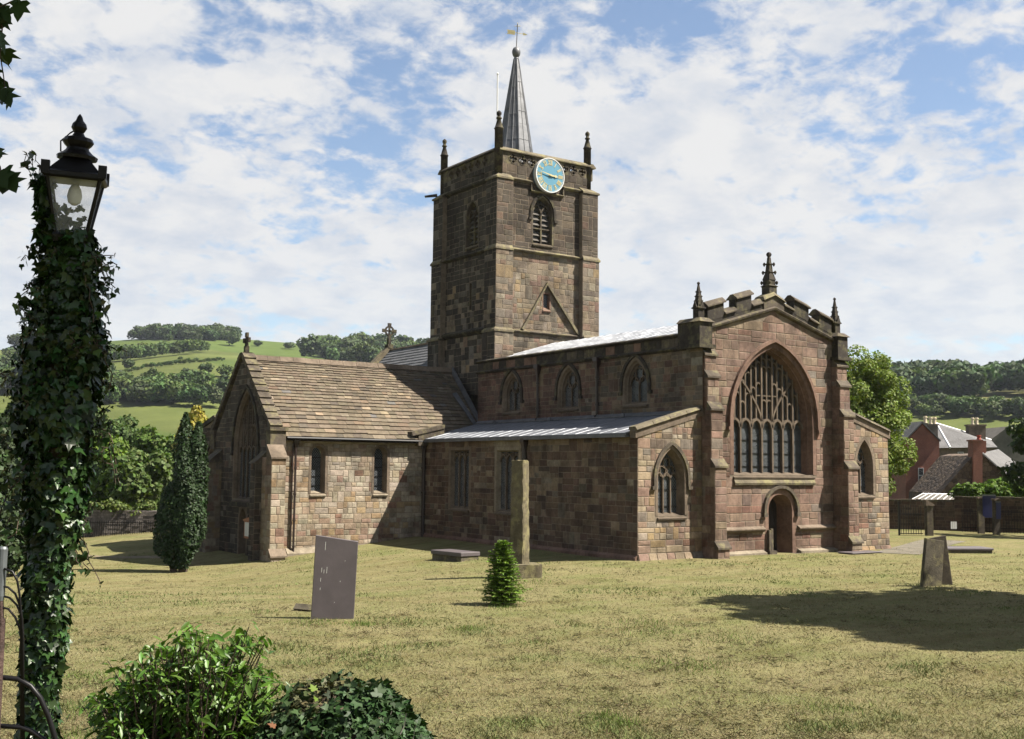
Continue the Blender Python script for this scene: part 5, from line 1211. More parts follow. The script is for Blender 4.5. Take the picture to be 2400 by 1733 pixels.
for x, yb, yt, d, r, lab in ((18, 1195, 905, 44, .95, 'dark yew at the far edge of the photo beyond the lamp post'), (62, 1188, 925, 50, 1.0, 'dark yew half hidden by the lamp post ivy'), (-40, 1200, 900, 46, 1.2, 'broad dark yew cut by the left edge of the photo')):
    p = at(x, yb, d); p[2] = terrain(p[0], p[1]); H = at(x, yt, d)[2]-p[2]; yew(p, H, [(0, 0, H, r), (.6, .3, H*.86, r*.8), (-.6, -.2, H*.8, r*.85)], lab, 7000, (.022, .038, .011), None, 'dark_yew', .18, 'dark yews beyond the lamp post')
# lime tree behind the right aisle
p = at(1925, 1165, 66); p[2] = terrain(p[0], p[1]); m = 66/F_*K; H = at(1900, 762, 66)[2]-p[2]
lime = tree('lime_tree', 'tall leafy green tree behind the right end of the church', 'tree', p, H, H*.54, (92*m, 92*m, H*.44), 60000, 150, .75, .125, (.105, .142, .024), None, .3, limbs=14)
p2 = at(1890, 1165, 70); p2[2] = terrain(p2[0], p2[1]); H2 = at(1890, 800, 70)[2]-p2[2]
# shadow-casting tree to the right of the view
tp = np.array([29.6, 9.9, 0]); tp[2] = terrain(tp[0], tp[1])
tree('churchyard_tree', 'tree outside the right edge whose shadow lies across the lawn', 'tree', tp, 17, 10.2, (4.9, 4.9, 5.2), 20000, 80, 1.3, .42, (.05, .085, .018), None, .4, limbs=14)
# ---------------------------------------------------------------- houses beyond the right aisle
M['brick'] = mat_plain('red_brick', (.22, .075, .05), .9, 0, .22, 3, .2)
def brick_mat():
    m, nt, b, out = new_mat('brickwork'); P = objvec(nt); mp = nd(nt, 'ShaderNodeMapping'); nt.links.new(P, mp.inputs[0]); mp.inputs['Rotation'].default_value = (math.radians(90), 0, 0)
    sp = nd(nt, 'ShaderNodeSeparateXYZ'); nt.links.new(P, sp.inputs[0]); cb = nd(nt, 'ShaderNodeCombineXYZ'); ad = nd(nt, 'ShaderNodeMath', operation='SUBTRACT'); nt.links.new(sp.outputs[0], ad.inputs[0]); nt.links.new(sp.outputs[1], ad.inputs[1]); nt.links.new(ad.outputs[0], cb.inputs[0]); nt.links.new(sp.outputs[2], cb.inputs[1])
    t = nd(nt, 'ShaderNodeTexBrick', Scale=4.4); t.inputs['Color1'].default_value = (.21, .07, .043, 1); t.inputs['Color2'].default_value = (.16, .055, .036, 1); t.inputs['Mortar'].default_value = (.2, .15, .12, 1); t.inputs['Mortar Size'].default_value = .018
    nt.links.new(cb.outputs[0], t.inputs['Vector']); n = tex_noise(nt, 1.2, 5, .6, P); c = mixc(nt, 'MULTIPLY', .6, t.outputs[0], ramp(nt, n.outputs[0], [(.3, (.6, .6, .6)), (.7, (1.2, 1.15, 1.1))])); nt.links.new(c, b.inputs['Base Color']); b.inputs['Roughness'].default_value = .9; return m
def rubble_mat():
    m, nt, b, out = new_mat('rubble_wall'); P = objvec(nt); v = nd(nt, 'ShaderNodeTexVoronoi', Scale=3.2); nt.links.new(P, v.inputs['Vector']); sp = nd(nt, 'ShaderNodeSeparateColor'); nt.links.new(v.outputs['Color'], sp.inputs[0])
    c = ramp(nt, sp.outputs[0], [(0, (.045, .03, .022)), (.5, (.08, .052, .035)), (1, (.13, .09, .058))]); e = nd(nt, 'ShaderNodeTexVoronoi', Scale=3.2, feature='DISTANCE_TO_EDGE'); nt.links.new(P, e.inputs['Vector']); c = mixc(nt, 'MULTIPLY', 1.0, c, ramp(nt, e.outputs[0], [(0, (.45, .45, .45)), (.08, (1, 1, 1))]))
    nt.links.new(c, b.inputs['Base Color']); b.inputs['Roughness'].default_value = .95; bump(nt, b, e.outputs[0], .8, .06); return m
M['brick'] = brick_mat(); M['render'] = mat_plain('grey_render', (.10, .092, .082), .95, 0, .25, 1.5, .1); M['slate'] = mat_stone('welsh_slate', base=(.115, .115, .118), stain=.35, bs=.4)
M['rubble'] = rubble_mat(); M['pot'] = mat_plain('chimney_pot', (.42, .36, .26), .8, 0, .15); M['redpot'] = mat_plain('red_pot', (.24, .05, .03), .8)
FH = np.array([math.sin(YAW), math.cos(YAW), 0.0]); RH = np.array([math.cos(YAW), -math.sin(YAW), 0.0])
def h8(x, y, d): return at((2050+x*.2198)/K, (930+y*.2198)/K, d)      # pixels of an enlarged view of the houses
def slab(poly, d, back, mat, name, par, off=0.0):
    mb = MB(); mb.prism([h8(x, y, d) for x, y in poly], FH*back); return mb.build(name, M[mat], par)
def chimney(par, x0, x1, y0, y1, d, mat, pots, potmat='pot', dd=.8, ph=75):
    c = slab([(x0, y1), (x1, y1), (x1, y0), (x0, y0)], d, dd, mat, 'chimney', par); slab([(x0-9, y0+14), (x1+9, y0+14), (x1+9, y0-4), (x0-9, y0-4)], d-.06, dd+.12, mat, 'chimney_cap', par)
    m = d/F_*.2198
    for px in pots:
        q = MB(); p = h8(px, y0-4, d+dd/2); q.lathe(tuple(p), [(.16, 0), (.13, .1), (.115, ph*m*.7), (.17, ph*m*.75), (.17, ph*m*.85), (.12, ph*m*.88), (.13, ph*m)], 8); q.build('chimney_pot', M[potmat], par)
def win(par, x0, x1, y0, y1, d, panes=2):
    f = slab([(x0, y1), (x1, y1), (x1, y0), (x0, y0)], d-.05, .1, 'white', 'window', par); h = (y1-y0)/panes
    for i in range(panes): 
        mb = MB(); mb.prism([h8(x, y, d-.06) for x, y in ((x0+7, y0+(i+1)*h-6), (x1-7, y0+(i+1)*h-6), (x1-7, y0+i*h+6), (x0+7, y0+i*h+6))], FH*.02); mb.build('pane', M['glass'], f)
def house(name, label, p, cat='house'):
    e = empty(name, (float(p[0]), float(p[1]), 0)); tag(e, label, cat); return e
d1 = 84.0
hA = house('brick_house', 'red brick house with pale corner stones beside the leafy tree', h8(600, 1000, d1))
slab([(330, 1230), (690, 1230), (690, 475), (510, 292), (330, 475)], d1, 8, 'brick', 'wall', hA)
mb = MB(); P = [(300, 500), (510, 282), (706, 478), (706, 462), (510, 262), (300, 484)]; mb.prism([h8(x, y, d1-.15) for x, y in P], FH*8.3); mb.build('roof', M['slate'], hA)
for i in range(10): slab([(690-(8 if i % 2 else 0), 1230-i*50), (750, 1230-i*50), (750, 1184-i*50), (690-(8 if i % 2 else 0), 1184-i*50)], d1-.06, .6, 'stone_pale', 'quoin', hA)
win(hA, 466, 524, 760, 1000, d1-.02, 3); chimney(hA, 575, 675, 295, 440, d1+2, 'render', (598, 640)); chimney(hA, 520, 560, 285, 330, d1+1, 'render', (540,))
d2 = 96.0
hB = house('stone_house', 'stone house with hipped slate roof and white hip line', h8(900, 1000, d2))
slab([(684, 1230), (1300, 1230), (1300, 545), (684, 545)], d2, 7, 'stone_trim', 'wall', hB)
mb = MB(); top0, top1 = h8(655, 285, d2+3.5), h8(1240, 462, d2+6.5); e0, e1, e2 = h8(678, 548, d2-.3), h8(805, 545, d2-.3), h8(1310, 540, d2-.3); bk0, bk1 = h8(640, 548, d2+7), h8(1310, 540, d2+7.5)
mb.add([top0, top1, e0, e1, e2, bk0, bk1], [(0, 3, 4, 1), (0, 2, 3), (0, 5, 2), (1, 4, 6), (0, 1, 6, 5)]); ro = mb.build('roof', M['slate'], hB)
mb = MB(); mb.tube([top0, e1], .10, 5); mb.tube([top0, top1], .09, 5); mb.build('hip_line', M['white'], ro); win(hB, 888, 948, 590, 720, d2-.02, 2)
chimney(hB, 1008, 1185, 300, 470, d2+4, 'stone_trim', (1045, 1090)); slab([(780, 720), (835, 720), (835, 645), (780, 645)], d2-1.0, .9, 'render', 'wall_box', hB)
d3 = 76.0
hC = house('rubble_cottage', 'low rubble cottage with brick chimney and pale slate roof', h8(1150, 1000, d3))
slab([(690, 1230), (1490, 1230), (1490, 892), (1165, 600), (1050, 625), (700, 1030)], d3, 6, 'rubble', 'wall', hC)
mb = MB(); A, B, Cc, D = h8(1150, 596, d3-.2), h8(1500, 905, d3-.2), h8(1760, 890, d3+7), h8(1320, 560, d3+7); mb.add([A, B, Cc, D], [(0, 1, 2, 3)]); E_ = [p-np.array([0, 0, .12]) for p in (A, B, Cc, D)]; mb.add(E_, [(3, 2, 1, 0)]); mb.add([A, B, E_[1], E_[0]], [(0, 1, 2, 3)]); mb.build('roof', M['slate'], hC)
chimney(hC, 1052, 1150, 462, 1230, d3-.25, 'brick', (1112,), 'redpot', .9, 48); slab([(1148, 600), (1190, 600), (1190, 470), (1148, 470)], d3+.1, .6, 'brick', 'chimney_flank', hC)
d4 = 108.0
hD = house('grey_house', 'grey rendered house with slate roof at the right edge', h8(1430, 500, d4))
slab([(1195, 900), (1700, 900), (1700, 480), (1425, 318), (1195, 492)], d4, 8, 'render', 'wall', hD)
mb = MB(); A, B, Cc, D = h8(1415, 305, d4-.2), h8(1600, 415, d4-.2), h8(1900, 400, d4+9), h8(1640, 305, d4+9); mb.add([A, B, Cc, D], [(0, 1, 2, 3)]); mb.build('roof', M['slate'], hD)
# glazed lean-to
g = empty('glazed_canopy', tuple(h8(650, 1110, 70))); tag(g, 'low glazed canopy with white bars over the lane', 'canopy')
A, B, Cc, D = h8(400, 1100, 69), h8(862, 1108, 69), h8(915, 1044, 73), h8(520, 1036, 73); mb = MB(); mb.add([A, B, Cc, D], [(0, 1, 2, 3)]); mb.build('glazing', M['render'], g)
for t in np.linspace(0, 1, 8): mb = MB(); mb.tube([A+(B-A)*t+np.array([0, 0, .04]), D+(Cc-D)*t+np.array([0, 0, .04])], .03, 5); mb.build('glazing_bar', M['white'], g)
mb = MB(); mb.tube([D, Cc], .05, 5); mb.build('ridge_bar', M['white'], g)
for q in (A, B, Cc, D):
    mb = MB(); z0 = float(terrain(q[0], q[1])); mb.tube([(q[0], q[1], z0-.2), tuple(q)], .06, 6); mb.build('post', M['render'], g)
# churchyard wall, right
def yard_wall():
    P = [h8(150, 1490, 64.6), h8(860, 1490, 63.5), h8(1640, 1500, 62)]; P = [np.array([q[0], q[1], 0.0]) for q in P]  # left stretch carried on behind the gate, added to darken the opening
    g = empty('churchyard_wall', tuple(P[1])); tag(g, 'dark rubble churchyard wall behind the blue notice boards', 'wall')
    for (A, B, zt) in ((P[0], P[1], h8(700, 1112, 63.7)[2]), (P[1], P[2], h8(1250, 1076, 63)[2])):
        d = B-A; L = np.linalg.norm(d); fr = Frame(A, d/L); c = MB(); ubox(c, fr, 0, L, -.6, zt-.06, -.45, 0); co = c.build('wall_core', M['mortar'], g); w = -.3
        pal = palette((5, (.105, .072, .052)), (3, (.075, .055, .043)), (2, (.14, .105, .075)))
        s = MB()
        while w < zt-.1:
            h = random.uniform(.13, .2); u = 0
            while u < L: l = random.uniform(.2, .5); ubox(s, fr, u+.01, min(u+l, L)-.01, w+.01, min(w+h, zt-.07)-.004, 0, random.uniform(.01, .05), pal(u, w)); u += l
            w += h
        tag(s.build('stonework', M['stone'], co, fix=False), kind='stuff'); u = 0
        while u < L: l = random.uniform(.28, .5); q = MB(); ubox(q, fr, u+.01, min(u+l, L)-.01, zt-.07, zt+random.uniform(.02, .07), -.5, .06); q.build('coping_stone', M['stone_dark'], co); u += l
    r = MB(); A, B = P[1]-FH*.9, P[2]-FH*.9; d = B-A; L = np.linalg.norm(d); fr = Frame(A, d/L)
    for ww in (.25, 1.15): ubox(r, fr, 0, L, ww-.02, ww+.02, 0, .025)
    u = .05
    while u < L: ubox(r, fr, u-.01, u+.01, -.1, 1.25, 0, .02); u += .14
    ra = empty('iron_railing', tuple(A)); tag(ra, 'thin black iron railing in front of the churchyard wall', 'railing'); r.build('bars', M['iron'], ra)
    # white notice
    q = MB(); m = h8(842, 1372, 62.4)
    for i in range(3): ubox(q, Frame((m[0], m[1], m[2]), RH), -.16+i*.115, -.16+i*.115+.095, -.2, .2, 0, .02)
    s = q.build('wall_notice', M['white']); tag(s, 'small white three part notice on the dark wall', 'sign')
yard_wall()
# gate pier, gate
def gate_pier():
    b = onz_ = gd((2050+600*.2198)/K, (930+1485*.2198)/K); d = depth_of(b); f = Frame((b[0], b[1], 0), RH); m = d/F_*.2198; zt = h8(590, 1165, d)[2]; g = empty('gate_pier', tuple(b)); tag(g, 'stone gate pier with sloping cap beside the dark gateway', 'gate pier')
    q = MB(); ubox(q, f, -.17, .14, -.3, zt, -.4, 0); q.build('shaft', M['stone_dark'], g); q = MB(); q.prism([f.p(u, w, .05) for u, w in ((-.23, zt), (.2, zt), (.2, zt+.06), (-.15, zt+.3), (-.23, zt+.3))], -f.N*.5); q.build('cap', M['stone_trim'], g)
    t = empty('iron_gate', tuple(f.p(-2.1, 0, 0))); tag(t, 'black iron gate standing open by the gate pier', 'gate'); q = MB()
    for i in range(9): u = -.4-i*.13; ubox(q, f, u-.012, u+.012, .05, 1.5+.1*math.sin(i*.4), -.3, -.27)
    for w in (.1, 1.1): ubox(q, f, -1.5, -.32, w-.02, w+.02, -.3, -.265)
    q.build('bars', M['iron'], t); q = MB(); ubox(q, f, -1.58, -1.5, -.2, 1.75, -.33, -.24); q.build('gate_post', M['iron'], t)
gate_pier()
# blue notice boards on posts
def boards():
    for nm, lab, (px0, py0, px1, py1), posts, d in (('notice_board', 'large blue notice board on two stone posts before the dark wall', (1155, 1052, 1290, 1290), ((1128, 1092, 1500),), 61.0), ('notice_board', 'narrow blue notice board on the nearer post', (1298, 1122, 1346, 1306), ((1293, 1108, 1530),), 60.0)):
        b = h8((px0+px1)/2, 1510, d); z0 = float(terrain(b[0], b[1])); g = empty(nm, (float(b[0]), float(b[1]), z0)); tag(g, lab, 'noticeboard', 'blue notice boards')
        o = slab([(px0, py1), (px1, py1), (px1, py0), (px0, py0)], d, .08, 'navy', 'board', g); slab([(px0-3, py0+8), (px1+3, py0+8), (px1+3, py0-4), (px0-3, py0-4)], d-.03, .15, 'came', 'board_top', g)
        for (x, yt, yb) in posts:
            q = MB(); pb, pt = h8(x, yb, d+.12), h8(x, yt, d+.12); z = float(terrain(pb[0], pb[1])); f = Frame((pb[0], pb[1], 0), RH); ubox(q, f, -.16, .16, z-.2, pt[2], 0, .22); q.build('post', M['stone_dark'], g); q = MB(); ubox(q, f, -.2, .2, pt[2], pt[2]+.1, -.03, .25); q.build('post_cap', M['stone_trim'], g)
M['navy'] = mat_plain('navy_board', (.016, .02, .085), .45, 0, .15, 3)
boards()
# shrubs along the wall
def shrub(name, label, c, rad, n, leaf, col, mat='leaf', tv=(LEAF_V, LEAF_F), nb=14, br=.5, group=None, up=0.0):
    c = np.asarray(c, float); z0 = float(terrain(c[0], c[1])); t = empty(name, (c[0], c[1], z0)); tag(t, label, 'shrub', group)
    pos, nr, bc = crown_points(c, rad, n, nb, br); nr = nr+np.array([0, 0, up]); k = pos[:, 2] > z0+.03; pos, nr = pos[k], nr[k]
    s = MB()
    for q in bc[:10]: s.tube([(c[0]+.3*(q[0]-c[0]), c[1]+.3*(q[1]-c[1]), z0-.1), tuple((q+c)/2), tuple(q)], [.03, .02, .008], 5)
    s.build('stems', M['bark'], t); scatter('foliage', tv[0], tv[1], pos, rot_from(nr, RNG.uniform(0, 6.28, len(pos))), leaf*RNG.uniform(.6, 1.3, len(pos)), jit_cols(col, len(pos), .35), M[mat], t); return t
for x, y, w, h, lab in ((1180, 1010, 95, 55, 'light green shrub above the churchyard wall by the cottage'), (1330, 980, 110, 90, 'largest bright green shrub above the churchyard wall'), (1520, 990, 110, 75, 'bright green shrub above the wall at the right edge'), (985, 1015, 60, 35, 'small green shrub above the wall next to the glazed canopy')):
    d = 67.5; p = h8(x, y, d); m = d/F_*.2198; shrub('wall_shrub', lab, p, (w*m, .8, h*m), 1900, .26, (.07, .115, .016), nb=22, br=.35, group='shrubs above the churchyard wall', up=.3)
p = h8(1560, 620, 58); tree('ash_tree', 'dark leafy branch end of a tree at the right edge', 'tree', np.array([p[0]+1.6, p[1]-.8, float(terrain(p[0]+1.6, p[1]-.8))]), 9, p[2]+.2, (2.5, 2.5, 2.2), 2600, 22, .6, .24, (.03, .05, .015), None, .16)
# stone path by the gate, worn path at left
def path(name, pts, wid, mat, lift=.012):
    V = []; 
    for i, (x, y) in enumerate(pts):
        a = np.array(pts[max(i-1, 0)]); b = np.array(pts[min(i+1, len(pts)-1)]); t = (b-a)/np.linalg.norm(b-a); n = np.array([-t[1], t[0]])*wid/2
        for s in (-1, -.33, .33, 1): q = np.array([x, y])+n*s; V.append((q[0], q[1], float(terrain(*q))+lift))
    F4 = [(i*4+j, i*4+j+1, i*4+j+5, i*4+j+4) for i in range(len(pts)-1) for j in range(3)]; me = bpy.data.meshes.new(name); me.from_pydata(V, [], F4); me.update()
    o = link(name, me, M[mat]); bm = bmesh.new(); bm.from_mesh(me); bmesh.ops.recalc_face_normals(bm, faces=bm.faces); bm.to_mesh(me); bm.free(); tag(o, kind='structure')
M['earth'] = mat_stone('trodden_earth', base=(.15, .125, .085), stain=.4)
M['paving'] = mat_stone('worn_paving', base=(.13, .118, .092), stain=.5)
a, b = gd(2000, 1222), gd(2062, 1205); pts = [tuple((a+(b-a)*t)[:2]) for t in np.linspace(-.25, 1.6, 12)]; path('path', pts, 1.9, 'paving')
a, b = gd(150, 1229), gd(372, 1234); pts = [tuple((a+(b-a)*t)[:2]) for t in np.linspace(-.3, 1.2, 14)]; path('worn_path', pts, .8, 'earth') if 'earth' in M else None

# ---------------------------------------------------------------- gravestones and the old cross shaft
M['slate_grave'] = mat_plain('grey_slate', (.078, .066, .069), .55, 0, .14, 2.5, .35, .15, 40)
M['mossy'] = mat_stone('mossy_stone', base=(.085, .075, .055), stain=.6, lichen=.5)
def slabstone(name, label, base, yaw, w, h, t, lean, mat, roll=0.0, top=None, group=None, sink=.35):
    base = np.asarray(base, float); g = empty(name, tuple(base)); tag(g, label, 'gravestone', group); ca, sa = math.cos(yaw), math.sin(yaw); U = np.array([ca, sa, 0]); Nn = np.array([sa, -ca, 0]); A = np.array([0, 0, 1.0])*math.cos(lean)-Nn*math.sin(lean); A = A*math.cos(roll)+U*math.sin(roll); U2 = U*math.cos(roll)-np.array([0, 0, 1])*math.sin(roll); N2 = np.cross(U2, A)
    poly = [(-w/2, -sink), (w/2, -sink)]+(top or [(w/2, h), (-w/2, h)]); m = MB(); m.prism([base+U2*u+A*v+N2*t/2 for u, v in poly], -N2*t); o = m.build('slab', M[mat], g)
    bv = o.modifiers.new('edge', 'BEVEL'); bv.width = .012; bv.segments = 2; return g, (base, U2, A, N2)
hb = gd(734, 1371); m = depth_of(hb)/F_*K
g, (b0, U2, A2, N2) = slabstone('gravestone', 'plain tall purple grey slate gravestone leaning slightly on the open lawn', hb+RH*.02, -YAW+.16, 94*m, 183*m, .09, -.03, 'slate_grave', .035, [(47*m, 172*m), (-47*m, 183*m)])
q = MB()
for u, v, l in ((-.24, 1.48, .18), (-.29, 1.0, .1), (-.24, .98, .08), (-.3, .8, .08), (-.18, .98, .14), (-.3, .62, .05), (.12, .8, .03), (.02, .35, .02), (.2, 1.25, .02)):
    c = b0+U2*u+A2*v+N2*.046; q.add([c-U2*.004, c+U2*.003, c+U2*.006+A2*l, c-U2*.001+A2*l], [(0, 1, 2, 3)])
q.build('streaks', M['paper'], g)
kb = gd(655, 1352); kd = hb-kb; q = MB(); q.tube([kb+np.array([0, 0, .05]), kb+np.array([RH[0]*.75, RH[1]*.75, .04])+FH*(-.35)], .11, 4); ks = q.build('fallen_kerb', M['mossy']); tag(ks, 'short mossy kerb stone lying behind the slate gravestone', 'kerb stone')
# two leaning stones, right
lb = gd(2062, 1299); m = depth_of(lb)/F_*K
slabstone('gravestone', 'dark mossy gravestone leaning inwards, front one of the leaning pair', lb, -YAW+.30, 52*m, 103*m, .13, -.02, 'mossy', .12, [(20*m, 103*m), (-26*m, 104*m)])
lb2 = gd(2094, 1297); slabstone('gravestone', 'brown gravestone behind and right of the mossy leaning one', lb2+FH*.25, -YAW-.12, 46*m, 106*m, .13, .03, 'stone_dark', -.06, [(17*m, 109*m), (-24*m, 104*m)])
def ledger(label, x, y, w, l, h, yaw, mat='mossy', top='slate_grave', name='ledger_tomb'):
    b = gd(x, y); g = empty(name, tuple(b)); tag(g, label, 'tomb'); ca, sa = math.cos(yaw), math.sin(yaw); U = np.array([ca, sa, 0]); V = np.array([-sa, ca, 0])
    for nm, e, z0, z1, mt in (('plinth', .08, -.3, h*.55, mat), ('slab', 0 if h > .2 else .02, h*.55, h, top)):
        q = MB(); q.prism([b+U*s*(w/2-e*.5*(nm == 'plinth'))+V*t*(l/2-e*.5*(nm == 'plinth'))+np.array([0, 0, z0]) for s, t in ((-1, -1), (1, -1), (1, 1), (-1, 1))], (0, 0, z1-z0)); o = q.build(nm, M[mt], g); bv = o.modifiers.new('edge', 'BEVEL'); bv.width = .015; bv.segments = 1
ledger('low flat tomb slab on a base beside the shaded aisle wall', 1008, 1240, .95, 1.9, .34, .12)
ledger('flat ledger stone lying in the grass near the gate path', 2135, 1224, 2.0, 1.1, .22, -.5)
ledger('thin slab lying flat in front of the west front', 1905, 1226, 1.9, .8, .07, 0, 'slate_grave')
# cross shaft on its plinth
cb_ = gd(1168, 1282); m = depth_of(cb_)/F_*K; cs = empty('cross_shaft', tuple(cb_)); tag(cs, 'tall weathered square stone shaft on a low plinth behind the little fir', 'stone pillar')
def rough_block(name, c, sx, sy, z0, z1, yaw, nz, amp, mat, par, taper=0.0):
    ca, sa = math.cos(yaw), math.sin(yaw); V = []; n = 6; per = []
    for s in range(4):
        for i in range(n): t = -1+2*i/n; per.append([(t, -1), (1, t), (-t, 1), (-1, -t)][s])
    for j in range(nz+1):
        f = j/nz; k = 1-taper*f
        for (a, b) in per:
            e = amp*(random.random()-.5); rr = .93 if abs(a) > .95 and abs(b) > .95 else 1.0; x, y = a*sx/2*k*rr+e, b*sy/2*k*rr+e*.7; V.append((c[0]+x*ca-y*sa, c[1]+x*sa+y*ca, z0+(z1-z0)*f+(amp*(random.random()-.5) if j == nz else 0)))
    L = len(per); Fs = [(j*L+i, j*L+(i+1) % L, (j+1)*L+(i+1) % L, (j+1)*L+i) for j in range(nz) for i in range(L)]; V.append((c[0], c[1], z1+.01)); t = len(V)-1; Fs += [(nz*L+i, nz*L+(i+1) % L, t) for i in range(L)]
    mb = MB(); mb.add(V, Fs); return mb.build(name, M[mat], par)
M['shaft'] = mat_stone('lichened_gritstone', base=(.115, .10, .064), stain=.6, lichen=.6, bs=1.0)
ctr = cb_+FH*.45-RH*.12; rough_block('plinth', ctr, 1.05, .85, cb_[2]-.3, cb_[2]+.42, -.35, 4, .035, 'shaft', cs)
zt = at(1156, 1020, depth_of(ctr))[2]; rough_block('shaft', ctr-RH*.13+FH*.05, .50, .46, cb_[2]+.38, zt, -YAW-.52, 26, .03, 'shaft', cs, .12)
# little fir
fb = gd(1112, 1340); m = depth_of(fb)/F_*K; fir = empty('young_fir', tuple(fb)); tag(fir, 'small bright green fir tree on the lawn before the stone shaft', 'tree'); q = MB(); Hf = 146*m; q.tube([fb-np.array([0, 0, .1]), fb+np.array([0, 0, Hf*.95])], [.035, .008], 6)
P, Rm, Sc_ = [], [], []
for t in range(20):
    z = .04+t/20*.93; nbr = 13 if t < 15 else 7; prof = float(np.interp(z, [0, .12, .35, .6, .8, 1], [.80, 1.0, .78, .60, .42, .06])); L = .335*prof*Hf*(1.12 if t % 3 == 0 else .9)
    for k in range(nbr):
        a = k*6.283/nbr+t*.9+random.uniform(-.25, .25); Lk = L*random.uniform(.7, 1.25); e = np.array([math.cos(a), math.sin(a), 0]); dr = e+np.array([0, 0, .18+.5*z*z]); s0 = fb+np.array([0, 0, z*Hf]); q.tube([s0, s0+dr*Lk], [.006, .002], 4)
        m_ = 13
        for i in range(m_):
            f = .2+.8*i/(m_-1)
            for s in (-1, 0, 1, -.5, .5):
                sidev = np.cross(e, Z)*s; y = dr*.8+sidev*.8+.3*RNG.normal(size=3)-Z*.12; y = y/np.linalg.norm(y); zz = Z+.5*RNG.normal(size=3); zz = zz-y*(zz @ y); zz /= np.linalg.norm(zz); P.append(s0+dr*Lk*f+np.cross(e, Z)*s*Lk*.13*(1.2-f)-Z*.05*f*f); Rm.append(np.stack([np.cross(y, zz), y, zz], -1)); Sc_.append(.05*random.uniform(.7, 1.3)*(1.3-.5*f))
q.build('trunk', M['bark'], fir); P = np.array(P); scatter('foliage', [(0, 0, 0), (-.2, .4, .02), (0, 1, -.02), (.2, .4, .02)], LEAF_F, P, np.array(Rm), np.array(Sc_)*1.5, jit_cols((.10, .165, .020), len(P), .35), M['needle'], fir)

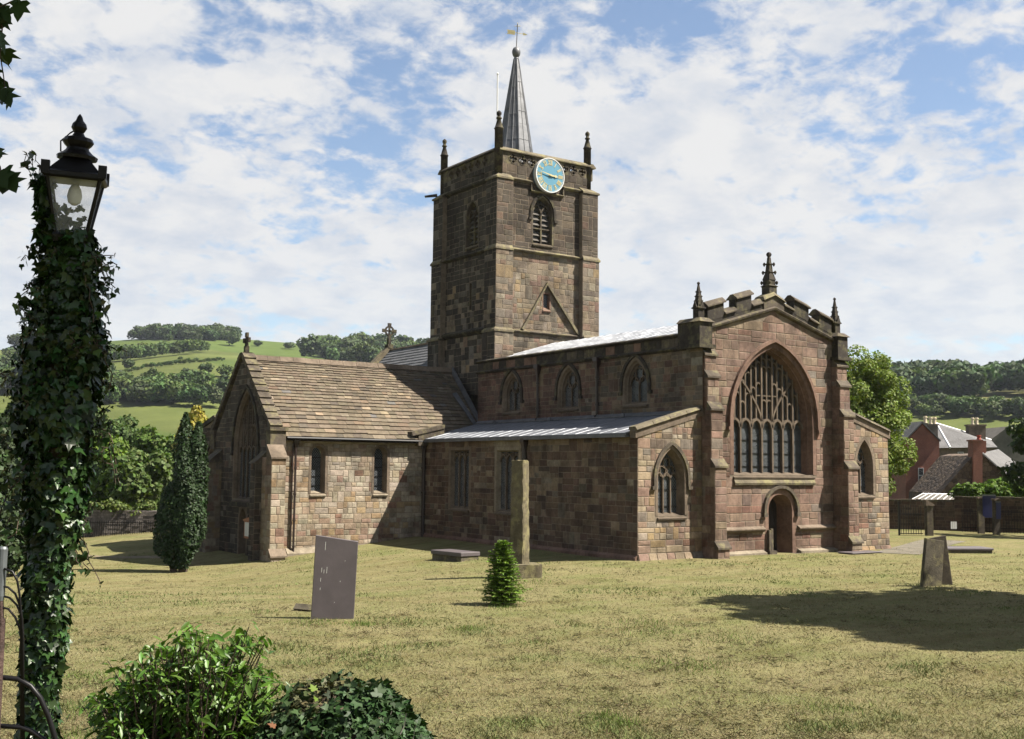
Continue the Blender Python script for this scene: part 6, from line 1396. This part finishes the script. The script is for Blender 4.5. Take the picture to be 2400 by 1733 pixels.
# ---------------------------------------------------------------- lawn: cut grass and clumps of hay
def grass():
    n = 360000; x = RNG.uniform(-500, 3100, n); u = RNG.uniform(0, 1, n); y = 1215+(1740-1215)*u**.85; P = hits_flat(x, y); r = np.hypot(P[:, 0], P[:, 1])
    keep = ~((P[:, 0] > XS-.3) & (P[:, 1] > YA-.3) & (P[:, 0] < 41.6)) & ~((P[:, 0] > GX-.4) & (P[:, 1] > YE-1.0)) & (r > 9); P = P[keep]; n = len(P); r = r[keep]
    g = vnoise(P[:, 0]*.42, P[:, 1]*.42, 12)*.6+vnoise(P[:, 0]*1.3, P[:, 1]*1.3, 13)*.4; gr = ssn(.56, .74, g)[:, None]
    c = jit_cols((.162, .146, .076), n, .28)*(1-gr)+jit_cols((.10, .12, .042), n, .25)*gr
    d = RNG.normal(size=(n, 3)); d[:, 2] = np.abs(d[:, 2])*.6+.25+.5*gr[:, 0]; d /= np.linalg.norm(d, axis=1, keepdims=True)
    a = rot_from(RNG.normal(size=(n, 3)), RNG.uniform(0, 6.28, n)); y_ = d; x_ = np.cross(y_, RNG.normal(size=(n, 3))); x_ /= np.linalg.norm(x_, axis=1, keepdims=True); R = np.stack([x_, y_, np.cross(x_, y_)], -1)
    L = (.035+.05*RNG.uniform(0, 1, n)**2)*(1+.5*gr[:, 0]); s = np.stack([L*.16*np.clip(r/18, 1, 2.2), L, L], -1); P[:, 2] -= .003
    o = scatter('grass', [(-.5, 0, 0), (.5, 0, 0), (0, 1, 0)], [(0, 1, 2)], P, R, s, c, M['hay']); tag(o, 'short dry grass of the churchyard lawn', 'grass', kind='stuff')
    # raked clumps
    m = 2700; x = RNG.uniform(-400, 3000, m); y = 1225+(1740-1225)*RNG.uniform(0, 1, m)**.9; Q = hits_flat(x, y); k = vnoise(Q[:, 0]*.3, Q[:, 1]*.3, 21)*.65+.35*RNG.uniform(0, 1, len(Q)); keep = (k > .45) & ~((Q[:, 0] > XS-.5) & (Q[:, 1] > YA-.5)) & ~((Q[:, 0] > GX-.5) & (Q[:, 1] > YE-1.2)) & (np.hypot(Q[:, 0], Q[:, 1]) > 10); Q = Q[keep]
    nb = 34; C_ = np.repeat(Q, nb, 0); sz = np.repeat(RNG.uniform(.05, .17, len(Q))*np.where(RNG.uniform(0, 1, len(Q)) > .9, 1.5, 1), nb)[:, None]; off = RNG.normal(size=(len(C_), 3))*np.array([1.0, 1.0, .35])*sz; off[:, 2] = np.abs(off[:, 2])+.004
    d = RNG.normal(size=(len(C_), 3)); d[:, 2] *= .45; d /= np.linalg.norm(d, axis=1, keepdims=True); x_ = np.cross(d, RNG.normal(size=(len(C_), 3))); x_ /= np.linalg.norm(x_, axis=1, keepdims=True); R = np.stack([x_, d, np.cross(x_, d)], -1); L = RNG.uniform(.05, .12, len(C_)); tone = np.repeat(RNG.uniform(0, 1, (len(Q), 1)), nb, 0)
    c = jit_cols((.085, .066, .036), len(C_), .45)*(1-tone)+jit_cols((.082, .083, .033), len(C_), .4)*tone
    o = scatter('hay', [(-.5, 0, 0), (.5, 0, 0), (0, 1, 0)], [(0, 1, 2)], C_+off, R, np.stack([L*.13, L, L], -1), c, M['hay']); tag(o, 'raked brown tufts of cut hay on the lawn', 'hay', kind='stuff')
    # green tufts round the stones
    tp = [(690, 1380, 26), (800, 1384, 16), (1116, 1345, 14), (1190, 1290, 24), (660, 1243, 30), (1455, 1400, 40), (1540, 1480, 40), (1860, 1570, 44), (1620, 1415, 40), (1430, 1380, 30), (1500, 1470, 40), (1035, 1395, 16), (2080, 1208, 60), (1800, 1232, 20), (1340, 1590, 26), (1380, 1605, 20), (200, 1580, 40), (190, 1500, 30), (180, 1630, 40)]
    X = np.concatenate([RNG.normal(a, s*1.35, 340) for a, b, s in tp]); Y = np.concatenate([RNG.normal(b, s*.22, 340) for a, b, s in tp]); G = hits_flat(X, Y); n = len(G); d = RNG.normal(size=(n, 3))*.5; d[:, 2] = 1; d /= np.linalg.norm(d, axis=1, keepdims=True); x_ = np.cross(d, RNG.normal(size=(n, 3))); x_ /= np.linalg.norm(x_, axis=1, keepdims=True); R = np.stack([x_, d, np.cross(x_, d)], -1); L = RNG.uniform(.04, .10, n)
    o = scatter('green_grass', [(-.5, 0, 0), (.5, 0, 0), (0, 1, 0)], [(0, 1, 2)], G, R, np.stack([L*.14, L, L], -1), jit_cols((.082, .122, .026), n, .3), M['hay']); tag(o, 'tufts of longer green grass on the lawn', 'grass', kind='stuff')
def hits_flat(x, y):
    px = np.asarray(x)*K; py = np.asarray(y)*K; D = FW[None]*F_+RT[None]*(px-W_/2)[:, None]-UP[None]*(py-H_/2)[:, None]; D = D[D[:, 2] < -1e-3]; z = np.zeros(len(D))
    for _ in range(8): P = CAM+D*((z-CH)/D[:, 2])[:, None]; z = .5*z+.5*terrain(P[:, 0], P[:, 1])
    P = CAM+D*((z-CH)/D[:, 2])[:, None]; P[:, 2] = terrain(P[:, 0], P[:, 1]); return P[np.hypot(P[:, 0], P[:, 1]) < 80]
M['hay'] = mat_leaf('hay_blades', .8, .15, .15, tmul=(1.1, 1.05, .7))
grass()
# ---------------------------------------------------------------- lamp post wrapped in ivy
LD = 8.6
def lamp():
    top = at(168, 395, LD); low = at(84, 1640, LD); A = top-low; A /= np.linalg.norm(A); t0 = (top-low)
    zg = float(terrain(low[0], low[1])); base = low-A*((low[2]-zg)/A[2]); Hl = float(np.linalg.norm(top-base))      # eaves of the lantern roof
    e1 = RH*math.cos(.30)+FH*math.sin(.30); e1 = e1-A*(e1 @ A); e1 /= np.linalg.norm(e1); e2 = np.cross(A, e1)
    Lp = lambda x, y, z: base+e1*x+e2*y+A*z
    g = empty('street_lamp', tuple(base)); tag(g, 'black iron lantern on a post wrapped thickly in ivy', 'street lamp')
    def lath(mb, prof, n=12, rot=0.0):
        vs = [Lp(r*math.cos(rot+6.28318*i/n), r*math.sin(rot+6.28318*i/n), z) for r, z in prof for i in range(n)]; m = len(prof)
        mb.add(vs, [(j*n+i, j*n+(i+1) % n, (j+1)*n+(i+1) % n, (j+1)*n+i) for j in range(m-1) for i in range(n)]+[tuple(range(n-1, -1, -1)), tuple(range((m-1)*n, m*n))])
    zb = Hl-.45; wt, wb = .19, .108                     # half widths at eaves and at the foot of the lantern
    mb = MB(); lath(mb, [(.10, -.3), (.10, .5), (.075, .55), (.06, 1.2), (.055, zb-.25), (.085, zb-.2), (.05, zb-.1)], 12); mb.build('post', M['iron'], g, True)
    fr = MB(); q = math.pi/4; s2 = math.sqrt(2)
    lath(fr, [(wb*s2+.02, zb-.05), (wb*s2+.03, zb), (wb*s2+.02, zb+.02)], 4, q)
    for sx, sy in ((1, 1), (1, -1), (-1, 1), (-1, -1)): fr.tube([Lp(sx*wb, sy*wb, zb), Lp(sx*wt, sy*wt, Hl)], .016, 5)
    lath(fr, [(wt*s2+.02, Hl-.03), (wt*s2+.045, Hl-.015), (wt*s2+.045, Hl+.015), (wt*s2*.98, Hl+.03)], 4, q); fo = fr.build('lantern_frame', M['iron'], g)
    ro = MB(); lath(ro, [(wt*s2, Hl+.02), (wt*s2*.84, Hl+.06), (wt*s2*.60, Hl+.115), (wt*s2*.42, Hl+.155)], 4, q)
    lath(ro, [(.145, Hl+.14), (.15, Hl+.165), (.11, Hl+.19), (.085, Hl+.215), (.08, Hl+.23), (.10, Hl+.25), (.115, Hl+.275), (.10, Hl+.305), (.05, Hl+.32), (.035, Hl+.345), (.045, Hl+.36), (.058, Hl+.385), (.05, Hl+.415), (.028, Hl+.44), (.018, Hl+.47), (.004, Hl+.49)], 14)
    for sx, sy in ((1, 1), (1, -1), (-1, 1), (-1, -1)):
        c = [Lp(sx*(wt+.01)+a*.03, sy*(wt+.01)+b*.03, Hl+z) for z in (-.01, .085) for a, b in ((-1, -1), (1, -1), (1, 1), (-1, 1))]; ro.add(c, [(3, 2, 1, 0), (4, 5, 6, 7), (0, 1, 5, 4), (1, 2, 6, 5), (2, 3, 7, 6), (3, 0, 4, 7)])
    ro.build('lantern_roof', M['iron'], g)
    for k in range(4):
        a = k*math.pi/2; c, s = math.cos(a), math.sin(a); r2 = lambda x, y: (x*c-y*s, x*s+y*c); pl = MB(); pts = [(-wb, -wb, zb+.02), (wb, -wb, zb+.02), (wt-.01, -wt+.01, Hl-.02), (-wt+.01, -wt+.01, Hl-.02)]
        pl.add([Lp(*r2(x, y), z) for x, y, z in pts], [(0, 1, 2, 3)]); pl.build('pane', M['lamp_glass'], g)
    bu = MB(); lath(bu, [(.025, Hl-.05), (.045, Hl-.09), (.055, Hl-.14), (.045, Hl-.19), (.015, Hl-.21)], 12); bu.build('bulb', M['paper'], g, True)
    rf = MB(); rf.add([Lp(x, y, Hl-.012) for x, y in ((-wt, -wt), (wt, -wt), (wt, wt), (-wt, wt))], [(0, 1, 2, 3)]); rf.build('reflector', M['pot'], g)
    wv = MB(); wv.tube([Lp(-.12, 0, Hl+.19), Lp(-.125, 0, Hl+.27), Lp(-.06, 0, Hl+.34), Lp(-.02, 0, Hl+.37)], .006, 4); wv.build('wire', M['iron'], g)
    # ivy: a thick coat of leaves, thin stems and trailing strands
    iv = empty('ivy', tuple(base)); tag(iv, 'glossy dark ivy climbing up the lamp post and over one side of its lantern', 'ivy')
    n = 11500; z = RNG.uniform(0, 1, n)*(zb+.05); a = RNG.uniform(0, 6.283, n)
    rad = np.interp(z/zb, [0, .2, .35, .5, .62, .74, .82, .9, .96, 1.0], [.145, .135, .135, .165, .225, .30, .30, .225, .19, .16]); rad = rad*(.72+.55*vnoise(a*1.4, z*2.3, 41)); r = rad*RNG.uniform(.62, 1.06, n)
    P = base[None]+e1[None]*(r*np.cos(a))[:, None]+e2[None]*(r*np.sin(a))[:, None]+A[None]*z[:, None]; Nn = e1[None]*np.cos(a)[:, None]+e2[None]*np.sin(a)[:, None]+np.array([0, 0, .35])+.55*RNG.normal(size=(n, 3))
    # coat over the left side of the lantern
    m = 420; zz = zb+RNG.uniform(-.05, .42, m); yy = RNG.uniform(-.16, .2, m); f = (zz-zb)/.47; xx = -(wb+(wt-wb)*f)-RNG.uniform(0, .13, m)*(1-.4*f); P2 = base[None]+e1[None]*xx[:, None]+e2[None]*yy[:, None]+A[None]*zz[:, None]; N2 = -e1[None]+.8*RNG.normal(size=(m, 3))
    # inside the lantern
    m3 = 46; zz = zb+.03+RNG.uniform(0, 1, m3)**1.5*.22; xx = RNG.uniform(-1, .8, m3)*wb; yy = RNG.uniform(-.1, .1, m3); P3 = base[None]+e1[None]*xx[:, None]+e2[None]*yy[:, None]+A[None]*zz[:, None]; N3 = -FH[None]+.6*RNG.normal(size=(m3, 3))
    SP, SN = [], []; st = MB()
    for k in range(90):
        zz = RNG.uniform(.3, 1.0)**.6*zb; side_ = RNG.choice([-1, 1]); aa = RNG.normal(0, .7)+(math.pi if side_ < 0 else 0); out = e1*math.cos(aa)+e2*math.sin(aa); r0 = float(np.interp(zz/zb, [0, .5, .74, .9, 1], [.13, .15, .29, .22, .16])); p = base+A*zz+out*r0; L = RNG.uniform(.12, .34); drop = RNG.uniform(-.2, 1.3); pts = []
        for i in range(8): t = i/7; pts.append(p+out*L*.55*t+Z*(.12*t*(drop < 0)-max(drop, 0)*L*t*t)+.015*RNG.normal(size=3))
        st.tube(pts, [.004]*8, 4)
        for i in range(1, 8):
            for _ in range(2): SP.append(pts[i]+.02*RNG.normal(size=3)); SN.append(out+.7*RNG.normal(size=3))
    for k in range(40):
        z0 = RNG.uniform(0, .7)*zb; aa = RNG.uniform(0, 6.28); pts = [base+A*(z0+i*.12)+(e1*math.cos(aa+.15*i)+e2*math.sin(aa+.15*i))*.11 for i in range(9)]; st.tube(pts, [.008]*9, 4)
    # leafy top sprigs by the left corner of the lantern roof
    for k in range(4):
        p = Lp(-wt-.03-.03*k, -.1+.05*k, Hl-.1); pts = [p+np.array([0, 0, .05*i])-e1*.012*i+.008*RNG.normal(size=3) for i in range(6)]; st.tube(pts, [.003]*6, 4); SP += pts[1:]; SN += [RNG.normal(size=3) for _ in pts[1:]]
    tag(st.build('stems', M['bark'], iv), kind='stuff'); SP = np.array(SP); SN = np.array(SN)
    for nm, Q, Nq, sz in (('leaves', P, Nn, .075), ('leaves', P2, N2, .08), ('leaves', P3, N3, .06), ('leaves', SP, SN, .055)):
        k = len(Q); Nq = np.asarray(Nq); R = rot_from(Nq, RNG.normal(math.pi, .7, k)); o = scatter(nm, IVY_V, IVY_F, Q, R, sz*(.45+1.0*RNG.uniform(0, 1, k)**1.6), jit_cols((.017, .038, .009), k, .6, .2), M['ivy'], iv); tag(o, kind='stuff')
    core = MB(); lath(core, [(.09, -.2), (.08, 1), (.09, zb*.55), (.17, zb*.75), (.1, zb*.95)], 10); core.build('ivy_wood', M['bark'], iv)
def lamp_glass():
    m, nt, b, out = new_mat('lamp_glass'); b.inputs['Base Color'].default_value = (.5, .52, .54, 1); b.inputs['Roughness'].default_value = .25
    tr = nd(nt, 'ShaderNodeBsdfTransparent'); mx = nd(nt, 'ShaderNodeMixShader'); P = objvec(nt); n = tex_noise(nt, 14, 4, .6, P); r = ramp(nt, n.outputs[0], [(.3, (.12, .12, .12)), (.7, (.3, .3, .3))]); nt.links.new(r, mx.inputs[0])
    nt.links.new(tr.outputs[0], mx.inputs[1]); nt.links.new(b.outputs[0], mx.inputs[2]); nt.links.new(mx.outputs[0], out.inputs[0]); return m
M['lamp_glass'] = lamp_glass()
lamp()
# sycamore: trunk outside the view, leaves hanging in at the left edge, crown shading the lamp
def sycamore():
    b = np.array([-3.4, 8.6, 0.0]); b[2] = float(terrain(b[0], b[1])); t = empty('sycamore_tree', tuple(b)); tag(t, 'sycamore leaves hanging into the upper left corner', 'tree')
    q = MB(); top = b+np.array([.6, -.3, 8.5]); q.tube([b-Z*.3, b+Z*1.0, b+np.array([.3, -.1, 5]), top], [.4, .32, .25, .15], 10)
    pos, nr, bc = crown_points(np.array([-.5, 8.2, 11.2]), (4.0, 3.6, 2.4), 4500, 40, .8); pos2, nr2, bc2 = crown_points(np.array([4.75, 6.05, 11.0]), (1.05, 1.05, .9), 3200, 26, .55); pos = np.concatenate([pos, pos2]); nr = np.concatenate([nr, nr2]); bc = np.concatenate([bc[:10], bc2[:10]])
    for c in bc[:20]: s = top-Z*RNG.uniform(0, 3); q.tube([s, (s+c)/2+Z*.4, c], [.09, .05, .015], 5)
    D = pos-CAM; zc = D @ FW; px = W_/2+F_*(D @ RT)/np.maximum(zc, .1); py = H_/2-F_*(D @ UP)/np.maximum(zc, .1); vis = (zc > 0) & (px > -90) & (py > -130); pos, nr = pos[~vis], nr[~vis]
    E, En = [], []
    for (pts, d) in (([(-60, -40), (-20, 10), (5, 60), (0, 120), (8, 170), (12, 205)], 8.0), ([(-70, 20), (-30, 60), (-5, 100), (-20, 160)], 8.2), ([(-50, 300), (-20, 335), (0, 370), (6, 400)], 7.7), ([(-40, 20), (0, 15), (25, 5)], 7.9)):
        W3 = [at(x, y, d) for x, y in pts]; q.tube([W3[0]-RH*.6+Z*.3]+W3, [.012]+[.008-.001*i for i in range(len(W3))], 4)
        for a_, b_ in zip(W3[:-1], W3[1:]):
            for f in np.linspace(0, 1, 4): E.append(a_+(b_-a_)*f+.035*RNG.normal(size=3)); En.append(-FH*.8+.6*RNG.normal(size=3)+Z*.3)
    q.build('trunk', M['bark'], t); k = len(pos); scatter('crown', MAPLE_V, MAPLE_F, pos, rot_from(nr, RNG.uniform(0, 6.28, k)), .30*RNG.uniform(.7, 1.3, k), jit_cols((.04, .075, .015), k, .3), M['leaf'], t)
    k = len(E); scatter('foliage', MAPLE_V, MAPLE_F, np.array(E), rot_from(np.array(En), RNG.normal(math.pi, .7, k)), .125*RNG.uniform(.7, 1.25, k), jit_cols((.022, .042, .012), k, .3), M['leaf'], t)
sycamore()
# laurel bush and ivy hump at the foot of the view
def laurel():
    c = at(405, 1590, 7.0); z0 = float(terrain(c[0], c[1])); t = empty('laurel_bush', (c[0], c[1], z0)); tag(t, 'glossy green laurel bush at the bottom of the view beside the lamp post', 'shrub'); m = 7/F_*K; P, Nn, Y = [], [], []; st = MB(); root = np.array([c[0], c[1], z0])
    tips = [(300, 1490), (340, 1450), (395, 1432), (440, 1415), (480, 1440), (545, 1420), (250, 1540), (230, 1560), (580, 1500), (590, 1560), (520, 1490), (420, 1480), (360, 1520), (300, 1560), (480, 1540), (550, 1570), (400, 1560), (270, 1600), (600, 1600), (340, 1610), (450, 1600), (520, 1620), (240, 1640), (580, 1650)]
    for (x, y) in tips:
        for j in range(23):
            tip = at(x+RNG.normal(0, 20), y+RNG.normal(0, 16)+8, 7.0+RNG.normal(0, .22)); s0 = root+np.array([RNG.normal(0, .15), RNG.normal(0, .15), 0]); mid = (s0+tip)/2+np.array([RNG.normal(0, .06), RNG.normal(0, .06), .12]); pts = [s0*(1-u)**2+2*mid*u*(1-u)+tip*u*u for u in np.linspace(0, 1, 9)]; st.tube(pts, list(np.linspace(.011, .003, 9)), 5)
            for i in range(3, 9):
                for _ in range(5 if i > 4 else 3):
                    a = RNG.uniform(0, 6.28); o = np.array([math.cos(a), math.sin(a), 0]); y_ = o+np.array([0, 0, RNG.normal(-.55, .45)]); P.append(pts[i]+.03*RNG.normal(size=3)); Y.append(y_)
    Y = np.array(Y); Y /= np.linalg.norm(Y, axis=1, keepdims=True); k = len(P); up = np.array([0, 0, 1.0])+.5*RNG.normal(size=(k, 3)); zz = up-Y*(up*Y).sum(1, keepdims=True); zz /= np.linalg.norm(zz, axis=1, keepdims=True); R = np.stack([np.cross(Y, zz), Y, zz], -1)
    st.build('stems', M['bark'], t); LV = [(0, 0, 0), (-.15, .3, .05), (-.13, .68, .04), (0, 1, -.06), (.13, .68, .04), (.15, .3, .05), (0, .3, 0), (0, .68, 0)]; LF = [(0, 6, 1), (1, 6, 7), (1, 7, 2), (2, 7, 3), (0, 5, 6), (5, 4, 7), (5, 7, 6), (4, 3, 7)]
    o = scatter('leaves', LV, LF, np.array(P), R, .076*RNG.uniform(.6, 1.3, k), jit_cols((.055, .108, .015), k, .45), M['laurel'], t); tag(o, kind='stuff')
M['laurel'] = mat_leaf('laurel_leaves', .42, .25, .3)
laurel()
def ivy_hump():
    d = 6.6; m = d/F_*K; c = at(800, 1720, d); z0 = float(terrain(c[0], c[1])); t = empty('ivy_hump', (c[0], c[1], z0)); tag(t, 'low hump overgrown with dark ivy at the bottom of the view', 'ivy'); n = 9500; u = RNG.uniform(-1, 1, n); v = RNG.uniform(-1, 1, n)
    top = at(740, 1528, d)[2]; H = top-z0; hw = 335*m; prof = np.clip(1-np.abs(u)**2.6, 0, 1)*np.clip(1-np.abs(v)**2.4, 0, 1)*np.clip(1.05-np.clip(u-.05, 0, 1)*.95, 0, 1)**1.6; zz = z0+H*prof**.55*(.94+.10*vnoise(u*4, v*4, 51)); P = np.stack([c[0]+RH[0]*u*hw+FH[0]*(v*.75+.1), c[1]+RH[1]*u*hw+FH[1]*(v*.75+.1), zz+.02*RNG.normal(size=n)], -1)
    Nn = RH[None]*(u*.9)[:, None]+FH[None]*(v*.8)[:, None]+np.array([0, 0, .75])+.5*RNG.normal(size=(n, 3)); dry = .7*ssn(.58, .85, vnoise(u*3+2, v*3, 52)+.25*RNG.uniform(-1, 1, n)-1.1*((u+.25)**2+(v+.2)**2))[:, None]; col = jit_cols((.017, .038, .010), n, .5)*(1-dry)+jit_cols((.08, .068, .032), n, .4)*dry
    o = scatter('leaves', IVY_V, IVY_F, P, rot_from(Nn, RNG.uniform(0, 6.28, n)), .052*RNG.uniform(.5, 1.35, n)*(1-.4*dry[:, 0]), col, M['ivy_low'], t); tag(o, kind='stuff')
    core = MB(); N1 = 14; vs = [(c[0]+RH[0]*a*hw*.97+FH[0]*(b*.73+.1), c[1]+RH[1]*a*hw*.97+FH[1]*(b*.73+.1), z0-.2+(H+.12)*max(0, (1-abs(a)**2.6)*(1-abs(b)**2.4)*min(1.08, max(0, 1.05-max(0, a-.05)*.95)**1.6))**.55) for a in np.linspace(-1, 1, N1) for b in np.linspace(-1, 1, N1)]; core.add(vs, [(i*N1+j, (i+1)*N1+j, (i+1)*N1+j+1, i*N1+j+1) for i in range(N1-1) for j in range(N1-1)]); core.build('mound', M['bark'], t, True)
    tw = MB()
    for x0, y0, x1, y1 in ((850, 1630, 842, 1560), (850, 1630, 868, 1575), (870, 1690, 935, 1628), (905, 1660, 922, 1600), (880, 1640, 900, 1580)): a, b = at(x0, y0, d-.2), at(x1, y1, d-.1); tw.tube([a, (a+b)/2+.02*RNG.normal(size=3), b], [.004, .003, .0015], 4)
    tw.build('twigs', M['slat'], t); s = MB(); 
    dl = at(608, 1712/K*K, d); q = scatter('dead_leaf', MAPLE_V, MAPLE_F, np.array([at(610, 1610, d-.55)]), rot_from(np.array([[.2, -.4, .8]]), np.array([.6])), np.array([.045]), np.array([(.13, .06, .03)]), M['leaf'], t)
    sy = scatter('seedling', MAPLE_V, MAPLE_F, np.array([at(697, 1530, d-.1), at(700, 1545, d-.12)]), rot_from(np.array([[.1, -.7, .6], [.3, -.6, .5]]), np.array([.2, 2.4])), np.array([.045, .03]), np.array([(.09, .14, .012), (.08, .13, .012)]), M['leaf'], t)
ivy_hump()
# iron railing hoops, bottom left
def z4l(x, y, d): return at(x*.3254/K, (1200+y*.3254)/K, d)
def hoops():
    p = z4l(15, 1600, 5.0); z0 = float(terrain(p[0], p[1])); t = empty('iron_railing', (p[0], p[1], z0)); tag(t, 'rusty iron railing with curved hoops at the bottom left corner', 'railing'); d = 5.0
    def bar(pts, r, nm='hoop', mt='iron'):
        W3 = [z4l(x, y, d) for x, y in pts]; q = MB(); q.tube(W3, r, 8); q.build(nm, M[mt], t, True)
    for pts in ([(-60, 525), (0, 530), (60, 545), (110, 590), (145, 680), (160, 780), (165, 1900)], [(-60, 590), (0, 600), (70, 620), (120, 670), (152, 740), (165, 860), (172, 1900)], [(-60, 680), (0, 685), (60, 700), (110, 760), (145, 850), (158, 960), (162, 1900)], [(30, 410), (90, 430), (125, 500), (140, 590), (150, 700), (155, 1900)]): bar(pts, .005)
    bar([(-60, 1195), (40, 1195), (130, 1205), (220, 1255), (290, 1340), (350, 1480), (400, 1640), (440, 1900)], .012); bar([(-60, 1540), (50, 1545), (150, 1552), (230, 1580), (320, 1640), (380, 1800)], .011)
    q = MB(); a, b = z4l(5, 770, d), z4l(5, 2300, d); q.tube([a, np.array([a[0], a[1], z0-.2])], .021, 8); q.build('post', M['rust'], t); q = MB(); a, b = z4l(2, 270, d), z4l(2, 640, d); q.lathe((b[0], b[1], b[2]), [(.014, 0), (.018, .02), (.022, (a[2]-b[2])), (.016, (a[2]-b[2])+.01)], 12); q.build('post_cap', M['came'], t); q = MB(); q.tube([b, z4l(5, 780, d)], .014, 8); q.build('post_neck', M['rust'], t)
M['rust'] = mat_plain('rusty_iron', (.05, .03, .025), .7, 0, .4, 20, .3, .5, 60)
hoops()
# ---------------------------------------------------------------- summer haze over the valley
def haze():
    mb = MB(); mb.box(-1700, 1700, -1700, 1700, -70, 190); me = bpy.data.meshes.new('haze'); me.from_pydata(mb.v, [], mb.f); me.update()
    m = bpy.data.materials.new('summer_haze'); m.use_nodes = True; nt = m.node_tree; nt.nodes.clear(); out = nt.nodes.new('ShaderNodeOutputMaterial'); v = nt.nodes.new('ShaderNodeVolumePrincipled')
    v.inputs['Color'].default_value = (.78, .86, 1.0, 1); v.inputs['Density'].default_value = .00007; v.inputs['Anisotropy'].default_value = .2; nt.links.new(v.outputs[0], out.inputs['Volume'])
    o = link('haze', me, m); tag(o, 'thin summer haze over the valley', 'haze', kind='stuff')
haze()
